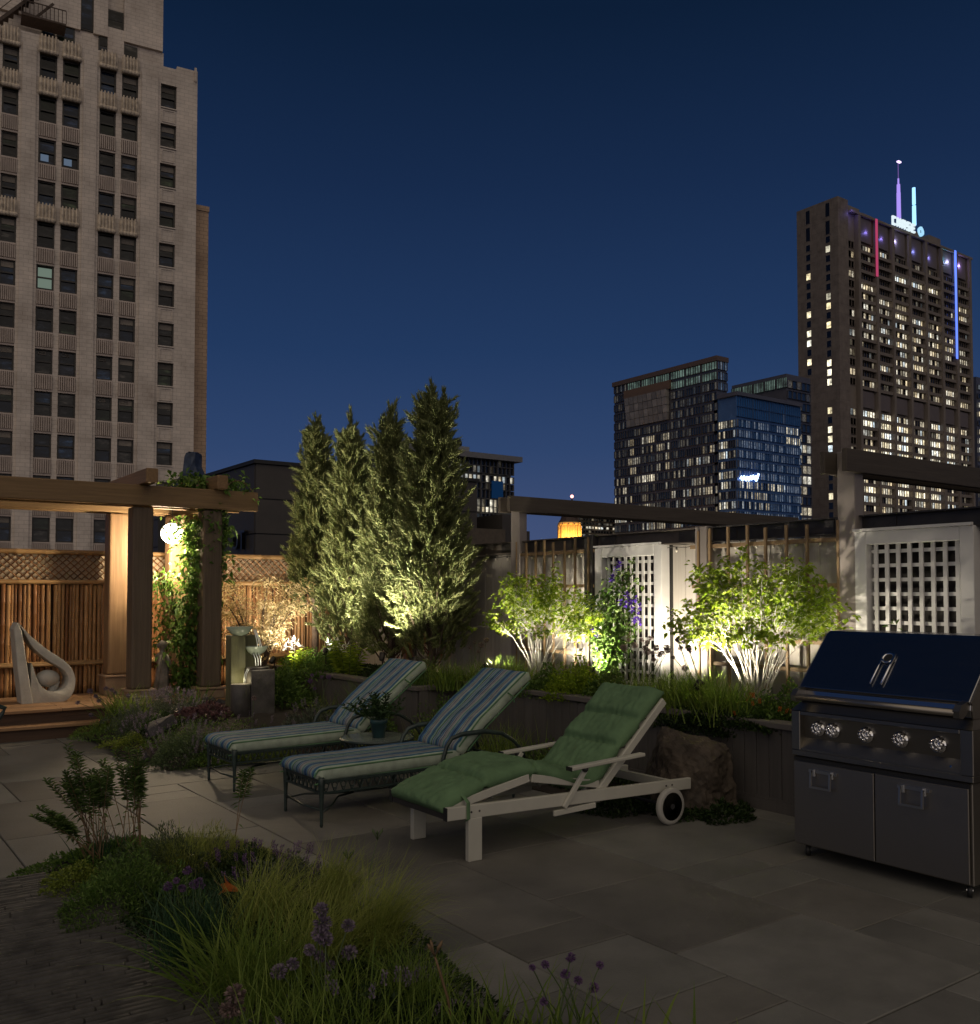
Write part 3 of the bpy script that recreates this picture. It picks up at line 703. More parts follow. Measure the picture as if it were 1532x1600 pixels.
# left slab
xS0 = gy(1313, 600, Yf-1)[0]-XL; xS1 = gy(1329, 600, Yf-1)[0]-XL; yS1 = gx(1248, 600, XL+xS0)[1]-Yf; zS = gx(1312, 305, XL+xS0)[2]-GZ
MB().box(xS0, xS1, -1, yS1, 0, zS).obj('end_wall', M_SLAB, sb)
MB().box(xS1-.1, piers[0]-1.2, 3.0, 20, 0, zroof).obj('link_wall', M_FRAME, sb)
M_TLS = officelight('stair_light', .45, .8, 3.0, glass=(.006, .007, .01), scale=.6, tint=((1, .82, .45), (1, .93, .7)))
M_TLK = plain('stair_dark', (.006, .006, .007), .3)
ys = [gx(1264.5, 500, XL+xS0)[1]-Yf, gx(1295.5, 500, XL+xS0)[1]-Yf]
wS = winmesh('window', 2.3, fh2*.68, 1, 1, [M_FRAME, M_TLS], .2, .1, .0); wD = winmesh('window', 2.3, fh2*1.4, 1, 1, [M_FRAME, M_TLK], .2, .1, .0)
for ci_, yy in enumerate(ys):
    px = 1264.5 if ci_ == 0 else 1295.5
    for y_ in ((328, 355) if ci_ == 0 else (316, 344)): link('window', wD, sb, (xS0-.02, yy, gx(px, y_+22, XL+xS0)[2]-GZ), (0, 0, -math.pi/2))
    for k in range(31):
        y_ = (384 if ci_ == 0 else 370)+14.9*k
        if ci_ == 0 and y_ > 590: continue
        if ci_ == 1 and 608 < y_ < 638: continue
        link('window', wS, sb, (xS0-.02, yy, gx(px, y_+9, XL+xS0)[2]-GZ), (0, 0, -math.pi/2))
# roof plant rooms, masts, name
for x0, x1, y0, y1, h in ((2, 11, 6, 16, 5.5), (16, 24, 8, 18, 6), (50, 58, 6, 14, 6), (66, 76, 6, 16, 7)): MB().box(x0, x1, y0, y1, zroof, zroof+h).obj('plant_room', M_FRAME, sb)
def mast(px, pt, pb, pw, seg, matl, capm):
    p = gy(px, pb, Yf+9); q = gy(px, pt, Yf+9); h = q[2]-p[2]; k = 390/1480*1.0
    for f0, f1, r in seg: MB().lathe([(r*k, h*f0), (r*k*.92, h*f1)], 10, (p[0]-XL, 9, p[2]-GZ)).obj('mast', matl if r > 1.2 else capm, sb)
M_VIO = emit('violet_mast', (.42, .30, .95), 1.0); M_BLU = emit('blue_mast', (.30, .62, 1), 1.8); M_VIO2 = emit('violet_tip', (.30, .16, .62), .55)
mast(1405, 252, 344, 0, ((0, .46, 3.6), (.46, .60, 3.0), (.60, .70, 1.5), (.70, .96, .6)), M_VIO, M_VIO2)
mast(1429, 294, 352, 0, ((0, .52, 3.4), (.56, 1.0, 3.0)), M_BLU, M_BLU)
MB().box(gy(1405, 252, Yf+9)[0]-XL-1.1, gy(1405, 252, Yf+9)[0]-XL+1.1, 8.5, 9.5, gy(1405, 254, Yf+9)[2]-GZ, gy(1405, 252, Yf+9)[2]-GZ).obj('mast_tip', emit('mast_tip', (.8, .6, 1), 2), sb)
M_NAME = emit('white_letter', (.80, .95, 1), .95)
xn = gy(1394.5, 360, Yf-.6)[0]-XL; xn2 = gy(1431.5, 360, Yf-.6)[0]-XL; hN = gy(1400, 342, Yf)[2]-gy(1400, 355.5, Yf)[2]; zN = zroof+.2
w1 = (xn2-xn)/5
def seg_letter(ch):
    t = .20; b = MB(); h = hN; w = w1*.70
    R_ = {'C': ((0, 1, 0, t), (0, 1, 1-t, 1), (0, .24, 0, 1)), 'H': ((0, .24, 0, 1), (.76, 1, 0, 1), (0, 1, .4, .6)), 'A': ((0, .24, 0, 1), (.76, 1, 0, 1), (0, 1, .3, .5), (.1, .9, 1-t, 1)),
          'S': ((0, 1, 0, t), (0, 1, .4, .62), (0, 1, 1-t, 1), (0, .28, .4, 1), (.72, 1, 0, .6)), 'E': ((0, .24, 0, 1), (0, 1, 0, t), (0, .85, .4, .6), (0, 1, 1-t, 1))}[ch]
    for n_, (x0, x1, z0, z1) in enumerate(R_): b.box(w*x0, w*x1, -.5-.01*n_, .3+.01*n_, h*z0, h*z1)
    return b.mesh('letter', M_NAME)
for i, ch in enumerate('CHASE'): link('letter', seg_letter(ch), sb, (xn+w1*i, -.6, zN))
xo = gy(1439, 365, Yf-.6)[0]-XL; ro = hN*.56
for k in range(4):
    a0 = k*math.pi/2
    pts = [(ro*.42, -ro*.42), (ro, -ro*.42), (ro, ro*.20), (ro*.62, ro*.78), (ro*.42, ro*.78)]
    pts = [(p*math.cos(a0)-q_*math.sin(a0), p*math.sin(a0)+q_*math.cos(a0)) for p, q_ in pts]
    MB().prism(pts, lambda u, v, dd: (xo+u, -.6+dd, zN+hN*.5+v), -.4, .3).obj('emblem', emit('emblem_blue', (.40, .75, 1), 1.0), sb)
# coloured light strips on the piers and small washes on the roof storey
for px_, y0, y1, col_, s_ in ((1370.8, 343, 432, (.8, .08, .22), .55), (1493.5, 392, 560, (.12, .22, 1), 1.5)):
    x = gy(px_, 450, Yf)[0]-XL; MB().box(x-.7, x+.7, -.3, -.02, gy(px_, y1, Yf)[2]-GZ, gy(px_, y0, Yf)[2]-GZ).obj('light_strip', emit('strip_light', col_, s_), sb)
for px_, py_, col_, pw in ((1403, 376, (.5, .5, 1), 4500), (1476, 404, (.1, .7, 1), 4500), (1485, 408, (.5, .55, 1), 5000), (1503, 414, (.5, .35, 1), 4500), (1358, 362, (.3, .25, 1), 1500), (1382, 372, (.3, .25, 1), 1500), (1432, 392, (.25, .3, 1), 2000), (1456, 402, (.3, .3, 1), 1500), (1330, 332, (.25, .2, 1), 2500)):
    p = gy(px_, py_, Yf-.4); lamp('wash_light', 'POINT', (p[0], Yf+.3 if px_ > 1340 else Yf-1.5, p[2]), pw*.16, col_, sb, size=.3)

# sliver of another tower at the right edge
o2, w3, P3 = block('edge_tower', 'narrow dark tower with lit windows at the far right edge of the skyline', 1528, 1560, 588, 480, 30, M_NB)
for k in range(14):
    z = gy(1528, 600+14*k, P3[1])[2]-GZ
    link('window', winmesh('window', w3-1, 2.6, 6, 1, [M_NB, M_TLH], .2, .1, .25), o2, (w3/2, .1, z-2.6))
# ================================================================ THE ROOF GARDEN: ground, paving, fences, planters
M_SOIL = mat('soil', (.022, .016, .012), .95, var=.5, scale=30, bump=.6, bscale=50)
o = MB().box(-12, 9.5, -8, 16, -1.2, -.03).obj('rooftop', mat('roof_slab', (.06, .058, .055), .9)); prop(o, kind='structure')
MB_ = MB().box(-11.9, 9.4, -7.9, 15.9, GZ, -1.2).obj('rooftop_building', mat('brick_below', (.12, .07, .05), .9)); prop(MB_, kind='structure')

# bluestone paving: courses of squared stones, each its own piece
def stone_mat(name, c):
    m = mat(name, c, .62, var=.20, scale=2.6, bump=.22, bscale=70, spec=.3, per=.16); return m
M_STONES = [stone_mat('bluestone_%s' % n, c) for n, c in (('grey', (.142, .140, .127)), ('brown', (.136, .130, .116)), ('dark', (.118, .115, .105)), ('pale', (.156, .153, .139)))]
patio = MB().box(-4.4, 5.95, -1.8384, 12.6, -.03, -.012).obj('patio', mat('joint_sand', (.03, .027, .023), .95)); prop(patio, kind='structure')
U = .3048; gx0, gy0 = -4.4, -1.8384; NXg, NYg = 34, 47
occ = np.zeros((NXg, NYg), bool); rp_ = random.Random(5); SZ = [(2, 3), (3, 2), (3, 3), (2, 2), (4, 3), (3, 4), (4, 2), (2, 4), (1, 2), (2, 1), (3, 5), (5, 3)]
PM = {}
for j in range(NYg):
    for i in range(NXg):
        if occ[i, j]: continue
        cand = SZ[:]; rp_.shuffle(cand); cand.append((1, 1))
        for a, b in cand:
            if i+a > NXg or j+b > NYg or occ[i:i+a, j:j+b].any(): continue
            # leave no one-cell slivers where it can be helped
            if i+a < NXg and a > 1 and not occ[i+a, j] and i+a+1 < NXg and occ[i+a+1, j] and rp_.random() < .8: continue
            break
        occ[i:i+a, j:j+b] = True
        x0, x1, y0, y1 = gx0+i*U, gx0+(i+a)*U, gy0+j*U, gy0+(j+b)*U
        if x1 > 5.97: continue
        cxx, cyy = (x0+x1)/2, (y0+y1)/2
        f_ = cxx*math.sin(YAW)+cyy*math.cos(YAW); r_ = cxx*math.cos(YAW)-cyy*math.sin(YAW)
        if f_ < .6 or abs(r_) > f_*.62+2.4: continue
        mi = rp_.choices([0, 1, 2, 3], [5, 4, 2, 2])[0]; key = (a, b, mi)
        if key not in PM:
            g = .004; c = .004; w, h = a*U/2-g, b*U/2-g
            vs = [(-w, -h, -.04), (w, -h, -.04), (w, h, -.04), (-w, h, -.04), (-w, -h, -c), (w, -h, -c), (w, h, -c), (-w, h, -c), (-w+c, -h+c, 0), (w-c, -h+c, 0), (w-c, h-c, 0), (-w+c, h-c, 0)]
            fs = [(0, 1, 5, 4), (1, 2, 6, 5), (2, 3, 7, 6), (3, 0, 4, 7), (4, 5, 9, 8), (5, 6, 10, 9), (6, 7, 11, 10), (7, 4, 8, 11), (8, 9, 10, 11)]
            PM[key] = MB().add(vs, fs).mesh('paver', M_STONES[mi])
        link('paver', PM[key], patio, (cxx, cyy, rp_.uniform(-.0015, .0015)), (rp_.uniform(-.0012, .0012), rp_.uniform(-.0012, .0012), 0))

# ---------------------------------------------------------------- cedar deck and step
M_DECK = wood('deck_board', (.17, .095, .05), (.30, .18, .095), 'x', .6, per=.2)
M_DECKD = wood('deck_fascia', (.055, .032, .022), (.10, .06, .038), 'x', .65)
deck = MB().box(-2.6, 5.0, 11.80, 13.36, -.03, .285).obj('deck', M_DECKD); prop(deck, kind='structure')
nb_ = 11; bwid = (13.36-11.74)/nb_
for i in range(nb_):
    for x0, x1 in ((-2.6, 1.15 if i % 2 else 2.4), (1.155 if i % 2 else 2.405, 5.0)):
        bevel(MB().box(x0, x1, 11.74+bwid*i+.004, 11.74+bwid*(i+1)-.004, .287, .32).obj('plank', M_DECK, deck), .004)
step = MB().box(-2.6, 3.3, 11.60, 11.795, -.02, .124).obj('step', M_DECKD); prop(step, kind='structure')
bevel(MB().box(-2.6, 3.35, 11.555, 11.79, .126, .16).obj('plank', M_DECK, step), .004)

# ---------------------------------------------------------------- bamboo fence across the back
M_BAM = []
for n, c1, c2 in (('honey', (.27, .145, .06), (.41, .24, .11)), ('brown', (.20, .10, .042), (.32, .17, .075)), ('dark', (.12, .055, .022), (.22, .10, .04))): M_BAM.append(wood('bamboo_'+n, c1, c2, 'z', .42, per=.25, bump=.1))
M_RAIL = wood('bamboo_rail', (.24, .14, .06), (.38, .24, .11), 'x', .45)
M_TAN = mat('tan_board', (.40, .33, .24), .75, var=.12, scale=4)
FY = 13.42
bf = thing('bamboo_fence', 'bamboo cane fence topped by diagonal lattice behind the pergola', 'fence', (3, FY, 0))
MB().box(-5.6, 3.95, .10, .13, .1, 1.78).obj('backing', plain('dark_backing', (.05, .025, .012), .9), bf)
MB().box(-5.6, 3.95, .085, .11, 1.80, 2.17).obj('lattice_backing', M_TAN, bf)
cm = []
for k in range(5):
    r = .019+.0022*k; zs = [.30]; rr = [r]; z = .30+random.uniform(.1, .3)
    while z < 1.72:
        zs += [z-.012, z, z+.012]; rr += [r, r*1.13, r*.98]; z += random.uniform(.22, .34)
    zs.append(1.76); rr.append(r)
    for m_ in M_BAM: cm.append((MB().tube([(0, 0, q) for q in zs], rr, 7).mesh('bamboo_cane', m_, True), r))
x = -1.75; cn = 0
while x < 3.9:
    me, r = random.choices(cm, [3, 2, 1.2]*5)[0]
    link('bamboo_cane', me, bf, (x+r, .03+random.uniform(-.008, .008), random.uniform(-.015, .015)), (random.uniform(-.006, .006), random.uniform(-.012, .012), random.uniform(0, 6)))
    x += 2*r*random.uniform(.94, 1.12); cn += 1
def railm(z, r, y, x0=-5.6, x1=3.95):
    pts = []; rad = []; x = x0
    while x < x1: pts += [(x-.01, y, z), (x, y, z), (x+.01, y, z)]; rad += [r, r*1.1, r]; x += random.uniform(.3, .42)
    return MB().tube(pts, rad, 8).obj('rail', M_RAIL, bf, True)
railm(2.185, .033, .03); railm(1.79, .030, .01); railm(.71, .026, -.03); railm(.735, .02, .0)
lm = []
for s in (1, -1):
    for q in range(2): lm.append(MB().tube([(-.187*s, .055+.012*s, 1.81), (.187*s, .055+.012*s, 2.16)], .0075, 5).mesh('lattice_strip', M_BAM[q+1], True))
x = -1.95
while x < 3.72:
    link('lattice_strip', lm[random.randint(0, 1)], bf, (x, 0, 0)); link('lattice_strip', lm[random.randint(2, 3)], bf, (x+.04, 0, 0)); x += .095

# ---------------------------------------------------------------- cedar pergola
M_CED = wood('cedar_post', (.15, .09, .048), (.26, .165, .09), 'z', .62, scale=4, per=.06, bump=.4)
M_CEDX = wood('cedar_beam', (.15, .095, .045), (.26, .165, .08), 'x', .62, scale=4, per=.06, bump=.4)
M_CEDY = wood('cedar_rafter', (.15, .09, .04), (.26, .16, .08), 'y', .62, scale=4, per=.06, bump=.4)
M_PLIN = mat('sandstone_plinth', (.24, .165, .11), .7, var=.2, scale=6, bump=.2)
M_CEDW = wood('shaded_cedar_post', (.075, .055, .038), (.135, .10, .07), 'z', .7, scale=4, per=.06, bump=.4)  # shade on the front posts, lamp behind them, put into darker cedar
pg = thing('cedar_pergola', 'heavy cedar pergola of round-edged posts and beams over the deck', 'pergola', (3.3, 12.4, .32))
def ppost(x, y, w, base=None, m=None):
    o = MB().box(x-w/2, x+w/2, y-w/2, y+w/2, base if base else .0, 2.375).obj('post', m or M_CED, pg, loc=(-3.3, -12.4, 0)); bevel(o, .03, 3)
    if base: bevel(MB().box(x-w/2-.035, x+w/2+.035, y-w/2-.035, y+w/2+.035, 0, base-.03).box(x-w/2-.05, x+w/2+.05, y-w/2-.05, y+w/2+.05, base-.03, base).obj('plinth', M_PLIN, pg, loc=(-3.3, -12.4, 0)), .008)
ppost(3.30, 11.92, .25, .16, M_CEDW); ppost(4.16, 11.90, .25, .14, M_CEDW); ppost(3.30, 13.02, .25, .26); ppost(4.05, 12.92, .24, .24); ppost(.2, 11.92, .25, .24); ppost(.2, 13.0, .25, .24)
def pbar(n, x0, x1, y0, y1, z0, z1, m, lab=None):
    o = MB().box(x0, x1, y0, y1, z0-.32, z1-.32).obj(n, m, pg, loc=(-3.3, -12.4, 0), label=lab); bevel(o, .012, 2); return o
pbar('beam', -2.2, 4.74, 11.745, 11.83, 2.705, 2.955, M_CEDX); pbar('beam', -2.2, 4.60, 12.02, 12.10, 2.70, 2.945, M_CEDX)
pbar('beam', -2.2, 4.5, 12.82, 12.90, 2.70, 2.945, M_CEDX); pbar('beam', -2.2, 4.5, 13.13, 13.2, 2.70, 2.945, M_CEDX)
for x in (3.30, 4.22): pbar('rafter', x-.07, x+.07, 11.45 if x != 4.22 else 11.62, 13.5, 2.957, 3.13, M_CEDY)
pbar('brace', 3.9, 4.1, 12.1, 12.8, 2.52, 2.66, M_CEDY)
# pendant lamp between the posts
pl = thing('pendant_lamp', 'bright glowing round pendant lamp hanging under the pergola', 'lamp', (3.84, 12.42, 2.42))
MB().ball((0, 0, 0), .14, 24, 16, (1, 1, .95)).obj('globe', emit('lamp_globe', (1, .86, .62), 14), pl, True)
MB().lathe([(.03, .132), (.05, .134), (.05, .15), (.012, .19)], 12).tube([(0, 0, .17), (0, 0, .53)], .006, 6).obj('cord', M_BRONZE, pl)
lamp('lamp_light', 'POINT', (3.80, 12.38, 2.22), 165, (1, .77, .50), pl, size=.1)

# ---------------------------------------------------------------- timber fence on the right, steel channel on top
M_PLANK = wood('fence_plank', (.34, .31, .275), (.42, .39, .35), 'z', .6, scale=3, per=.08, bump=.12)
M_STEEL = mat('painted_steel', (.085, .072, .060), .45, var=.3, scale=5, spec=.4)
M_STEELD = mat('dark_steel', (.035, .032, .030), .45, var=.3, scale=6)
M_POST = mat('grey_painted_post', (.20, .175, .16), .55, var=.08, scale=5)
FX = 7.02
tf = thing('plank_fence', 'tall grey-beige vertical plank fence with bolted steel channel along its top', 'fence', (FX, 8, 0))
y = -1.54; gaps = ((3.52, 4.54), (6.63, 7.66))
pmz = MB().box(0, .022, .002, .168, 0, 2.10).mesh('plank', M_PLANK)
while y < 13.3:
    if not any(y+.17 > a+.12 and y < b-.12 for a, b in gaps):
        bevel(link('plank', pmz, tf, (random.uniform(-.0015, .0015), y-8, .02)), .004)
    y += .17
MB().box(.024, .05, -9.5, 5.4, .02, 2.12).obj('backing', plain('fence_back', (.02, .017, .015), .9), tf)
for a, b in gaps: MB().box(.3, .32, a-8-.2, b-8+.2, .3, 2.2).obj('shade_board', mat('fence_in_shade', (.085, .062, .045), .7), tf)  # added dark brown board stands in for the shadowed fence behind the lattice
# channel: web and two flanges, in lengths butted at bolted plates
CH = [(-1.5, 4.48), (4.67, 6.05), (6.22, 7.66), (7.82, 9.0), (9.14, 13.3)]
for a, b in CH:
    MB().box(-.052, -.040, a-8, b-8, 2.135, 2.255).box(-.10, .06, a-8, b-8, 2.256, 2.268).box(-.10, .0, a-8, b-8, 2.122, 2.134).obj('steel_channel', M_STEEL if 6 < a < 13 else M_STEELD, tf)
bolt = MB().lathe([(.0, -.012), (.012, -.012), (.013, 0.0), (.0, .001)], 6).mesh('bolt', M_STEELD)
for yc in (4.30, 4.86, 5.88, 6.36, 7.5, 7.98, 8.8, 9.3, 10.4):
    pt = MB().box(-.060, -.0525, yc-8-.12, yc-8+.12, 2.145, 2.245).obj('splice_plate', M_STEELD, tf)
    for dy in (-.07, .07): link('bolt', bolt, pt, (-.062, yc-8+dy, 2.195), (0, -math.pi/2, 0))
for yc, w, m_ in ((6.135, .15, M_POST), (7.74, .14, M_STEELD), (11.6, .15, M_POST)):
    bevel(MB().box(-.13, -.02, yc-8-w/2, yc-8+w/2, 0, 2.275).obj('post', m_, tf), .006)
bevel(MB().box(-.12, -.02, 7.66-8, 7.60-8+.012, 0.3, 2.12).obj('post', M_STEELD, tf), .004)
# festoon of small unlit bulbs under the channel
fs_ = thing('bulb_string', 'string of small clear bulbs hanging under the steel channel of the plank fence', 'string lights', (FX-.03, 8, 2.1))
ctrl = []
for i in range(200):
    yy = 1.0+i*.054; ctrl.append((-.02, yy-8, -.012*abs(math.sin(i*.55))))
MB().tube(ctrl, .004, 4).obj('wire', M_STEELD, fs_)
M_BULB = plain('clear_bulb', (.75, .70, .60), .08, 0, .8)
bm = MB().lathe([(.0, -.062), (.010, -.055), (.013, -.042), (.008, -.025)], 8).mesh('bulb', M_BULB, True); sm_ = MB().lathe([(.009, -.024), (.009, .0)], 6).mesh('socket', M_STEELD)
for i in range(40):
    yy = 1.1+i*.235+random.uniform(-.03, .03)
    if 3.5 < yy < 4.7 or 6.55 < yy < 7.85: continue
    so_ = link('socket', sm_, fs_, (-.02, yy-8, 0), (random.uniform(-.3, .3), random.uniform(-.3, .1), 0)); link('bulb', bm, so_)

# two lattice panels in deep white frames
M_WHITE = mat('white_paint', (.57, .56, .54), .5, var=.05, scale=6)
def panel(y0, y1, z0, z1, nv, nh, label):
    t = thing('lattice_panel', label, 'trellis', (FX-.02, y0, z0)); w = y1-y0; h = z1-z0; dp = .12; st = .105
    for a, b, c, d_ in ((0, st, 0, h), (w-st, w, 0, h), (st, w-st, h-st, h), (st, w-st, 0, st*.6)):
        bevel(MB().box(-dp, .0, a, b, c, d_).obj('frame', M_WHITE, t), .004)
    MB().box(-dp-.025, -dp+.0, -.0, w, h+.001, h+.022).obj('cap', M_WHITE, t)
    for i in range(nv):
        y = st+(w-2*st)*(i+.5)/nv; bevel(MB().box(-.062, -.046, y-.017, y+.017, st*.6, h-st).obj('lattice_slat', M_WHITE, t), .002)
    for i in range(nh):
        z = st*.6+(h-st*1.6)*(i+.5)/nh; MB().box(-.045, -.032, st, w-st, z-.014, z+.014).obj('lattice_slat', M_WHITE, t)
    return t
panel(6.64, 7.62, .60, 2.125, 9, 12, 'white framed lattice panel with purple clematis, left of the larger lit shrub')
panel(3.53, 4.50, .60, 2.130, 8, 12, 'white framed lattice panel behind the grill at the right edge')
# cedar ladder trellises on the fence
M_TREL = wood('trellis_cedar', (.15, .10, .055), (.25, .17, .09), 'z', .6)
def trellis(yc, w, uprights, rails, label, ztop=2.235):
    t = thing('cedar_trellis', label, 'trellis', (FX-.10, yc, .55))
    for u in uprights: bevel(MB().box(-.045, -.023, u-.013, u+.013, .05, ztop-.55+random.uniform(-.02, .02)).obj('upright', M_TREL, t), .002)
    for z, a, b in rails: bevel(MB().box(-.022, .0, a, b, z-.55-.018, z-.55+.018).obj('rail', M_TREL, t), .002)
trellis(8.35, 1.3, [-.62, -.40, -.22, -.02, .14, .30, .48, .66], [(2.10, -.72, .76), (1.72, -.70, .76), (.98, -.70, .74)], 'cedar ladder trellis behind the smaller lit shrub')
trellis(5.4, 1.6, [-.75, -.45, -.24, -.02, .18, .40, .62, .76], [(2.08, -.82, .88), (1.70, -.82, .86), (1.22, -.8, .86), (.98, -.8, .86)], 'cedar ladder trellis behind the larger lit shrub')

# posts and paired timber arms rising above the fence
M_ARM = wood('weathered_timber', (.050, .041, .032), (.085, .070, .055), 'x', .7, scale=4, per=.05)
def arm(y, yb, x1, label, xe=6.72):
    t = thing('timber_arm', label, 'pergola', (6.9, y, .5))
    bevel(MB().box(-.02, .10, -.082, .082, 0, 2.30 if y < 6 else 2.28).obj('post', M_POST, t), .006)
    bevel(MB().box(xe-6.9-.02, x1-6.9, -.13, -.084, 2.11, 2.295).obj('beam', M_ARM, t), .005); bevel(MB().box(xe-6.9-.0, x1-6.9-.3, .084, .13, 2.11, 2.295).obj('beam', M_ARM, t), .005)
    bevel(MB().box(x1-7.5, x1-7.36, -.08, .08, -8, 2.3).obj('post', M_ARM, t), .006)
arm(9.04, 0, 12.2, 'grey post with paired timber beams reaching over the fence beside the conifers')
arm(4.57, 0, 14.0, 'tall grey post with paired timber beams reaching over the fence by the grill')

# ---------------------------------------------------------------- planters of grey beadboard
M_PLNT = wood('grey_beadboard', (.085, .078, .074), (.115, .106, .10), 'z', .55, scale=3, per=.08, bump=.08)
M_CAP = wood('grey_cap', (.10, .09, .085), (.14, .125, .115), 'y', .55, scale=3)
def planter(x0, y0, y1, z, label, endface=None):
    t = thing('planter', label, 'planter', (x0, (y0+y1)/2, 0)); L = y1-y0
    n = int(L/.115); w = L/n
    pm_ = MB().box(0, .02, .0025, w-.0025, .06, z-.05).mesh('board', M_PLNT)
    for i in range(n): bevel(link('board', pm_, t, (random.uniform(-.001, .001), -L/2+w*i, 0)), .003)
    if endface:
        ne = int(endface/.115)
        pe_ = MB().box(.0025, endface/ne-.0025, 0, .02, .06, z-.05).mesh('board', M_PLNT)
        for i in range(ne): link('board', pe_, t, (.021+(endface/ne)*i, -L/2-.022, 0))
    MB().box(.022, .06, -L/2, L/2, 0, z-.05).box(.02, 1.2, -L/2, -L/2+.02, 0, z-.05).obj('box', M_STEELD, t)
    for a, b in ((-L/2-.03, -.2), (-.197, L/2)): bevel(MB().box(-.03, .13, a, b, z-.049, z).obj('cap', M_CAP, t), .006)
    if endface: bevel(MB().box(.131, endface, -L/2-.05, -L/2+.1, z-.049, z).obj('cap', M_CAP, t), .006)
    MB().box(-.022, -.002, -L/2, L/2, 0, .085).box(-.012, -.001, -L/2, L/2, .086, .10).obj('baseboard', M_PLNT, t)
    MB().box(.06, 1.62 if endface else 1.13, -L/2+.02, L/2, z-.3, z-.06).obj('soil', M_SOIL, t)
planter(5.90, -1.5, 8.86, .67, 'long grey beadboard planter under the plank fence')
planter(5.42, 8.90, 13.2, .62, 'grey beadboard planter holding the four tall conifers', .50)
# ================================================================ FURNITURE AND ORNAMENTS
def cushion(path, width, th, seams=(), tuft=.55, wrinkle=.004, seed=0, nv=26, sub=14, edge=.03, vseams=(), rumple=0.0, round_=.5):
    """padded cushion: path = top-surface points (x, z); width along y; seams = distances along the path where it is stitched down"""
    from mathutils import noise as mn
    P = np.array(path, float); seg = np.linalg.norm(np.diff(P, axis=0), axis=1); S = np.concatenate([[0], np.cumsum(seg)]); Lh = S[-1]
    nu = int(Lh*60*sub/14)
    us = np.linspace(0, Lh, nu+1); X = np.interp(us, S, P[:, 0]); Z = np.interp(us, S, P[:, 1])
    k = np.ones(7)/7
    Xs = np.convolve(np.pad(X, 3, 'edge'), k, 'valid'); Zs = np.convolve(np.pad(Z, 3, 'edge'), k, 'valid'); Xs[0], Xs[-1], Zs[0], Zs[-1] = X[0], X[-1], Z[0], Z[-1]
    T = np.stack([np.gradient(Xs), np.gradient(Zs)], 1); T /= np.linalg.norm(T, axis=1)[:, None]
    Nn = np.stack([-T[:, 1], T[:, 0]], 1)
    vs = np.linspace(-1, 1, nv+1); V = []; Fc = []
    def pt(i, j, side):
        u, v = us[i], vs[j]; y = v*width/2
        e = min(1, min(u, Lh-u)/(th*.6)); f = min(1, (1-abs(v))*width/2/(th*round_))
        puff = (1-(1-e)**2)**.5*(1-(1-f)**2)**.5
        d = 0.0
        for s in seams: d += math.exp(-((u-s)/.022)**2)*tuft*.8
        for s in vseams: d += math.exp(-((y-s)/.012)**2)*tuft*.25
        w = wrinkle*(mn.noise((u*9+seed, y*38, seed))+.6*mn.noise((u*30, y*60, seed+5)))
        r = rumple*mn.noise((u*5+seed*3, y*5, seed+9))
        e0 = .62 if round_ < .5 else .16; h = th*.5*(e0+(1-e0)*puff*(1-min(.9, d))); w *= puff
        o = Nn[i]*(h*(1 if side else -1)+(w+r if side else r)-th*.5)
        return (Xs[i]+o[0], y*(1-.0*(1-e)), Zs[i]+o[1])
    for side in (1, 0):
        for i in range(nu+1):
            for j in range(nv+1): V.append(pt(i, j, side))
    n1 = (nu+1)*(nv+1)
    for i in range(nu):
        for j in range(nv):
            a = i*(nv+1)+j; Fc.append((a, a+nv+1, a+nv+2, a+1)); b = n1+a; Fc.append((b, b+1, b+nv+2, b+nv+1))
    for i in range(nu):
        a = i*(nv+1); Fc.append((a, n1+a, n1+a+nv+1, a+nv+1)); a += nv; Fc.append((a, a+nv+1, n1+a+nv+1, n1+a))
    for j in range(nv):
        Fc.append((j, j+1, n1+j+1, n1+j)); a = nu*(nv+1)+j; Fc.append((a, n1+a, n1+a+1, a+1))
    return V, Fc
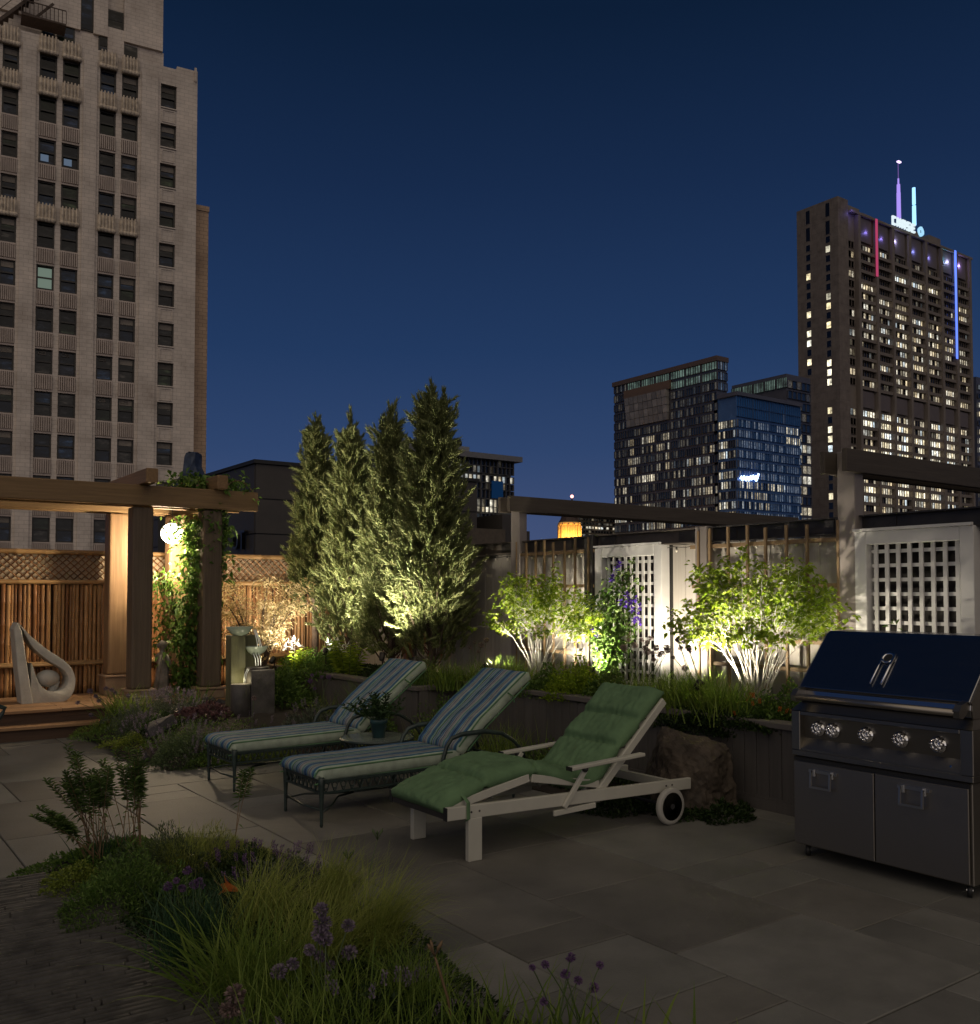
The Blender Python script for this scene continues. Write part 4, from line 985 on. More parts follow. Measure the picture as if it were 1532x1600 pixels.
# ---------------------------------------------------------------- striped chaises of dark green cast iron
def stripemat():
    m, t, ns, ln, b = nodes('striped_canvas'); b.inputs['Roughness'].default_value = .85; b.inputs['Specular IOR Level'].default_value = .15
    tcn = ns.new('ShaderNodeTexCoord'); sp = ns.new('ShaderNodeSeparateXYZ'); ln.new(tcn.outputs['Object'], sp.inputs[0])
    mr = N(ns, 'ShaderNodeMapRange'); mr.inputs['From Min'].default_value = -.31; mr.inputs['From Max'].default_value = .31; mr.inputs['To Max'].default_value = 1.6; ln.new(sp.outputs['Y'], mr.inputs[0]); frc = N(ns, 'ShaderNodeMath', operation='FRACT'); ln.new(mr.outputs[0], frc.inputs[0])
    nvy, blu, gry, grn, teal, wht = (.028, .058, .13), (.065, .15, .265), (.26, .265, .265), (.085, .165, .11), (.11, .235, .24), (.36, .39, .37)
    seq = [(0, grn), (.03, wht), (.045, teal), (.09, nvy), (.125, blu), (.17, teal), (.19, wht), (.205, gry), (.26, nvy), (.275, gry), (.33, grn), (.355, wht), (.37, blu), (.43, nvy), (.475, blu), (.52, gry), (.54, teal), (.585, grn), (.60, wht), (.615, gry), (.68, nvy), (.70, gry), (.745, blu), (.79, wht), (.80, nvy), (.85, teal), (.89, gry), (.92, blu), (.955, wht), (.97, grn)]
    r = ramp(ns, seq, 'CONSTANT'); ln.new(frc.outputs[0], r.inputs[0])
    # sides and back of the cushion are plain pale green
    ge = ns.new('ShaderNodeNewGeometry'); ab = N(ns, 'ShaderNodeMath', operation='ABSOLUTE'); s2 = ns.new('ShaderNodeSeparateXYZ'); ln.new(tcn.outputs['Normal'], s2.inputs[0]); ln.new(s2.outputs['Y'], ab.inputs[0])
    gt = N(ns, 'ShaderNodeMath', operation='GREATER_THAN'); gt.inputs[1].default_value = .45; a3 = N(ns, 'ShaderNodeMath', operation='ABSOLUTE'); ln.new(sp.outputs['Y'], a3.inputs[0]); g3 = N(ns, 'ShaderNodeMath', operation='GREATER_THAN'); g3.inputs[1].default_value = .287; ln.new(a3.outputs[0], g3.inputs[0]); mxx = N(ns, 'ShaderNodeMath', operation='MAXIMUM'); ln.new(ab.outputs[0], mxx.inputs[0]); ln.new(g3.outputs[0], mxx.inputs[1]); ln.new(mxx.outputs[0], gt.inputs[0])
    mx = N(ns, 'ShaderNodeMix', data_type='RGBA'); ln.new(gt.outputs[0], mx.inputs[0]); ln.new(r.outputs[0], mx.inputs[6]); mx.inputs[7].default_value = (.34, .40, .32, 1)
    nz = N(ns, 'ShaderNodeTexNoise', Scale=14.0, Detail=5.0); ln.new(tcn.outputs['Object'], nz.inputs['Vector'])
    r2 = ramp(ns, [(.3, (.78,)*3), (.7, (1.08,)*3)]); ln.new(nz.outputs['Fac'], r2.inputs[0])
    m2 = N(ns, 'ShaderNodeMix', data_type='RGBA', blend_type='MULTIPLY'); m2.inputs[0].default_value = 1; ln.new(mx.outputs[2], m2.inputs[6]); ln.new(r2.outputs[0], m2.inputs[7])
    ln.new(m2.outputs[2], b.inputs['Base Color'])
    n3 = N(ns, 'ShaderNodeTexNoise', Scale=420.0, Detail=2.0); ln.new(tcn.outputs['Object'], n3.inputs['Vector'])
    bp = N(ns, 'ShaderNodeBump', Strength=.25, Distance=.002); ln.new(n3.outputs['Fac'], bp.inputs['Height']); ln.new(bp.outputs[0], b.inputs['Normal'])
    return m
M_STRIPE = stripemat()
M_PIPE = mat('green_piping', (.07, .16, .075), .8)
M_IRON = mat('dark_green_iron', (.022, .036, .032), .38, var=.35, scale=18, spec=.5, bump=.1, bscale=120)
def chaise():
    t = thing('chaise_longue', 'dark green iron chaise with blue striped cushion nearest the green lounger', 'chaise', (2.94, 6.40, 0))
    W2 = .305
    # seat and back cushions
    V, Fc = cushion([(-.06, .345), (-.045, .40), (0, .418), (.3, .418), (.8, .425), (1.10, .430), (1.17, .425)], .60, .105, [], wrinkle=.0025, seed=1, edge=.02, round_=.22)
    c = MB().add(V, Fc).obj('seat_cushion', M_STRIPE, t, True)
    V, Fc = cushion([(1.13, .43), (1.20, .52), (1.35, .66), (1.52, .79), (1.80, 1.0), (1.835, 1.01)], .60, .105, [.09], .35, wrinkle=.003, seed=4, rumple=.012, round_=.22)
    c2 = MB().add(V, Fc).obj('back_cushion', M_STRIPE, t, True)
    for s in (-1, 1):
        y = s*.298
        MB().tube([(-.055, y, .352), (-.02, y, .398), (.3, y, .405), (1.1, y, .415)], .006, 6).tube([(-.05, y, .30), (.3, y, .318), (1.1, y, .328)], .006, 6).obj('piping', M_PIPE, c)
        MB().tube([(1.16, y, .45), (1.36, y, .655), (1.54, y, .79), (1.81, y, .99)], .006, 6).tube([(1.24, y, .41), (1.43, y, .59), (1.85, y, .91)], .006, 6).obj('piping', M_PIPE, c2)
        MB().tube([(1.62, y+s*.012, .84), (1.66, y+s*.025, .81), (1.68, y+s*.02, .76)], .006, 5).obj('tie', M_PIPE, c2)
    # frame rails, scrollwork apron
    f = MB()
    for s in (-1, 1):
        y = s*W2; f.bar((-.01, y, .315), (1.72, y, .315), .022, .018); f.bar((.0, y, .235), (1.70, y, .235), .018, .014)
    for z in (.315, .235): f.bar((0, -W2, z), (0, W2, z), .02, .016)
    f.bar((1.71, -W2, .30), (1.71, W2, .30), .02, .02)
    for i in range(11): f.bar((.12+.15*i, -W2, .305), (.12+.15*i, W2, .305), .025, .006)
    f.obj('frame', M_IRON, t)
    ap = MB()
    def scroll(p, q):
        p = Vector(p); q = Vector(q); L = (q-p).length; n = max(2, round(L/.068)); d = (q-p)/n
        for i in range(n):
            a = p+d*i; pts = []
            for k in range(9):
                u = k/8; pts.append(a+d*u+Vector((0, 0, .275+.034*math.cos(2*math.pi*u)+0)))
            ap.tube(pts, .0065, 5, flat=.7)
            ap.tube([a+d*(.5+.3*math.cos(v))+Vector((0, 0, .283+.022*math.sin(v))) for v in np.linspace(0, 2*math.pi, 9)], .005, 4)
    scroll((0, -W2, 0), (1.70, -W2, 0)); scroll((0, W2, 0), (1.70, W2, 0)); scroll((0, -W2, 0), (0, W2, 0))
    ap.obj('apron', M_IRON, t, True)
    for x in (0, 1.10, 1.68):
        for s in (-1, 1):
            y = s*W2
            MB().lathe([(.008, 0), (.013, .012), (.011, .03), (.0145, .15), (.019, .25), (.024, .29), (.024, .33), (.018, .345)], 10).obj('leg', M_IRON, t, True, loc=(x, y, 0))
    sr = MB()
    for s in (-1, 1):
        y = s*W2
        sr.tube([(0, y, .10), (.12, y*.75, .13), (.25, y*.2, .145), (.40, y*.04, .148)], .008, 6); sr.tube([(1.10, y, .10), (.98, y*.75, .13), (.85, y*.2, .145), (.70, y*.04, .148)], .008, 6)
        sr.tube([(1.10, y, .11), (1.4, y, .14), (1.68, y, .11)], .008, 6)
    sr.tube([(.38, 0, .148), (.72, 0, .148)], .008, 6); sr.tube([(0, -W2, .12), (0, 0, .105), (0, W2, .12)], .008, 6)
    sr.obj('stretcher', M_IRON, t, True)
    for s in (-1, 1):
        y = s*(W2+.02)
        MB().tube([(.985, y, .29), (1.0, y, .38), (1.03, y, .47), (1.075, y, .525), (1.16, y, .548), (1.38, y, .555), (1.55, y, .525), (1.67, y, .455), (1.76, y, .36), (1.78, y, .31)],
                  [.014, .014, .014, .015, .016, .016, .014, .013, .012, .012], 8, flat=1.2).obj('arm', M_IRON, t, True)
        MB().bar((1.12, s*.27, .31), (1.80, s*.27, .925), .02, .02).obj('back_rail', M_IRON, t)
    b = MB()
    for i in range(8): b.bar((1.17+.08*i, -.27, .355+.0725*i), (1.17+.08*i, .27, .355+.0725*i), .018, .006)
    b.obj('back_slats', M_IRON, t)
    MB().tube([(1.74, .24, .88), (1.80, .25, .75), (1.76, .25, .62), (1.66, .25, .53)], .004, 5).obj('back_stay', M_IRON, t)
    return t
ch2 = chaise(); ch2['group'] = 'striped iron chaises on the patio'
ch1 = dup(ch2, (2.885, 7.915, 0), label='dark green iron chaise with blue striped cushion beside the fountain bed')

# ---------------------------------------------------------------- white slatted lounger with green pad
M_LWHITE = mat('white_resin', (.46, .45, .39), .5, var=.06, scale=5)
M_BLACKP = plain('black_plastic', (.015, .015, .015), .5)
def padmat():
    m = mat('green_cloth', (.115, .195, .10), .85, var=.14, scale=10, bump=.2, bscale=300, spec=.12); return m
M_PAD = padmat()
lg = thing('sun_lounger', 'white wheeled sun lounger with quilted green pad in front of the boulder', 'lounger', (3.13, 5.125, 0))
for s in (-1, 1):
    y = s*.325
    bevel(MB().bar((0, y, .305), (2.12, y, .250), .034, .080).obj('side_rail', M_LWHITE, lg), .004)
    e = MB().bar((-.006, y, .305), (.0, y, .305), .036, .078).obj('end_cap', M_BLACKP, lg)
    lgm = bevel(MB().box(.155, .255, y-.02-s*.0, y+.02, 0, .262).obj('leg', M_LWHITE, lg), .004)
    bm_ = MB()
    for dx in (.17, .235): bm_.lathe([(0, -.004), (.007, -.004), (.007, 0)], 8, (0, 0, 0))
    for dx in (.175, .235):
        o = MB().lathe([(.0, .004), (.006, .003), (.007, 0)], 8).obj('bolt', M_STEELD, lg, loc=(dx, y+s*.0175, .30), rot=(-s*math.pi/2, 0, 0))
    for dx in (1.86, 1.92): MB().lathe([(.0, .004), (.006, .003), (.007, 0)], 8).obj('bolt', M_STEELD, lg, loc=(dx, y+s*.0175, .262), rot=(-s*math.pi/2, 0, 0))
    y2 = s*.285
    bevel(MB().bar((.06, y2, .335), (.66, y2, .445), .026, .052).obj('leg_rest_rail', M_LWHITE, lg), .004)
    bevel(MB().bar((.68, y2, .440), (1.26, y2, .335), .026, .052).obj('seat_rail', M_LWHITE, lg), .004)
    bevel(MB().bar((1.20, s*.30, .24), (1.885, s*.30, .86), .026, .055).obj('back_rail', M_LWHITE, lg), .004)
    ya = s*.375
    bevel(MB().bar((.93, ya, .485), (1.60, ya, .515), .055, .024).obj('arm_rest', M_LWHITE, lg), .005)
    MB().bar((.925, ya, .485), (.93, ya, .485), .057, .027).obj('arm_cap', M_BLACKP, lg)
    bevel(MB().bar((.90, ya-s*.02, .235), (1.10, ya-s*.02, .478), .022, .034).obj('arm_strut', M_LWHITE, lg), .003)
    MB().ball((1.07, ya-s*.005, .468), .022, 8, 6).obj('pivot', M_BLACKP, lg)
    bevel(MB().bar((.82, s*.345, .205), (1.18, s*.345, .215), .02, .035).obj('catch_rail', M_LWHITE, lg), .003)
    w_ = MB().lathe([(.098, -.022), (.118, -.024), (.130, -.012), (.130, .012), (.118, .024), (.098, .022)], 28)
    w_.add(*(lambda q: (q.v, q.f))(MB().lathe([(.098, .022), (.098, -.022)], 28)))
    wl = w_.obj('wheel', mat('grey_tyre', (.36, .35, .32), .6, var=.1), lg, True, loc=(1.845, s*.395, .130), rot=(math.pi/2, 0, 0))
    hb = MB().lathe([(0, -.026), (.020, -.026), (.020, .026), (0, .026)], 12).lathe([(.085, -.01), (.0985, -.012), (.0985, .012), (.085, .01)], 24)
    hb.lathe([(.0, -.003), (.09, -.003), (.09, .003), (0, .003)], 24)
    for k in range(8):
        a = k*math.pi/4; hb.bar((.015*math.cos(a), .015*math.sin(a), 0), (.09*math.cos(a), .09*math.sin(a), 0), .014, .020, (0, 0, 1))
    hb.obj('hub', mat('dark_hub', (.035, .035, .037), .5), wl)
MB().tube([(1.845, -.38, .13), (1.845, .38, .13)], .012, 8).obj('axle', M_BLACKP, lg)
bevel(MB().box(-.0, .03, -.31, .31, .27, .34).obj('cross_rail', M_STEELD, lg), .003)
MB().box(1.93, 1.97, -.305, .305, .225, .285).obj('cross_rail', M_LWHITE, lg)
for i in range(13):
    x = .09+.09*i; z = .352+.165*(x-.06) if x < .67 else .455-.18*(x-.68)
    bevel(MB().box(x-.03, x+.03, -.27, .27, z-.008, z+.008).obj('slat', M_LWHITE, lg), .003)
for i in range(8):
    u = .12+.1*i; MB().bar((1.20+.685*u, -.285, .262+.62*u), (1.20+.685*u, .285, .262+.62*u), .07, .014, (-.62, 0, .685)).obj('slat', M_LWHITE, lg)
V, Fc = cushion([(-.06, .325), (-.045, .375), (.02, .41), (.20, .475), (.40, .525), (.58, .555), (.74, .54), (.95, .475), (1.12, .43), (1.22, .44), (1.33, .535), (1.50, .69), (1.68, .845), (1.80, .945), (1.86, .975)],
                .60, .125, [.42, .86, 1.32, 1.62, 1.88], 1.0, wrinkle=.013, seed=3, rumple=.014, nv=40, sub=22, round_=.9)
pad = MB().add(V, Fc).obj('pad', M_PAD, lg, True)
for s in (-1, 1): MB().tube([(.14, s*.30, .40), (.15, s*.345, .36), (.15, s*.348, .26), (.145, s*.33, .25)], [.016]*4, 6, flat=.25).obj('tie', M_PAD, lg)

# ---------------------------------------------------------------- round glass side table with a potted plant
M_GLASS = mat('frosted_table_glass', (.16, .19, .17), .15, var=.2, scale=3, spec=.6)
tb = thing('side_table', 'round glass side table on curved iron legs between the striped chaises', 'table', (3.95, 7.13, 0))
MB().lathe([(.295, .405), (.30, .41), (.295, .415)], 40).obj('table_top', M_GLASS, tb)
MB().tube([(.305*math.cos(a), .305*math.sin(a), .405) for a in np.linspace(0, 2*math.pi, 41)], .011, 6, cap=False).obj('rim', M_IRON, tb, True)
for k in range(4):
    a = k*math.pi/2+.4; MB().tube([(.28*math.cos(a), .28*math.sin(a), .395), (.2*math.cos(a), .2*math.sin(a), .25), (.16*math.cos(a), .16*math.sin(a), .15), (.24*math.cos(a), .24*math.sin(a), .0)], .010, 7).obj('leg', M_IRON, tb, True)
b = MB()
for k in range(18):
    a = k*math.pi/9; b.tube([(.27*math.cos(a), .27*math.sin(a), .35+.0), (.272*math.cos(a+.09), .272*math.sin(a+.09), .385), (.27*math.cos(a+.17), .27*math.sin(a+.17), .35)], .006, 5)
b.obj('apron', M_IRON, tb)
M_LDARK = leafmat('dark_leaf', (.018, .04, .012), (.05, .095, .03), .25)
pp = thing('potted_plant', 'bushy green plant in a dark teal pot on the glass side table', 'plant', (3.95, 7.10, .415))
MB().lathe([(.048, 0), (.052, .004), (.068, .12), (.076, .122), (.078, .155), (.070, .156), (.066, .13), (0, .125)], 24).obj('pot', mat('teal_pot', (.02, .055, .06), .4), pp, True)
SVt = []; 
stp = MB(); LP = []; LD = []
for i in range(26):
    a = random.uniform(0, 6.28); e = random.uniform(.15, 1.15); L = random.uniform(.16, .30)
    d_ = Vector((math.cos(a)*math.sin(e), math.sin(a)*math.sin(e), math.cos(e))); p0 = Vector((d_.x*.03, d_.y*.03, .13)); p1 = p0+d_*L
    stp.tube([p0, p0+d_*L*.5+Vector((0, 0, .01)), p1], [.003, .002, .001], 4)
    for k in range(16):
        u = .3+.7*k/15; b_ = k*2.4; LP.append(p0+d_*L*u); LD.append((d_*.5+Vector((math.cos(b_), math.sin(b_), .35))).normalized())
stp.obj('stem', plain('green_stem', (.05, .09, .03), .6), pp)
part('foliage', leaves(np.array(LP), np.array(LD), RNG.uniform(.045, .075, len(LP)), RNG.uniform(.018, .028, len(LP)), droop=.1), M_LDARK, pp)

# ---------------------------------------------------------------- boulder
from mathutils import noise as mnoise
def rockmesh(name, pts, m, sub=4, rough=.06, seed=0, freq=3.0):
    import bmesh
    bm = bmesh.new()
    for p in pts: bm.verts.new(p)
    bmesh.ops.convex_hull(bm, input=bm.verts)
    for v in [v for v in bm.verts if not v.link_faces]: bm.verts.remove(v)
    bmesh.ops.triangulate(bm, faces=bm.faces)
    for _ in range(sub): bmesh.ops.subdivide_edges(bm, edges=bm.edges, cuts=1, use_grid_fill=True)
    bm.normal_update()
    for v in bm.verts:
        c = v.co*freq+Vector((seed, seed*2, 0)); n = mnoise.noise(c)+.5*mnoise.noise(c*2.3)+.3*mnoise.noise(c*6)
        v.co += v.normal*n*rough
    me = bpy.data.meshes.new(name); bm.to_mesh(me); bm.free(); me.materials.append(m); return me
M_ROCK = mat('brown_rock', (.068, .053, .039), .75, var=.55, scale=5, bump=.9, bscale=14)
bo = link('boulder', rockmesh('boulder', [(-.05, .52, 0), (.1, .50, .12), (-.12, .25, .25), (.05, .33, .60), (.15, .22, .58), (-.1, .15, .50), (.0, -.12, .52), (.2, -.22, .50), (-.05, -.25, .42), (-.1, -.22, 0), (.25, -.25, .0), (.42, .2, .0), (.40, .1, .5), (-.25, .3, 0), (-.2, .05, 0), (-.22, .0, .2)], M_ROCK, 4, .055, 3, 4), None, (5.42, 4.95, -.02))
prop(bo, 'large brown angular boulder against the grey planter behind the lounger wheel', 'boulder')

# ---------------------------------------------------------------- gas grill on a stainless cart
def steelmat(name, col, rough):
    m, t, ns, ln, b = nodes(name); b.inputs['Metallic'].default_value = 1; b.inputs['Base Color'].default_value = (*col, 1)
    tcn = ns.new('ShaderNodeTexCoord'); mp = ns.new('ShaderNodeMapping'); mp.inputs['Scale'].default_value = (3, 1.2, 160); ln.new(tcn.outputs['Object'], mp.inputs[0])
    nz = N(ns, 'ShaderNodeTexNoise', Scale=3.0, Detail=4.0); ln.new(mp.outputs[0], nz.inputs['Vector'])
    mr = N(ns, 'ShaderNodeMapRange'); mr.inputs['To Min'].default_value = rough-.07; mr.inputs['To Max'].default_value = rough+.1; ln.new(nz.outputs['Fac'], mr.inputs[0]); ln.new(mr.outputs[0], b.inputs['Roughness'])
    bp = N(ns, 'ShaderNodeBump', Strength=.04, Distance=.002); ln.new(nz.outputs['Fac'], bp.inputs['Height']); ln.new(bp.outputs[0], b.inputs['Normal']); return m
M_HOOD = steelmat('hood_steel', (.30, .30, .31), .20); M_SS = steelmat('brushed_steel', (.29, .27, .24), .34); M_SSD = steelmat('cabinet_steel', (.31, .285, .25), .42); M_CHR = plain('chrome', (.75, .75, .76), .08, 1.0)
M_HAND = plain('polished_steel', (.55, .55, .55), .30, 1.0); gr = thing('gas_grill', 'stainless steel gas grill with closed hood on a two-door wheeled cart', 'grill', (5.03, 3.175, 0))
hw = .56
bevel(MB().box(.01, .66, -hw, hw, .075, .615).obj('cabinet', M_SSD, gr), .004)
for s in (-1, 1):
    bevel(MB().box(-.012, .0, min(s*.004, s*(hw-.012)), max(s*.004, s*(hw-.012)), .085, .588).obj('door', M_SSD, gr), .003)
    d_ = gr.children[-1]
    yc = .335 if s > 0 else -.245
    h = MB().bar((-.02, yc-.095, .545), (-.02, yc+.095, .545), .012, .018)
    for q in (-.066, .066): h.bar((-.045, yc+q, .548), (-.05, yc+q, .455), .011, .011); h.bar((-.012, yc+q, .545), (-.05, yc+q, .545), .011, .011)
    h.bar((-.05, yc-.072, .452), (-.05, yc+.072, .452), .012, .012)
    for q in (-.062, .062): h.lathe([(.013, -.03), (.013, .012)], 10, (-.022, yc+q, .545))
    h.obj('handle', M_HAND, d_)
MB().box(-.006, .01, -.07, .07, .596, .606).obj('latch_slot', M_BLACKP, gr)
MB().box(-.004, .01, -hw+.01, hw-.01, .592, .612).obj('shadow_gap', M_BLACKP, gr)
# control box with bezel
fb = MB(); fb.box(.0, .66, -hw-.01, hw+.01, .62, .655); fb.box(.0, .66, hw-.05, hw+.012, .656, .90); fb.box(.0, .66, -hw-.012, -hw+.06, .656, .90); fb.box(-.0, .10, -hw+.061, hw-.051, .872, .90)
bevel(fb.obj('control_frame', M_SS, gr), .004)
MB().add([(.055, -hw+.06, .73), (.055, hw-.05, .73), (.035, hw-.05, .872), (.035, -hw+.06, .872), (.006, -hw+.06, .668), (.006, hw-.05, .668), (.006, -hw+.06, .656), (.006, hw-.05, .656)],
         [(0, 3, 2, 1), (4, 0, 1, 5), (6, 4, 5, 7)]).obj('control_panel', M_SS, gr)
for yk in (.405, .302, .079, -.138, -.36):
    k_ = MB().lathe([(.046, 0), (.048, .006), (.046, .012), (.036, .014), (.033, .022), (.0, .024)], 24)
    for q in range(8):
        a = q*math.pi/4; k_.lathe([(.012, .008), (.013, .03), (.010, .038), (0, .04)], 8, (.027*math.cos(a), .027*math.sin(a), 0))
    k_.bar((-.02, -.012, .034), (.02, .012, .034), .012, .022, (0, 0, 1))
    k_.obj('knob', M_CHR, gr, True, loc=(.046, yk, .797), rot=(0, -math.pi/2+.1, 0))
MB().lathe([(0, .004), (.006, .004), (.008, 0)], 10).obj('igniter_button', M_CHR, gr, loc=(.02, -.44, .69), rot=(0, -1.2, 0))
# ledge and hood
MB().add([(-.002, -hw-.012, .901), (-.002, hw+.012, .901), (.07, hw-.02, .955), (.07, -hw+.02, .955), (.64, hw-.02, .955), (.64, -hw+.02, .955), (.64, hw+.012, .901), (.64, -hw-.012, .901)],
         [(0, 3, 2, 1), (3, 5, 4, 2), (1, 2, 4, 6), (0, 7, 5, 3)]).obj('ledge', M_SS, gr)
prof = [(.055, .957), (.045, 1.0), (.05, 1.030), (.035, 1.045), (.06, 1.075), (.33, 1.372), (.36, 1.388), (.54, 1.392), (.62, 1.35), (.655, 1.20), (.655, .957)]
hd = MB().prism(prof, lambda u, v, dd: (u, dd, v), -hw+.02, hw-.025).obj('hood', M_HOOD, gr); bevel(hd, .006, 2)
for s, y in ((1, hw-.024), (-1, -hw+.019)):
    MB().prism([(u*.985+.005, v-.004) for u, v in prof], lambda u, v, dd: (u, dd, v), y, y+s*.006).obj('hood_end', M_SSD, gr)
    MB().prism([(-.055, .965), (-.06, 1.0), (-.03, 1.035), (.05, 1.05), (.055, 1.0), (.02, .985), (-.02, .958)], lambda u, v, dd: (u, dd, v), s*(hw-.065), s*(hw-.028)).obj('handle_bracket', M_SS, gr)
MB().tube([(-.042, -hw+.06, .990), (-.042, hw-.06, .990)], .019, 14).obj('hood_handle', M_SSD, gr, True)
gn = Vector((-(1.372-1.075), 0, .33-.06)).normalized()
def onhood(u, y, off=.0): return Vector((.06+.27*u, y, 1.075+.297*u))+gn*off
em_ = MB(); em_.tube([onhood(.55, .03)+Vector((0, .034*math.cos(a), 0))+(onhood(1, 0)-onhood(0, 0)).normalized()*(.034*math.sin(a))+gn*.01 for a in np.linspace(0, 2*math.pi, 25)], .0075, 8, cap=False)
em_.tube([onhood(.60, .066, .012), onhood(.05, .066, .012)], .0055, 6); em_.tube([onhood(.62, -.004, .012), onhood(.05, -.004, .012)], .0075, 6)
em_.obj('hood_gauge', M_CHR, gr, True)
MB().lathe([(0, 0), (.03, 0), (.03, .006), (0, .007)], 20).obj('gauge_face', M_BLACKP, gr, loc=onhood(.55, .03, .004), rot=(0, -math.atan2(.297, .27), 0))
for x, y in ((.06, hw-.06), (.06, -hw+.05), (.60, hw-.06), (.60, -hw+.05)):
    c_ = MB().lathe([(.02, -.014), (.036, -.013), (.038, 0), (.036, .013), (.02, .014)], 16).obj('caster', M_BLACKP, gr, True, loc=(x, y, .038), rot=(math.pi/2, 0, .5))
    MB().lathe([(0, -.016), (.012, -.016), (.012, .016), (0, .016)], 10).obj('caster_hub', M_CHR, c_)
    MB().box(x-.02, x+.02, y-.02, y+.02, .068, .076).obj('caster_plate', M_SS, gr)

# ---------------------------------------------------------------- teardrop stone sculpture
M_CAST = mat('cast_stone', (.42, .41, .37), .8, var=.16, scale=6, bump=.25, bscale=50)
ts = thing('stone_sculpture', 'grey teardrop stone sculpture cradling a stone ball on the deck', 'sculpture', (2.35, 12.62, .32))
def c3(x, y): p = gy(x/3.648, 720+y/3.648, 12.62); return (p[0]-2.35, p[2]-.32)
outer = [c3(*p) for p in [(88, 920), (100, 926), (130, 962), (160, 993), (200, 1028), (240, 1060), (280, 1088), (320, 1112), (352, 1135), (378, 1158), (398, 1185), (410, 1212), (416, 1240), (414, 1275), (406, 1308), (390, 1338), (368, 1358), (335, 1371), (290, 1378), (230, 1379), (160, 1377)]]
inner = [c3(*p) for p in [(113, 968), (128, 995), (148, 1032), (172, 1065), (200, 1092), (235, 1120), (270, 1145), (302, 1163), (332, 1180), (352, 1198), (364, 1220), (368, 1245), (362, 1270), (346, 1290), (320, 1305), (285, 1312), (250, 1306), (222, 1290), (200, 1262), (183, 1222), (160, 1150)]]
n = len(outer); b = MB(); vs = []
for dd, k in ((-.15, 0), (.13, 1)):
    for (x, z) in outer: vs.append((x, dd, z))
    for (x, z) in inner: vs.append((x+(0.02 if k == 0 else 0), dd*.94, z))
fs = []
for i in range(n-1):
    fs.append((i, i+1, n+i+1, n+i)); q = 2*n; fs.append((q+i, q+n+i, q+n+i+1, q+i+1))
    fs.append((i+1, i, q+i, q+i+1)); fs.append((n+i, n+i+1, q+n+i+1, q+n+i))
fs.append((0, n, q+n, q)); fs.append((n-1, q+n-1, q+2*n-1, 2*n-1))
b.add(vs, fs); o = b.obj('loop', M_CAST, ts, True); bevel(o, .012, 2)
lim = [c3(*p) for p in [(88, 920), (68, 958), (85, 1160), (112, 1384), (176, 1378), (140, 1150), (112, 968)]]
o = bevel(MB().prism(lim, lambda u, v, dd: (u, dd, v), -.17, .16).obj('limb', M_CAST, ts), .01, 2)
cb = c3(272, 1240); MB().ball((cb[0], -.0, cb[1]), .128, 24, 16, (1.08, 1, .82)).obj('stone_ball', M_CAST, ts, True)
MB().tube([(cb[0]+.05, 0, cb[1]-.16), (cb[0]+.10, 0, cb[1]-.03)], .05, 8).obj('ball_rest', M_CAST, ts)

# ---------------------------------------------------------------- small robed figure
M_FIG = mat('weathered_cast', (.22, .195, .17), .85, var=.35, scale=12, bump=.4, bscale=70)
sf = thing('robed_statue', 'small weathered statue of a robed woman with a hair bun by the pergola post', 'statue', (3.66, 12.2, .32), .5)
rings = []
for z, rx, ry, ox, oy in ((0, .105, .095, 0, 0), (.03, .10, .09, 0, 0), (.15, .085, .078, .004, 0), (.28, .082, .074, .008, 0), (.36, .084, .072, .012, 0), (.42, .070, .060, .010, 0), (.48, .080, .062, .004, 0), (.535, .086, .058, 0, 0), (.56, .066, .048, 0, 0), (.575, .032, .032, .004, 0), (.60, .027, .029, .010, 0), (.615, .037, .040, .014, 0), (.64, .050, .052, .018, 0), (.67, .054, .057, .018, 0), (.70, .046, .049, .012, 0), (.72, .024, .026, .008, 0), (.728, .004, .004, .008, 0)):
    rings.append([(ox+rx*math.cos(a)*(1+.05*math.cos(9*a) if z < .4 else 1), oy+ry*math.sin(a)*(1+.05*math.cos(9*a) if z < .4 else 1), z) for a in np.linspace(0, 2*math.pi, 36, endpoint=False)])
b = MB().loft(rings)
for s in (-1, 1):
    b.tube([(0, s*.075, .535), (.02, s*.098, .46), (.055, s*.085, .40), (.10, s*.03, .43)], [.026, .025, .021, .015], 8)
b.ball((-.05, 0, .665), .032, 10, 8); b.ball((.068, 0, .652), .012, 8, 6); b.tube([(.02, -.07, .54), (.05, .0, .45), (.03, .06, .30), (.04, .07, .05)], [.014, .016, .018, .02], 6); b.tube([(-.06, -.05, .54), (-.085, -.02, .3), (-.10, 0, .02)], [.02, .03, .035], 6)
b.obj('figure', M_FIG, sf, True)

# ---------------------------------------------------------------- three-tier fountain
M_FST = mat('mossy_slate', (.10, .10, .052), .6, var=.45, scale=7, bump=.3, bscale=40, stretch=(1, 1, .25))
M_FDK = mat('dark_slate', (.06, .055, .052), .5, var=.4, scale=7, bump=.3, bscale=40)
M_BOWL = mat('glazed_bowl', (.34, .40, .33), .25, var=.2, scale=8)
M_WATER = plain('falling_water', (.75, .8, .8), .08, 0, .8)
FB = (4.03, 10.25, .28)
ft = thing('tiered_fountain', 'slate column fountain with three bowls spilling water at the back of the stone bed', 'fountain', FB)
def fx(px, y=10.25): return gy(px, 1050, y)[0]-FB[0]
def fz(py, y=10.25): return gy(385, py, y)[2]-FB[2]
def col(px0, px1, pt, pb, dy, m, dep=.17):
    o = MB().box(fx(px0), fx(px1), dy-dep/2, dy+dep/2, fz(pb) if pb else 0, fz(pt)).obj('column', m, ft); return bevel(o, .008, 2)
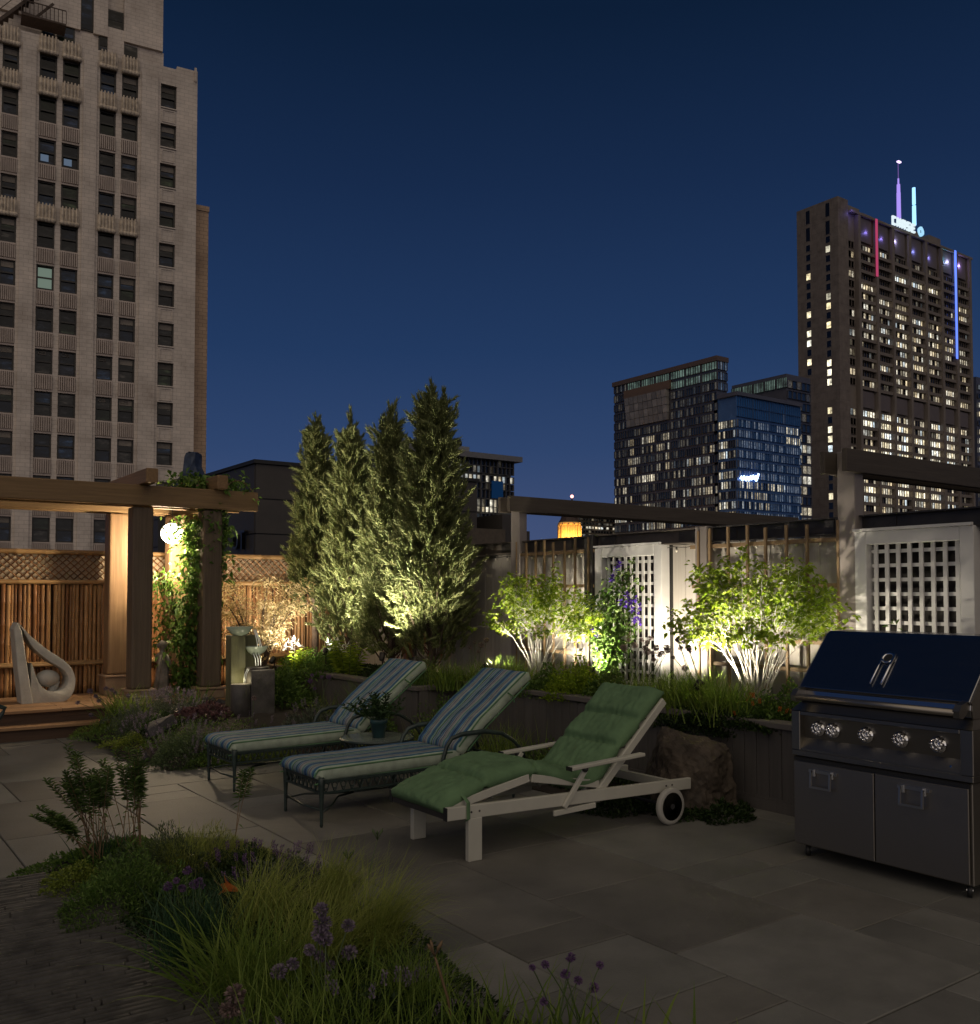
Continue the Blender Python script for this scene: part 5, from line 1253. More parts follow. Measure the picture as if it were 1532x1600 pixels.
col(364, 387, 993, None, .14, M_FST); col(388, 415, 994, None, .30, M_FST); col(384, 421, 1046, None, -.06, M_FDK, .22); o = bevel(MB().lathe([(.105, 0), (.108, fz(1066)-.01), (.10, fz(1066)), (.09, fz(1066)-.02), (0, fz(1066)-.025)], 24, (fx(370), -.12, 0)).obj('basin', M_FDK, ft, True), .004)
def bowl(px, pz, r, dy, h, m):
    MB().lathe([(r*.35, 0), (r*.7, h*.35), (r, h*.95), (r, h), (r*.93, h), (r*.6, h*.45), (0, h*.35)], 28, (fx(px), dy, fz(pz)), 1, .7).obj('bowl', m, ft, True)
bowl(379, 994, .155, .10, .105, M_BOWL); bowl(406, 1025, .14, .10, .10, M_BOWL); bowl(400, 1054, .135, -.06, .085, M_FDK)
w_ = MB()
for dx in (-.008, .006, .016): w_.tube([(fx(397)+dx, .0, fz(984)), (fx(399)+dx, -.02, fz(992)), (fx(401)+dx*1.5, -.03, fz(1000)), (fx(403)+dx*2, -.035, fz(1012))], [.004, .005, .005, .004], 5)
for dx in (-.03, .0, .03): w_.tube([(fx(400)+dx, .0, fz(1022)), (fx(400)+dx, -.06, fz(1030)), (fx(400)+dx, -.07, fz(1040))], .005, 5)
for dx in (-.01, .008): w_.tube([(fx(383)+dx, -.1, fz(1044)), (fx(378)+dx, -.12, fz(1052)), (fx(376)+dx, -.13, fz(1066))], .005, 5)
w_.obj('water', M_WATER, ft, True)
lamp('fountain_light', 'POINT', (fx(372)+FB[0], FB[1]-.10, FB[2]+fz(1062)), 1.6, (1, .85, .5), ft, size=.03)
lamp('fountain_light', 'POINT', (fx(401)+FB[0], FB[1]-.19, FB[2]+fz(1032)), 1.2, (1, .88, .6), ft, size=.02)

# ---------------------------------------------------------------- ribbed mat in the corner
M_MAT = mat('ribbed_rubber', (.075, .071, .065), .7, var=.45, scale=7, bump=.3, bscale=60)
corners = [(.05, 6.02), (1.12, 5.95), (1.42, 5.2), (1.35, 4.4), (1.42, 3.5), (1.5, 2.6), (.05, 2.6)]
def xedge(y):
    ys = [c[1] for c in corners[1:6]][::-1]; xs_ = [c[0] for c in corners[1:6]][::-1]; return float(np.interp(y, ys, xs_))
b = MB(); y = 2.7
while y < 5.95:
    x1 = xedge(y); xa = .0
    while x1 > .05 and xa < x1-.02:
        xb = min(x1, xa+random.uniform(.08, .5)); z = .030+random.uniform(0, .012); ya = y+random.uniform(-.0025, .0025); yb_ = y+random.uniform(-.0025, .0025)
        b.add([(xa, ya-.014, .012), (xb, yb_-.014, .012), (xb, yb_+.014, .012), (xa, ya+.014, .012), (xa, ya-.010, z), (xb, yb_-.010, z), (xb, yb_+.010, z), (xa, ya+.010, z)], [(4, 5, 6, 7), (0, 1, 5, 4), (2, 3, 7, 6), (3, 0, 4, 7), (1, 2, 6, 5)])
        xa = xb+random.choice((0, 0, .004, .01))
    y += .044
rm = thing('ribbed_mat', 'dark ribbed mat lying on the paving beside the near flower bed', 'mat', (.7, 4.5, .0))
b.obj('ribs', M_MAT, rm, loc=(-.7, -4.5, 0))
MB().prism([(x, y) for x, y in corners], lambda u, v, dd: (u-.7, v-4.5, dd), .002, .012).obj('base', M_BLACKP, rm)
# dark iron chair whose arm just reaches into the picture at the left
ic = thing('iron_chair', 'dark iron garden chair whose curled arm shows at the left edge by the deck', 'chair', (1.117, 9.479, 0), 0.15)
for sx_, sy_ in ((-.22, -.22), (.22, -.22), (-.22, .22), (.22, .22)): MB().lathe([(.009, 0), (.013, .02), (.018, .40), (.02, .44)], 8).obj('leg', M_IRON, ic, True, loc=(sx_, sy_, 0))
b = MB()
for i in range(9): b.bar((-.23, -.22+.055*i, .435), (.23, -.22+.055*i, .435), .03, .012)
b.obj('seat', M_IRON, ic)
b = MB()
for i in range(7): b.tube([(-.23, -.2+.066*i, .44), (-.27, -.2+.066*i, .7), (-.33, -.2+.066*i, .92)], .008, 6)
b.tube([(-.33, -.22, .90), (-.34, 0, .96), (-.33, .22, .90)], .014, 8); b.obj('back', M_IRON, ic, True)
for s in (-1, 1): MB().tube([(-.28, s*.25, .66), (-.05, s*.27, .69), (.18, s*.27, .67), (.27, s*.27, .63), (.25, s*.265, .58), (.21, s*.25, .5), (.2, s*.24, .43)], [.014, .016, .018, .02, .018, .014, .012], 8).obj('arm', M_IRON, ic, True)

# ---------------------------------------------------------------- garden uplights
M_FIXT = plain('bronze_fixture', (.03, .026, .022), .4, .6); M_LENS = emit('lamp_lens', (1, .9, .7), 9)
def uplight(loc, aim, power, label, spot=95, col_=(1, .89, .70), size=.035, blend=.9):
    t = thing('garden_uplight', label, 'uplight', loc, 0, 'garden uplights among the plants'); d_ = (Vector(aim)-Vector(loc)).normalized()
    q = d_.to_track_quat('Z', 'Y').to_euler()
    h = MB().lathe([(.022, -.09), (.03, -.08), (.036, .0), (.034, .004), (.031, -.004), (0, -.006)], 16).obj('head', M_FIXT, t, True, rot=q)
    MB().lathe([(0, -.003), (.029, -.003), (.029, -.0025), (0, -.0025)], 14).obj('lens', M_LENS, h)
    MB().tube([(0, 0, -.03), (0, 0, -.22)], .008, 6).obj('stake', M_FIXT, t)
    lamp('uplight_beam', 'SPOT', tuple(Vector(loc)+d_*.02), power, col_, t, tuple(Vector(loc)+d_), spot, blend, size)
    return t
uplight((6.10, 8.52, .86), (6.55, 8.1, 1.45), 150, 'uplight at the left foot of the smaller lit shrub', 110)
uplight((6.66, 7.84, .80), (6.98, 7.95, 1.6), 110, 'uplight against the fence behind the smaller lit shrub', 130)
uplight((6.55, 7.40, .80), (6.98, 7.15, 1.7), 170, 'uplight at the foot of the clematis lattice panel', 130)
uplight((6.50, 6.28, .82), (6.98, 6.38, 1.6), 150, 'uplight between the lattice panel and the larger lit shrub', 130)
uplight((6.08, 5.42, .90), (6.5, 5.15, 1.55), 230, 'uplight in front of the larger lit shrub', 115)
uplight((6.64, 4.44, .84), (6.9, 4.30, 1.8), 22, 'uplight at the foot of the lattice panel behind the grill', 130)
fx6 = gx(598, 1021, 5.47)
uplight((5.47, fx6[1], fx6[2]), (6.2, 10.4, 3.3), 470, 'uplight with a bright lens in front of the two right conifers', 85)
uplight((5.50, 11.30, .92), (6.2, 11.6, 2.9), 420, 'uplight among white lilies in front of the left conifers', 90)
uplight((5.50, 9.06, .92), (6.22, 9.86, 3.1), 230, 'uplight at the right foot of the conifer row', 80)
uplight((5.30, 12.50, .62), (5.4, 12.9, 1.5), 140, 'uplight under the lace-leaf maple', 130)
uplight((4.98, 11.75, .80), (5.4, 11.85, 1.3), 170, 'uplight behind the fountain lighting the lilies', 140)
# ================================================================ PLANTS
L_CON = leafmat('conifer_needle', (.115, .145, .05), (.275, .295, .125), .2, .6, .2)
L_BRT = leafmat('bright_leaf', (.15, .24, .012), (.34, .44, .04), .5, .5, .3)
L_MID = leafmat('mid_leaf', (.06, .125, .02), (.15, .23, .05), .35)
L_DRK = leafmat('deep_leaf', (.016, .036, .010), (.045, .075, .02), .3)
L_GRY = leafmat('grey_leaf', (.07, .09, .06), (.14, .16, .11), .25)
L_GRS = leafmat('grass_blade', (.11, .19, .028), (.27, .35, .07), .5, .45)
L_STR = leafmat('straw_blade', (.20, .26, .045), (.42, .45, .12), .5, .5)
L_BLU = leafmat('chive_blade', (.025, .065, .03), (.05, .11, .05), .3, .4)
L_MAP = leafmat('maple_leaf', (.30, .23, .09), (.60, .48, .28), .4)
L_SED = leafmat('sedum_leaf', (.12, .17, .02), (.22, .26, .045), .3)
L_HEU = leafmat('burgundy_leaf', (.075, .035, .04), (.17, .10, .10), .25)
F_PUR = leafmat('purple_petal', (.12, .06, .17), (.24, .15, .28), .3)
F_CLE = leafmat('violet_petal', (.055, .02, .24), (.12, .05, .42), .3)
F_LIL = leafmat('lilac_floret', (.17, .13, .19), (.30, .25, .31), .3)
F_DRY = leafmat('dry_floret', (.17, .12, .11), (.30, .22, .20), .25)
F_WHT = leafmat('white_petal', (.72, .72, .66), (.85, .85, .80), .3)
F_ORG = leafmat('orange_petal', (.45, .10, .02), (.62, .22, .05), .35)
F_RED = leafmat('red_flower', (.30, .03, .02), (.45, .07, .03), .3)
M_STEMP = mat('pale_stem', (.50, .47, .41), .7, var=.2, scale=20)
M_STEMG = plain('leaf_stem', (.06, .09, .03), .6)
M_STEMB = plain('brown_stem', (.16, .10, .05), .7)
M_BARK = mat('conifer_bark', (.10, .07, .05), .85, var=.4, scale=14, bump=.5, bscale=30)
def A(*a): return np.array(a, float)
def rng(a, b, n): return RNG.uniform(a, b, n)

# needle brush used for every conifer shoot
def brush(n=24):
    V = []; F = []
    for i in range(n):
        h = .05+.95*i/n; a = i*2.4; c, s = math.cos(a), math.sin(a); o = .30*(1-.55*h); up = .26+.1*h; w = .058
        b = len(V); V += [(c*.01-s*w, s*.01+c*w, h*.8), (c*.01+s*w, s*.01-c*w, h*.8), (c*o+0*s, s*o, h*.8+up)]; F.append((b, b+1, b+2))
    return V, F
BR = brush()
def conifer(x, y, z0, top, R0, label, bare=.15, lean=(0, 0), ntuft=1700, leaders=3):
    t = thing('columnar_conifer', label, 'tree', (x, y, z0), 0, 'row of columnar conifers by the fence'); H = top-z0
    MB().tube([(0, 0, -.05), (lean[0]*.3, lean[1]*.3, H*.35), (lean[0]*.7, lean[1]*.7, H*.7), (lean[0], lean[1], H*.97)], [.055, .042, .025, .006], 8).obj('trunk', M_BARK, t, True)
    prof = lambda u: R0*np.interp(u, [0, .08, .2, .45, .7, .86, 1.0], [.85, 1.05, .98, .70, .46, .28, .03])
    limb = MB(); P = []; D = []; nl = 120
    for i in range(nl):
        u0 = bare+(0.93-bare)*(i/nl)**.95; a = i*2.399+random.uniform(-.3, .3); k = random.uniform(.72, 1.10)
        z = u0*H; r1 = prof(min(1, u0+.06))*k; rise = r1*random.uniform(1.1, 2.0)
        if z+rise > H: rise = H-z
        c, s = math.cos(a), math.sin(a); bx, by = lean[0]*u0, lean[1]*u0
        pts = [Vector((bx+c*r1*q, by+s*r1*q, z+rise*(q**1.5))) for q in (0, .35, .7, 1.0)]
        limb.tube(pts, [.012*(1.2-u0), .009*(1.2-u0), .006*(1.2-u0), .002], 4, cap=False)
        m = max(6, int(ntuft/nl*(.5+1.0*r1/R0)))
        for j in range(m):
            q = random.uniform(.22, 1.0)**.7; p = Vector((bx+c*r1*q, by+s*r1*q, z+rise*(q**1.5)))
            off = .075*R0/.5
            p += Vector((random.gauss(0, off), random.gauss(0, off), random.gauss(0, off*.8))); P.append(p)
            D.append((c*.55+random.gauss(0, .35), s*.55+random.gauss(0, .35), .75+random.gauss(0, .25)))
    for j in range(leaders):                       # upright leading shoots near the top
        a = random.uniform(0, 6.28); rr = random.uniform(.03, .16)*R0*2 if j else 0; zt = H*(random.uniform(.84, .97) if j else 1.0)
        for i in range(26):
            q = i/25; P.append(Vector((lean[0]+rr*math.cos(a), lean[1]+rr*math.sin(a), zt-.02-(1-q)*.55))); D.append((random.gauss(0, .30), random.gauss(0, .30), 1))
    limb.obj('branch', M_BARK, t)
    P = np.array(P); D = np.array(D)
    part('foliage', scatter(*BR, P, D, rng(.12, .25, len(P))), L_CON, t); return t
conifer(6.15, 13.00, .55, 4.26, .38, 'leftmost columnar conifer with a bare lower trunk', .20, (.0, .0), 1700)
conifer(6.25, 12.05, .55, 4.12, .41, 'second columnar conifer from the left, slimmer and darker', .03, (0, 0), 1700)
conifer(6.30, 10.98, .55, 4.08, .43, 'third columnar conifer with an uneven top, left of the tallest', .02, (.0, .05), 1900, 5)
conifer(6.22, 9.86, .55, 4.14, .50, 'rightmost and broadest columnar conifer with a long pointed top', .04, (0, -.02), 2300, 4)

def shrub(x, y, z0, top, ry, rx, label, nst=22, nleaf=5200, lm=None):
    """vase of thin stems forking twice, leaves in an airy outer shell"""
    t = thing('multi_stem_shrub', label, 'shrub', (x, y, z0)); H = top-z0; st = MB(); LP = []; LD = []
    tips = []
    for i in range(nst):
        a = 2*math.pi*i/nst*2.4+random.uniform(-.2, .2); e = random.uniform(.1, 1.0)**.6
        b0 = Vector((random.gauss(0, .022), random.gauss(0, .03), -.05)); fk = Vector((rx*e*math.cos(a)*.55, ry*e*math.sin(a)*.55, H*(.52-.14*e*e)*random.uniform(.85, 1.1)))
        md = b0.lerp(fk, .5)+Vector((-fk.x*.12, -fk.y*.12, .04)); r = random.uniform(.0035, .0068)
        pts = [b0.lerp(md, q).lerp(md.lerp(fk, q), q)+Vector((random.gauss(0, .006), random.gauss(0, .006), 0)) for q in np.linspace(0, 1, 7)]; st.tube(pts, list(np.linspace(r, r*.62, 7)), 5)
        for k in range(random.randint(2, 4)):
            a2 = a+random.gauss(0, .5); e2 = min(1.05, e+random.uniform(-.15, .3)); z2 = H*(.99-.42*e2**2.2)*random.uniform(.80, 1.0)
            tip = Vector((rx*e2*math.cos(a2), ry*e2*math.sin(a2), z2)); m2 = fk.lerp(tip, .5)+Vector((0, 0, .03)); p2 = [fk.lerp(m2, q).lerp(m2.lerp(tip, q), q)+Vector((random.gauss(0, .007), random.gauss(0, .007), 0)) for q in np.linspace(0, 1, 6)]
            st.tube(p2, list(np.linspace(r*.6, .0016, 6)), 4, cap=False); tips.append((p2, a2, e2))
    m = max(4, int(nleaf/len(tips)/9))
    for p2, a2, e2 in tips:
        for q in np.linspace(.25, 1, 9):
            k = min(4, int(q*5)); p = p2[k].lerp(p2[k+1], q*5-k); b = a2+random.gauss(0, 1.1); d = Vector((math.cos(b)*rx/ry, math.sin(b), random.uniform(-.1, .7))).normalized()*random.uniform(.07, .22)
            st.tube([p, p+d*.5+Vector((0, 0, .01)), p+d], [.0018, .0014, .0008], 3, cap=False)
            for _ in range(int(m*(.25+1.1*q))):
                w = p+d*random.uniform(.25, 1.1); LP.append(w+Vector((random.gauss(0, .018), random.gauss(0, .022), random.gauss(0, .018)))); LD.append((random.gauss(d.x*3, .8), random.gauss(d.y*3, .8), random.gauss(-.15, .4)))
    st.obj('stem', M_STEMP, t, True); LP = np.array(LP); LD = np.array(LD)
    part('foliage', leaves(LP, LD, rng(.036, .070, len(LP)), rng(.022, .042, len(LP)), droop=.2), lm or L_BRT, t); return t
shrub(6.42, 8.02, .62, 1.96, .78, .42, 'smaller pale stemmed shrub with bright green crown lit from below', 24, 4300)
shrub(6.44, 5.13, .60, 2.04, .74, .44, 'larger white stemmed shrub fanning out beside the grill, lit from below', 32, 5400)

def clump(name, label, x, y, z, n, L, Wd, m, sp=.06, lean=(.1, .55), curve=(.3, 1.1), cat='grass', group=None, az=None):
    t = thing(name, label, cat, (x, y, z), 0, group)
    P = np.stack([RNG.normal(0, sp, n), RNG.normal(0, sp, n), np.zeros(n)-.02], 1); A_ = rng(0, 2*math.pi, n) if az is None else RNG.normal(az, .9, n)
    part('blades', blades(P, A_, rng(L*.55, L, n), rng(*lean, n), rng(*curve, n), rng(Wd*.6, Wd, n)), m, t); return t
# flower head of many star florets on a ball
def headmesh(name, r, m, n=110, dense=1.0):
    D = rdir(n); V, F = leaves(D*r*.55, D+RNG.normal(0, .25, (n, 3)), r*.55, r*.34, fold=.15); V2, F2 = leaves(D*r*.15, D, r*.6, r*.10)
    V, F = join((V, F), (V2, F2)); return fast_mesh(name, V, F, m)
HD = {k: [headmesh('flower_head', r, m) for r in (.026, .031, .036)] for k, m in (('dry', F_DRY), ('lil', F_LIL), ('pur', F_PUR))}
def allium(label, x, y, z, heads, kind, n=70, L=.42, Wd=.009, lm=None, sp=.07, az=None, tops=None, lean=(.15, .7), sr=.003, name='allium_clump', hs=1.0):
    """heads: list of world points of flower heads"""
    t = clump(name, label, x, y, z, n, L, Wd, lm or L_GRS, sp, lean, (.3, 1.2), 'flower', None, az)
    for h in heads:
        h = Vector(h)-Vector((x, y, z)); b = Vector((random.gauss(0, sp*.6), random.gauss(0, sp*.6), 0)); md = b.lerp(h, .55)+Vector((0, 0, .04))
        MB().tube([b.lerp(md, q).lerp(md.lerp(h, q), q) for q in np.linspace(0, 1, 7)], [sr*1.3]+[sr]*6, 5).obj('stem', M_STEMG, t, True)
        s_ = random.uniform(.85, 1.1)*hs; link('flower_head', random.choice(HD[kind]), t, tuple(h), (random.uniform(-.4, .4), random.uniform(-.4, .4), random.uniform(0, 6)), (s_, s_, s_*.85))
    return t
def mound(name, label, x, y, z, rx, ry, h, n, L, Wd, m, cat='plant', spikes=0, fm=None, sl=.16, up=.6, kind=None, group=None):
    """a low dome of small leaves on short stems, with optional flower spikes"""
    t = thing(name, label, cat, (x, y, z), 0, group)
    if kind: t['kind'] = kind
    a = rng(0, 2*math.pi, n); q = np.sqrt(rng(0, 1, n)); bump = 1+.25*np.sin(a*3+x*7)+.12*np.sin(a*7+y*5)
    px = rx*q*np.cos(a)*bump; py = ry*q*np.sin(a)*bump; top = h*(1-q**2.2)*(.75+.25*np.sin(px*19+1)*np.cos(py*17))
    pz = top*rng(.35, 1.05, n)
    P = np.stack([px, py, pz], 1); D = np.stack([px/rx*.7, py/ry*.7, np.full(n, up)], 1)+RNG.normal(0, .5, (n, 3))
    part('foliage', leaves(P, D, rng(L*.6, L, n), rng(Wd*.6, Wd, n)), m, t)
    s = MB()
    for i in range(16):
        a_ = random.uniform(0, 6.28); k = random.uniform(.1, .8); s.tube([(0, 0, 0), (rx*k*.6*math.cos(a_), ry*k*.6*math.sin(a_), h*.4), (rx*k*math.cos(a_), ry*k*math.sin(a_), h*.8*(1-k*k))], .002, 4)
    s.obj('stem', M_STEMG, t)
    if spikes:
        SP = []; SDr = []
        for i in range(spikes):
            a_ = random.uniform(0, 6.28); k = random.uniform(0, .95)**.5; b = Vector((rx*k*math.cos(a_), ry*k*math.sin(a_), h*.75*(1-k**2.2))); d = Vector((math.cos(a_)*k*.5, math.sin(a_)*k*.5, 1)).normalized()
            for j in range(14):
                v = j/13; c = b+d*sl*(.35+.65*v); th = j*2.4
                for _ in range(3):
                    th += 2.1; SP.append(c+Vector((math.cos(th), math.sin(th), 0))*.004); SDr.append((math.cos(th), math.sin(th), .5))
        SP = np.array(SP); SDr = np.array(SDr)
        if spikes <= 20:
            for i in range(spikes): part('flower_spike', leaves(SP[i*42:i*42+42], SDr[i*42:i*42+42], rng(.008, .014, 42), rng(.006, .010, 42)), fm, t)
        else: part('flower_spikes', leaves(SP, SDr, rng(.008, .014, len(SP)), rng(.006, .010, len(SP))), fm, t)['kind'] = 'stuff'
    return t

# ---------------------------------------------------------------- beds
def sheet(name, poly, z, m, kind='structure'):
    o = MB().prism(poly, lambda u, v, d_: (u, v, d_), -.02, z).obj(name, m); prop(o, kind=kind); return o
sheet('flower_bed', [(1.10, 5.93), (1.35, 6.25), (1.75, 6.40), (2.1, 6.35), (2.36, 6.0), (2.46, 5.5), (2.42, 5.0), (2.30, 4.5), (2.08, 3.9), (2.06, 3.3), (2.3, 2.7), (2.5, 2.3), (2.5, 1.8), (1.25, 1.8), (1.36, 3.6), (1.30, 4.4), (1.38, 5.2)], .012, M_SOIL)
sheet('back_bed', [(5.0, 5.4), (5.87, 5.15), (5.87, 8.86), (5.41, 8.86), (5.4, 9.0), (4.3, 8.75), (4.85, 7.2)], .010, M_SOIL)
# stone bed with its raised soil
def bedz(x, y): 
    q = max(0, 1-((x-4.2)/1.75)**2-((y-10.6)/1.75)**2); return .02+.30*q**.7
g_ = MB(); NXb, NYb = 26, 26; xs_ = np.linspace(2.55, 5.42, NXb); ys_ = np.linspace(8.85, 11.74, NYb)
g_.add([(x, y, bedz(x, y)+random.uniform(-.012, .012)-(.04 if (x < 2.75 and y < 9.3) else 0)) for y in ys_ for x in xs_], [(j*NXb+i, j*NXb+i+1, (j+1)*NXb+i+1, (j+1)*NXb+i) for j in range(NYb-1) for i in range(NXb-1)])
prop(g_.obj('stone_bed', M_SOIL, None, True), kind='structure')
M_SLATE = mat('grey_slate_stone', (.045, .042, .045), .75, var=.4, scale=6, bump=.4, bscale=30)
rk = [rockmesh('slate_stone', [(random.uniform(-.5, .5)*1.0, random.uniform(-.5, .5)*.7, random.uniform(-.34, .34)) for _ in range(12)], M_SLATE, 2, .03, s, 3) for s in range(5)]
for i, (px_, py_, s_, lab) in enumerate(((250, 1148, .40, 'large dark slate slab standing behind the purple catmint'), (272, 1128, .36, 'dark slate stone above the catmint mound'), (300, 1120, .26, 'flat slate stone left of the fountain'),
        (232, 1160, .26, 'dark slate stone beside the golden sedum'), (325, 1112, .22, 'small slate stone among the burgundy leaves'), (345, 1106, .2, 'small slate stone at the foot of the fountain'), (436, 1112, .24, 'slate stone right of the fountain'), (452, 1104, .2, 'small slate stone behind the farther chaise'), (412, 1120, .22, 'flat slate stone in front of the fountain'), (392, 1126, .16, 'smallest slate stone by the yellow sedge'))):
    zz = .16 if i < 2 else .2
    p = gz(px_, py_, zz); zz = bedz(p[0], p[1]); o = link('slate_stone', rk[i % 5], None, (p[0], p[1], zz+.03), (random.uniform(-.3, .3)+(.6 if i == 0 else 0), random.uniform(-.3, .3), random.uniform(0, 6)), (s_, s_, s_)); prop(o, lab, 'stone', 'slate stones in the fountain bed')

def at(px, py, z=0.0): return gz(px, py, z)
def onbed(px, py):
    z = .15
    for _ in range(6): p = gz(px, py, z); z = bedz(p[0], p[1])
    return (p[0], p[1], z)
# ---- fountain bed planting
p = at(288, 1200); mound('catmint', 'rounded catmint mound with lilac spikes on the paving edge by the farther chaise', p[0]+.12, p[1]+.25, bedz(p[0]+.12, p[1]+.25)-.02, .40, .36, .38, 4800, .030, .018, leafmat('catmint_leaf', (.06, .10, .04), (.13, .17, .08), .3), spikes=46, fm=F_LIL, sl=.16)
p = at(172, 1164); q = [gy(a, b, p[1]+.15) for a, b in ((122, 1098), (141, 1080), (150, 1088), (166, 1076), (175, 1078), (181, 1082), (155, 1095), (143, 1117), (201, 1087))]
allium('allium clump with dusty mauve heads in front of the deck step', p[0]+.18, p[1]+.1, bedz(p[0]+.18, p[1]+.1), q, 'lil', 260, .56, .016, None, .10, sr=.003)
p = at(205, 1172); mound('lavender', 'grey leaved lavender tuft between the allium clump and the sedum', p[0]+.05, p[1]+.15, bedz(p[0]+.05, p[1]+.15)-.01, .22, .22, .30, 1700, .05, .006, L_GRY, up=1.0)
p = at(200, 1182); mound('sedum', 'low golden sedum cushion on the paving edge left of the catmint', p[0]+.05, p[1]+.1, bedz(p[0]+.05, p[1]+.1)-.02, .28, .20, .16, 2000, .022, .014, L_SED)
p = onbed(262, 1120); mound('heather', 'spreading mauve flowering mound behind the slate slab', p[0], p[1], p[2], .55, .35, .30, 5200, .030, .012, L_GRY, spikes=120, fm=F_LIL, sl=.11)
p = onbed(225, 1118); mound('creeping_thyme', 'mauve flowering mat beside the pergola post in the stone bed', p[0], p[1]+.1, p[2], .4, .3, .2, 2600, .024, .012, L_GRY, spikes=90, fm=F_LIL, sl=.10)
for px_, py_, m_, n_, L_, W_, h_, sp_, lb in ((238, 1168, L_MID, 1500, .04, .02, .20, 0, 'green leafy tuft between the sedum and the slate slab'), (215, 1150, L_GRY, 1800, .03, .013, .24, 40, 'mauve flowered tuft left of the slate slab'),
        (180, 1128, L_GRY, 1700, .03, .013, .22, 44, 'mauve flowered tuft right behind the allium clump'), (150, 1150, L_GRS, 900, .07, .010, .20, 0, 'grassy tuft at the corner of the deck step'), (246, 1138, L_DRK, 1500, .035, .02, .22, 0, 'dark leafy tuft beside the slate slab'), (300, 1140, L_MID, 1500, .03, .018, .20, 0, 'green leafy tuft behind the catmint mound'), (320, 1150, L_MID, 1300, .03, .018, .18, 14, 'green tuft with few mauve spikes by the foot of the farther chaise')):
    p = onbed(px_, py_); mound('bedding_plant', lb, p[0]+.1, p[1]+.12, p[2]-.02, .26, .24, h_, n_, L_, W_, m_, spikes=sp_, fm=F_LIL, sl=.09)
p = onbed(325, 1120); mound('coral_bells', 'burgundy leaved plant left of the fountain', p[0], p[1], p[2], .34, .26, .16, 700, .06, .05, L_HEU)
p = onbed(360, 1135); mound('coral_bells', 'smaller burgundy leaved plant in front of the fountain', p[0]-.1, p[1], p[2], .22, .18, .11, 380, .05, .045, L_HEU)
p = onbed(400, 1140); mound('sedge', 'low yellow green sedge in front of the fountain', p[0], p[1], p[2], .42, .2, .13, 2600, .05, .008, L_SED, up=1.2)
p = onbed(372, 1142); clump('sedge_tuft', 'upright yellow green tuft left of the sedge', p[0], p[1], p[2], 90, .24, .006, L_STR, .06, (.02, .3), (.1, .5))
p = onbed(393, 1135); q = gy(397, 1091, p[1]); allium('single green allium bud on a thin stem before the fountain', p[0], p[1], p[2], [q], 'dry', 6, .2, .006, None, .02)
p = onbed(335, 1100); mound('salvia', 'leafy salvia with violet spikes left of the fountain', p[0], p[1]+.1, p[2], .17, .15, .62, 800, .085, .032, L_MID, spikes=8, fm=F_PUR, sl=.30, up=.25)
p = onbed(445, 1105); mound('leafy_perennial', 'tall dark leafy perennial right of the fountain', p[0], p[1]+.1, p[2], .30, .30, .58, 2400, .07, .026, L_MID, up=.2)
p = onbed(470, 1130); mound('astilbe', 'mauve flowered perennial behind the seat of the farther chaise', p[0]+.2, p[1]+.1, p[2], .34, .28, .36, 2000, .045, .02, L_GRY, spikes=18, fm=F_LIL, sl=.12)
p = onbed(490, 1120); q = [gy(a, b, p[1]+.2) for a, b in ((488, 1055), (492, 1076), (514, 1058), (485, 1064), (503, 1058))]; allium('purple alliums standing behind the farther chaise', p[0]+.2, p[1]+.2, p[2], q, 'pur', 60, .4, .009)
p = onbed(545, 1125); clump('lily_grass', 'arching grass clump between the fountain bed and the farther chaise back', p[0]+.3, p[1], p[2], 260, .62, .011, L_MID, .12)
p = onbed(530, 1140); clump('lily_grass', 'shorter grass clump beside the arm of the farther chaise', p[0]+.1, p[1]-.1, p[2], 200, .42, .009, L_STR, .10)
clump('day_lily', 'dark strappy leaves by the right pergola post', 3.75, 11.3, .15, 50, .62, .02, L_MID, .06, (.1, .5), (.5, 1.4), cat='plant')
p = onbed(318, 1100); clump('iris', 'sword leaved clump between the statue and the salvia', p[0], p[1]+.3, p[2], 60, .50, .018, L_MID, .07, (.02, .35), (.1, .6), cat='plant')
# foxglove-like purple spires beside the post
p = onbed(322, 1098); mound('lythrum', 'pink purple flower spires at the foot of the right pergola post', p[0], p[1]+.5, p[2], .10, .08, .3, 260, .05, .014, L_MID, spikes=6, fm=leafmat('magenta_floret', (.3, .06, .25), (.45, .15, .38), .3), sl=.26)
# ---- white lilies and green leaves below the conifers
def lilies(label, x, y, z, pts, nl=520):
    t = thing('white_lilies', label, 'flower', (x, y, z), 0, 'white lilies lit by an uplight'); st = MB()
    LP = []; LD = []
    for i in range(12):
        a = random.uniform(0, 6.28); tip = Vector((math.cos(a)*.2, math.sin(a)*.2, random.uniform(.3, .5)))
        st.tube([(tip.x*.3, tip.y*.3, 0), tip*.6, tip], .004, 5)
        for k in range(nl//12): v = k/(nl//12); b = k*2.4; LP.append(Vector((tip.x*.3, tip.y*.3, 0)).lerp(tip, v)); LD.append((math.cos(b), math.sin(b), .35))
    st.obj('stem', M_STEMG, t); part('leaves', leaves(np.array(LP), np.array(LD), rng(.08, .15, len(LP)), rng(.016, .026, len(LP)), droop=.25), L_BRT, t)
    for w in pts:
        w = Vector(w)-Vector((x, y, z)); V = []; n = 6; D = []
        ax = Vector((-.5+random.gauss(0, .4), -.6+random.gauss(0, .4), .5)).normalized(); s_ = ax.orthogonal().normalized(); u_ = ax.cross(s_)
        P = np.array([tuple(w)]*6); D = np.array([tuple((s_*math.cos(k*1.047)+u_*math.sin(k*1.047))*.9+ax*.6) for k in range(6)])
        part('flower', leaves(P, D, .075, .034, fold=-.15, twist=0), F_WHT, t)
    return t
def on(px, py, x): return gx(px, py, x)
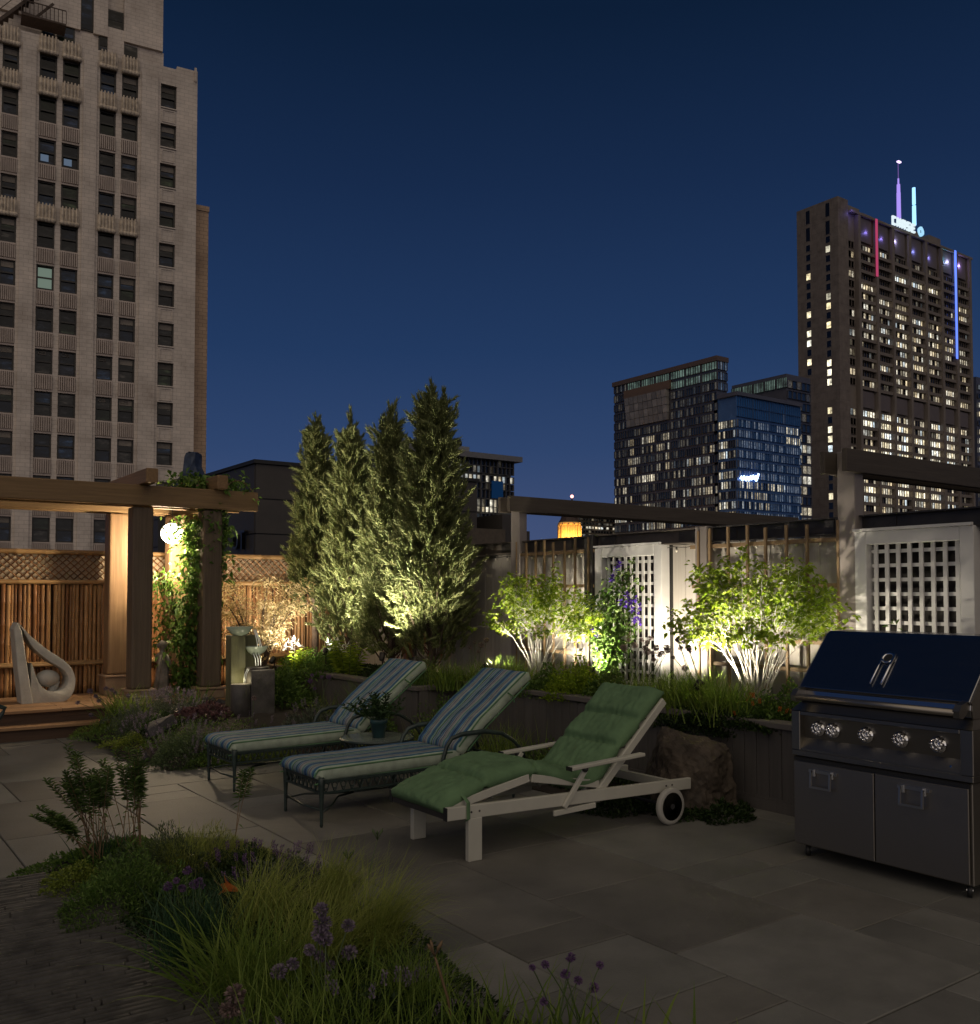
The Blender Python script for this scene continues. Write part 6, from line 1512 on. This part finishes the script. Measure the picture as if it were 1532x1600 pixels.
lilies('white lilies left of the conifer trunks behind the fountain', 5.35, 11.9, .45, [on(a, b, 5.3) for a, b in ((452, 1005), (458, 1012), (464, 1003), (468, 1010), (459, 1000), (446, 1012))])
lilies('white lilies glowing in front of the second conifer', 5.65, 10.95, .56, [on(a, b, 5.6) for a, b in ((514, 1005), (520, 1012), (527, 1003), (533, 1012), (538, 1016), (524, 1020), (516, 1016), (542, 1009))])
mound('bright_perennial', 'bright green leafy plant between the two groups of white lilies', 5.6, 11.45, .55, .4, .4, .45, 1700, .08, .03, L_MID, up=.4)
mound('bright_perennial', 'bright green leafy plant left of the white lilies, behind the fountain', 5.05, 11.5, .25, .34, .3, .6, 1700, .07, .03, L_MID, up=.4)
mound('yew_mound', 'dark feathery mound at the foot of the broadest conifer', 5.75, 9.95, .56, .2, .35, .2, 1600, .045, .012, L_DRK)
mound('fern_mound', 'soft green mound spilling over the corner of the conifer planter', 5.55, 9.3, .56, .20, .32, .26, 1700, .05, .016, L_MID)
for i, (a, b) in enumerate(((668, 1000), (690, 995), (704, 1000))): pass
mound('cardinal_flower', 'red flower spikes among the lower branches of the broadest conifer', 5.85, 9.35, .56, .22, .34, .38, 700, .05, .014, L_MID, spikes=9, fm=F_RED, sl=.32)
# ---- lace-leaf maple
def maple():
    t = thing('lace_leaf_maple', 'low spreading golden lace-leaf maple glowing behind the fountain', 'tree', (5.05, 12.45, .3)); st = MB(); LP = []; LD = []
    for i in range(16):
        a = i*2.4+random.uniform(-.3, .3); r = random.uniform(.35, .85); h = random.uniform(.75, 1.5)
        tip = Vector((math.cos(a)*r*.9, math.sin(a)*r*.75, h)); md = Vector((tip.x*.45, tip.y*.45, h*1.0)); pts = [Vector((0, 0, 0)).lerp(md, q).lerp(md.lerp(tip, q), q) for q in np.linspace(0, 1, 8)]
        st.tube(pts, list(np.linspace(.018, .004, 8)), 5)
        for k in range(240):
            q = random.uniform(.3, 1.05); p = Vector((0, 0, 0)).lerp(md, q).lerp(md.lerp(tip, q), q)+Vector((random.gauss(0, .10), random.gauss(0, .10), random.gauss(.02, .04)))
            LP.append(p); LD.append((random.gauss(0, 1)+math.cos(a)*.6, random.gauss(0, 1)+math.sin(a)*.6, random.gauss(-.35, .4)))
    st.obj('trunk', M_BARK, t, True); part('foliage', leaves(np.array(LP), np.array(LD), rng(.04, .08, len(LP)), rng(.012, .022, len(LP)), droop=.3), L_MAP, t)
maple()
# ---- climbing vine on the pergola posts
def vine():
    t = thing('climbing_vine', 'leafy vine climbing the right pergola posts and trailing over the beam', 'vine', (4.05, 12.3, .32)); st = MB(); LP = []; LD = []
    def runs(n, fn, sd, lv):
        for i in range(n):
            pts = [fn(q, i) for q in np.linspace(0, 1, 12)]; ph = random.uniform(0, 6); pts = [Vector(p)+Vector((math.sin(ph+k*1.3)*sd*.5, math.cos(ph+k)*sd*.5, 0)) for k, p in enumerate(pts)]
            st.tube(pts, .005, 5, cap=False)
            for k in range(lv):
                q = random.uniform(0, 10.99); a = pts[int(q)].lerp(pts[int(q)+1], q % 1); LP.append(a+Vector((random.gauss(0, sd*1.35), random.gauss(0, sd), random.gauss(0, .05)))); LD.append((random.gauss(-.2, .8), random.gauss(-.5, .8), random.gauss(-.4, .5)))
    runs(7, lambda q, i: (-.01+.06*math.sin(i)+.11*math.sin(q*5+i), -.10+.05*math.cos(i)+(-.25*q), .1+2.2*q), .075, 330)
    runs(4, lambda q, i: (.14+.05*i, -.42, 2.45-(.3+.16*i)*q*1.3), .05, 110)
    runs(5, lambda q, i: (-.3+.8*q, -.3+.05*i, 2.68+.10*math.sin(q*6+i)), .07, 150)
    runs(3, lambda q, i: (-.26+.1*math.sin(q*4), .15, .6+1.0*q), .09, 150)
    runs(2, lambda q, i: (.2+.5*q, -.55+.04*i, 2.62+.20*math.sin(q*3.1)-.1*q), .02, 22)
    st.obj('stem', M_STEMB, t); part('foliage', leaves(np.array(LP), np.array(LD), rng(.06, .11, len(LP)), rng(.036, .062, len(LP)), droop=.2), leafmat('vine_leaf', (.06, .14, .02), (.17, .26, .055), .35), t)
vine()
# ---- clematis on its lattice
def clematis():
    t = thing('clematis', 'clematis with violet flowers climbing the white lattice panel', 'vine', (6.78, 7.25, .62)); st = MB(); LP = []; LD = []
    anchors = [gx(a, b, 6.80) for a, b in ((930, 940), (945, 930), (960, 960), (975, 900), (985, 890), (955, 985), (940, 1000), (995, 920), (970, 930), (925, 960), (950, 1010), (990, 975), (962, 905))]
    base = Vector((0, 0, 0))
    for p in anchors:
        tip = Vector(p)-Vector((6.78, 7.25, .62)); md = Vector((tip.x, tip.y*.4, tip.z*.6)); pts = [base.lerp(md, q).lerp(md.lerp(tip, q), q) for q in np.linspace(0, 1, 9)]; st.tube(pts, .003, 4, cap=False)
        for k in range(120):
            q = random.uniform(.3, 1.05); w = base.lerp(md, q).lerp(md.lerp(tip, q), q); LP.append(w+Vector((random.gauss(-.03, .035), random.gauss(0, .07), random.gauss(0, .06)))); LD.append((random.gauss(-.5, .6), random.gauss(0, .8), random.gauss(-.3, .6)))
    st.obj('stem', M_STEMB, t); part('foliage', leaves(np.array(LP), np.array(LD), rng(.04, .075, len(LP)), rng(.026, .048, len(LP)), droop=.2), L_MID, t)
    for a, b in ((985, 940), (993, 935), (978, 944), (1000, 948), (988, 952), (970, 940), (997, 962), (1000, 972), (992, 968), (968, 882), (958, 903), (965, 888), (926, 985), (932, 990), (924, 978), (980, 930), (934, 1015), (955, 905)):
        p = Vector(gx(a, b, 6.72))-Vector((6.78, 7.25, .62)); D = np.array([(-.25, math.cos(k*1.047+a), math.sin(k*1.047+a)) for k in range(6)]); part('flower', leaves(np.array([tuple(p)]*6), D, .055, .036, fold=.05, twist=.2), F_CLE, t)
clematis()
# ---- long planter: dry alliums, grasses, mounds
def gpos(px, x): return gx(px, 1100, x)[1]
al = [(905, 0)]
q1 = [gx(a, b, 6.35) for a, b in ((983, 1000), (992, 1008), (1003, 1000), (1012, 1004), (1016, 997), (1026, 1012), (1030, 1022), (1035, 1020), (1042, 1012), (1044, 1016), (1020, 1020), (1012, 1018), (975, 1012), (1008, 1012), (1022, 1030))]
allium('cluster of dry brown allium heads in front of the clematis lattice', 6.30, gpos(1000, 6.3), .60, q1, 'dry', 150, .50, .011, None, .12, None)
q2 = [gx(a, b, 6.35) for a, b in ((1060, 1000), (1070, 1003), (1064, 1013), (1076, 1012), (1052, 1027), (1078, 1016), (1070, 1044))]
allium('leaning dry allium heads on long stems left of the larger lit shrub', 6.25, gpos(1100, 6.25), .60, q2, 'dry', 170, .52, .012, None, .12, 2.2)
q3 = [gx(a, b, 6.3) for a, b in ((735, 1012), (742, 1004), (752, 1008), (748, 1018), (760, 1000))]
allium('faint dry allium heads between the broadest conifer and the smaller lit shrub', 6.2, gpos(748, 6.2), .60, q3, 'dry', 90, .40, .010)
for i, (px_, x_, n_, L_, lb) in enumerate(((700, 5.75, 170, .36, 'grass clump at the left end of the long planter'), (790, 6.15, 190, .40, 'grass clump behind the back of the middle chaise'), (812, 6.05, 160, .34, 'grass clump at the foot of the smaller lit shrub'),
        (1085, 6.1, 200, .44, 'grass clump left of the larger lit shrub stems'), (1130, 6.05, 210, .42, 'grass clump under the larger lit shrub'), (1050, 6.1, 200, .42, 'grass clump above the trailing ivy by the green lounger'), (1150, 6.2, 160, .36, 'pale grass clump nearest the shrub stems'), (752, 6.05, 120, .34, 'wispy grass clump beside the bright fixture'))):
    clump('grass_clump', lb, x_-(.08 if 'nearest' in lb else 0), gpos(px_, x_), .60, int(n_*1.4), L_*1.15, .014, L_GRS, .11, group='grass clumps in the long planter')
mound('spirea', 'rounded leafy bush in the long planter behind the green lounger', 6.15, gpos(905, 6.15), .60, .28, .42, .46, 3800, .042, .025, L_BRT)
mound('spirea', 'small leafy bush between the smaller lit shrub and the spirea', 6.1, gpos(855, 6.1), .60, .22, .26, .34, 1900, .042, .025, L_MID)
mound('spirea', 'leafy bush left of the dry allium cluster', 6.2, gpos(955, 6.2), .60, .24, .28, .38, 2200, .042, .025, L_MID)
mound('lantana', 'small bush with orange and yellow flowers at the right of the larger lit shrub', 6.12, gpos(1195, 6.12), .60, .22, .30, .28, 2400, .035, .02, L_MID, spikes=12, fm=F_ORG, sl=.06)
mound('spirea', 'dark leafy bush beside the grill hood', 6.2, gpos(1235, 6.2), .60, .22, .26, .36, 2000, .04, .024, L_MID)
mound('vine_tuft', 'small leafy climber at the foot of the lattice panel behind the grill', 6.62, 4.02, .60, .16, .34, .90, 500, .07, .04, L_MID, up=.2)
iv = mound('trailing_ivy', 'dark trailing ivy spilling over the planter edge behind the green lounger', 5.93, gpos(1120, 5.93), .585, .12, .80, .13, 3000, .05, .026, L_DRK, cat='ground cover')
for i in range(4): pass
mound('trailing_ivy', 'short dark ivy fringe on the planter edge above the boulder', 5.86, gpos(1085, 5.86), .50, .055, .42, .17, 900, .045, .024, L_DRK, cat='ground cover')
gcv = mound('ground_cover', 'low ground cover carpeting the long planter soil', 6.42, 6.5, .585, .50, 2.4, .07, 9000, .035, .02, L_MID, cat='ground cover', kind='stuff')
gcv = mound('ground_cover', 'dark low ground cover in the conifer planter', 6.2, 11.0, .555, .75, 2.0, .10, 8000, .04, .02, L_DRK, cat='ground cover', kind='stuff')
# ---- ground bed behind the chaises
clump('lily_grass', 'long grass behind the head of the farther chaise', 5.12, 7.95, .0, 260, .55, .010, L_STR, .16)
clump('lily_grass', 'long grass against the planter between the two striped chaise backs', 5.42, 7.3, .0, 240, .55, .010, L_GRS, .15)
mound('leafy_mound', 'dark leafy mound behind the head of the middle chaise', 5.35, 6.55, .0, .40, .42, .34, 2600, .04, .022, L_MID)
mound('leafy_mound', 'dark leafy mound between the middle chaise and the green lounger back', 5.45, 6.0, .0, .34, .34, .30, 2000, .04, .022, L_DRK)
mound('leafy_mound', 'tall leafy mound against the planter corner behind the farther chaise', 5.45, 8.45, .0, .30, .34, .62, 2200, .05, .022, L_MID)
mound('leafy_mound', 'leafy mound between the fountain bed and the conifer planter', 5.05, 9.4, .02, .36, .42, .50, 2600, .045, .02, L_MID)
mound('bugleweed', 'dark glossy ground cover round the foot of the boulder', 5.20, 5.25, .0, .42, .34, .10, 2200, .045, .026, L_DRK, cat='ground cover')
mound('bugleweed', 'dark glossy ground cover between the lounger wheel and the planter', 5.45, 4.72, .0, .36, .22, .11, 1600, .045, .026, L_DRK, cat='ground cover')

# ================================================================ NEAR FLOWER BED
def tallstems(label, x, y, tips, base_r=.05, n=10, Lf=.062, spread=.05):
    t = thing('willow_leaved_plant', label, 'plant', (x, y, 0)); st = MB(); LP = []; LD = []
    for tip in tips:
        for i in range(n):
            e = Vector(tip)-Vector((x, y, 0))+Vector((random.gauss(0, spread), random.gauss(0, spread), random.gauss(0, .05))); b = Vector((random.gauss(0, base_r), random.gauss(0, base_r), 0)); md = b.lerp(e, .5)+Vector((-e.x*.08, -e.y*.08, .05)); pts = [b.lerp(md, q).lerp(md.lerp(e, q), q) for q in np.linspace(0, 1, 8)]
            st.tube(pts, list(np.linspace(.0032, .0015, 8)), 5, cap=False)
            for k in range(64):
                q = .62+.40*k/63; p = b.lerp(md, q).lerp(md.lerp(e, q), q); a = k*2.4; u = .2+.5*(k/63); LP.append(p); LD.append((math.cos(a), math.sin(a), u))
            for k in range(2): q = random.uniform(.3, .6); LP.append(b.lerp(md, q).lerp(md.lerp(e, q), q)); LD.append((random.gauss(0, 1), random.gauss(0, 1), -.3))
    st.obj('stem', M_STEMB, t); part('leaves', leaves(np.array(LP), np.array(LD), rng(Lf*.5, Lf, len(LP)), rng(.009, .015, len(LP)), droop=.18), leafmat('willow_leaf', (.05, .10, .022), (.13, .19, .05), .35), t)
pA = at(160, 1352); tips = [gy(a, b, pA[1]-.05) for a, b in ((128, 1198), (112, 1215), (145, 1210))]
tallstems('taller clump of leafy stems leaning left over the paving edge of the near bed', pA[0], pA[1], tips, .05, 6, spread=.075)
tallstems('short leafy stem leaning far left from the near bed', pA[0]-.03, pA[1]-.05, [gy(72, 1270, pA[1]-.1), gy(92, 1280, pA[1]-.1)], .03, 3)
pB = at(212, 1345); tallstems('upright clump of leafy stems in the near bed facing the farther chaise', pB[0], pB[1], [gy(a, b, pB[1]) for a, b in ((190, 1195), (212, 1180), (226, 1200))], .035, 4)
pC = at(366, 1330); tallstems('single thin leafy stem swaying in front of the striped chaises', pC[0], pC[1], [gy(392, 1205, pC[1])], .004, 2)
clump('iris', 'sword leaved clump at the foot of the leafy stems', pA[0], pA[1], .0, 110, .30, .010, L_BLU, .05, (.02, .45), (.1, .6), cat='plant')
p = at(105, 1400); mound('sedum', 'bright green sedum cushion at the corner of the ribbed mat', p[0]+.06, p[1]+.08, .0, .22, .22, .15, 3000, .022, .013, L_SED)
p = at(190, 1440); mound('dwarf_yew', 'dark feathery dwarf shrub beside the ribbed mat', p[0]+.08, p[1]+.14, .0, .34, .34, .34, 7500, .036, .008, L_MID)
p = at(262, 1380); mound('artemisia', 'grey green feathery mound behind the dwarf shrub', p[0], p[1]+.1, .0, .34, .30, .32, 6000, .032, .008, leafmat('feather_leaf', (.05, .075, .03), (.10, .13, .06), .3), up=.9)
p = at(330, 1350); mound('fennel', 'feathery yellow green mound at the back of the near bed', p[0], p[1], .0, .28, .26, .24, 3800, .05, .004, L_STR, up=1.1)
p = at(460, 1385); mound('catmint', 'airy purple flowered catmint on the right edge of the near bed', p[0]-.05, p[1], .0, .34, .26, .20, 3000, .026, .014, L_GRY, spikes=22, fm=F_PUR, sl=.09)
p = at(390, 1370); mound('catmint', 'small purple flowered mound behind the orange day lily', p[0], p[1]+.05, .0, .28, .24, .18, 2400, .026, .014, L_DRK, spikes=21, fm=F_PUR, sl=.07)
def feather(label, px, py, n=420, L=.55, az=None, m=None):
    n = int(n*1.0)
    p = at(px, py); return clump('feather_grass', label, p[0], p[1], 0, n, L, .0056, m or L_STR, .06, (.02, .7), (.5, 2.2), group='feather grasses in the near bed', az=az)
feather('feather grass tuft at the back corner of the near bed', 285, 1372, 420, .42)
feather('feather grass swirling beside the orange lily', 400, 1470, 560, .55, .2)
feather('feather grass on the right edge below the catmint', 505, 1430, 560, .50, -.3)
feather('feather grass leaning over the paving at the right of the near bed', 575, 1500, 700, .60, -.5)
feather('green feather grass tuft left of the tall lilac alliums', 395, 1560, 520, .50, None, L_GRS)
feather('feather grass behind the tall lilac alliums', 480, 1530, 520, .55, .1)
feather('fine grass tuft at the bottom edge left of the seed stalk', 640, 1585, 420, .42, None, L_GRS)
p = at(300, 1510); q = [gy(a, b, p[1]+.1) for a, b in ((293, 1360), (276, 1376), (312, 1376), (316, 1384), (304, 1382), (285, 1388), (262, 1385))]
allium('dark green chive clump with small purple heads in the near bed', p[0], p[1], 0, q, 'pur', 420, .46, .007, L_BLU, .07, None, lean=(.02, .45), sr=.002, hs=.62)
p = at(350, 1560); clump('day_lily', 'wide arching leaves sprawling toward the ribbed mat', p[0], p[1], .0, 46, .62, .018, L_GRS, .05, (.4, 1.0), (.6, 1.2), cat='plant', az=2.6)
# orange day lily
def daylily():
    w = Vector(gy(348, 1378, 4.75)); p = at(385, 1500); t = thing('orange_day_lily', 'single orange lily trumpet facing left in the near bed', 'flower', (p[0], p[1], 0)); o = Vector((p[0], p[1], 0)); f = w-o
    ax = Vector((-.80, .45, .28)).normalized(); thr = f-ax*.085+Vector((.0, 0, -.02))
    MB().tube([(0, 0, 0), thr*.5+Vector((.02, 0, .03)), thr-ax*.02+Vector((.01, 0, -.02)), thr], [.004, .0035, .0035, .006], 6).obj('stem', M_STEMG, t, True)
    s_ = ax.orthogonal().normalized(); u_ = ax.cross(s_)
    for k in range(6):
        a = k*math.pi/3; rd = s_*math.cos(a)+u_*math.sin(a); tg = ax.cross(rd); wd = .5 if k % 2 else .36; L_ = []; 
        for q in np.linspace(0, 1, 7):
            c = thr+ax*(.115*q-.035*max(0, q-.6)**1.2*2)+rd*(.006+.050*q**2.2); w2 = .034*wd*math.sin(math.pi*min(1, q*.85+.1))**.8; L_.append((c-tg*w2, c+rd*.003, c+tg*w2))
        MB().add([v for r_ in L_ for v in r_], [(i*3+j, i*3+j+1, i*3+j+4, i*3+j+3) for i in range(6) for j in range(2)]).obj('petal', F_ORG, t, True)
    MB().tube([thr, thr+ax*.10, thr+ax*.13+Vector((0, 0, .02))], .0015, 4).obj('stamen', M_STEMB, t)
daylily()
# tall lilac alliums at the bottom
p = at(500, 1600); q = [gy(a, b, p[1]+.05) for a, b in ((502, 1421), (505, 1442), (500, 1459), (509, 1467), (545, 1446), (458, 1506), (484, 1484), (500, 1494), (516, 1508), (546, 1488), (436, 1518))]
allium('tall lilac allium heads at the bottom middle of the near bed', p[0], p[1], 0, q, 'lil', 130, .40, .010, L_GRS, .09, sr=.003)
p = at(400, 1640); q = [gy(a, b, p[1]) for a, b in ((368, 1552), (370, 1574), (356, 1578))]
allium('faded allium heads low at the bottom edge', p[0], p[1], 0, q, 'dry', 40, .35, .009, L_GRS, .07)
p = at(880, 1640); q = [gy(a, b, p[1]+.03) for a, b in ((892, 1496), (938, 1508), (852, 1507), (884, 1522), (904, 1532), (928, 1543), (832, 1512), (850, 1565))]
allium('small pink alliums on short stems at the bottom right of the near bed', p[0], p[1], 0, q, 'pur', 46, .36, .015, L_GRS, .09, sr=.0025, hs=.62, lean=(.1, .8))
p = at(1010, 1650); clump('strap_leaved_plant', 'few broad blades poking up at the bottom right', p[0], p[1], 0, 12, .30, .020, L_GRS, .10, (.1, .7), (.1, .7), cat='plant')
p = at(1115, 1650); clump('strap_leaved_plant', 'rightmost green blade tips at the bottom edge', p[0], p[1], 0, 7, .20, .018, L_GRS, .05, (.3, .9), (.1, .5), cat='plant')
p = at(760, 1640); clump('strap_leaved_plant', 'broad green blades between the seed stalk and the pink alliums', p[0], p[1], 0, 60, .36, .014, L_GRS, .12, (.1, .8), (.2, .9), cat='plant')
p = at(600, 1650); mound('leafy_ground', 'low dark leaves along the bottom edge under the alliums', p[0], p[1]+.15, 0, .42, .3, .2, 3000, .03, .014, L_DRK, spikes=22, fm=F_LIL, sl=.08)
for px_, py_, n_, L_, lb in ((470, 1660, 150, .40, 'tall grass blades at the bottom edge under the lilac alliums'), (570, 1650, 150, .36, 'grass blades at the bottom edge right of the lilac alliums'), (680, 1660, 130, .34, 'grass blades at the foot of the dry seed stalk'), (810, 1660, 90, .26, 'short grass blades left of the small pink alliums'), (400, 1600, 140, .42, 'grass blades above the faded allium heads')):
    p = at(px_, py_); clump('grass_clump', lb, p[0], p[1], 0, n_, L_, .009, L_GRS, .10, (.02, .7), (.2, 1.3), group='grass blades along the front of the near bed')
# brown seed stalk
def stalk(label, pts, name='seed_stalk', pods=4, m=None, r=.005):
    w = [Vector(gy(a, b, yy)) for a, b, yy in pts]; o = Vector((w[0].x, w[0].y, 0)); t = thing(name, label, 'plant', tuple(o)); MB().tube([Vector((0, 0, 0))]+[v-o for v in w], [r*1.3]+[r]*(len(w)-1)+[r*.7], 7).obj('stem', m or M_STEMB, t, True)
    tip = w[-1]-o
    for k in range(pods):
        a = k*6.28/pods; d_ = Vector((math.cos(a)*.6, math.sin(a)*.6, 1)).normalized(); MB().tube([tip, tip+d_*.03, tip+d_*.045, tip+d_*.06], [.002, .003, .007, .002], 6).obj('seed_pod', m or M_STEMB, t, True)
Yb = at(705, 1640)[1]; stalk('brown dry seed stalk with pods at the bottom edge', [(712, 1620, Yb), (700, 1560, Yb), (688, 1520, Yb), (680, 1495, Yb)])
p = at(560, 1450); stalk('thin stalk with a pale bud in front of the white lounger leg', [(565, 1420, p[1]), (578, 1360, p[1]), (590, 1312, p[1])], 'bud_stalk', 3, M_STEMG, .003)
p = at(535, 1420); stalk('slender green stalk with lily buds right of the catmint', [(530, 1400, p[1]), (536, 1370, p[1]), (545, 1345, p[1])], 'bud_stalk', 4, M_STEMG, .003)
mound('ground_cover', 'dark ground cover filling the near bed along the ribbed mat', 1.85, 4.4, .0, .46, 1.7, .12, 9000, .035, .02, L_DRK, cat='ground cover', kind='stuff')
mound('ground_cover', 'low mixed leaves under the grasses on the right of the near bed', 1.95, 3.7, .0, .36, 1.3, .14, 6000, .035, .016, L_DRK, cat='ground cover', kind='stuff')
mound('ground_cover', 'low mixed ground cover between the stones of the fountain bed', 3.55, 10.2, .10, 1.0, 1.3, .26, 13000, .032, .016, L_MID, cat='ground cover', kind='stuff', spikes=60, fm=F_LIL, sl=.08)
mound('ground_cover', 'low dark leaves at the back corner of the near bed under the leafy stems', 1.55, 6.05, .0, .42, .36, .13, 4000, .035, .018, L_MID, cat='ground cover', kind='stuff')
mound('bugleweed', 'dark creeping leaves over the near edge of the ribbed mat', 1.42, 4.75, .0, .16, .55, .12, 2600, .03, .02, L_DRK, cat='ground cover')
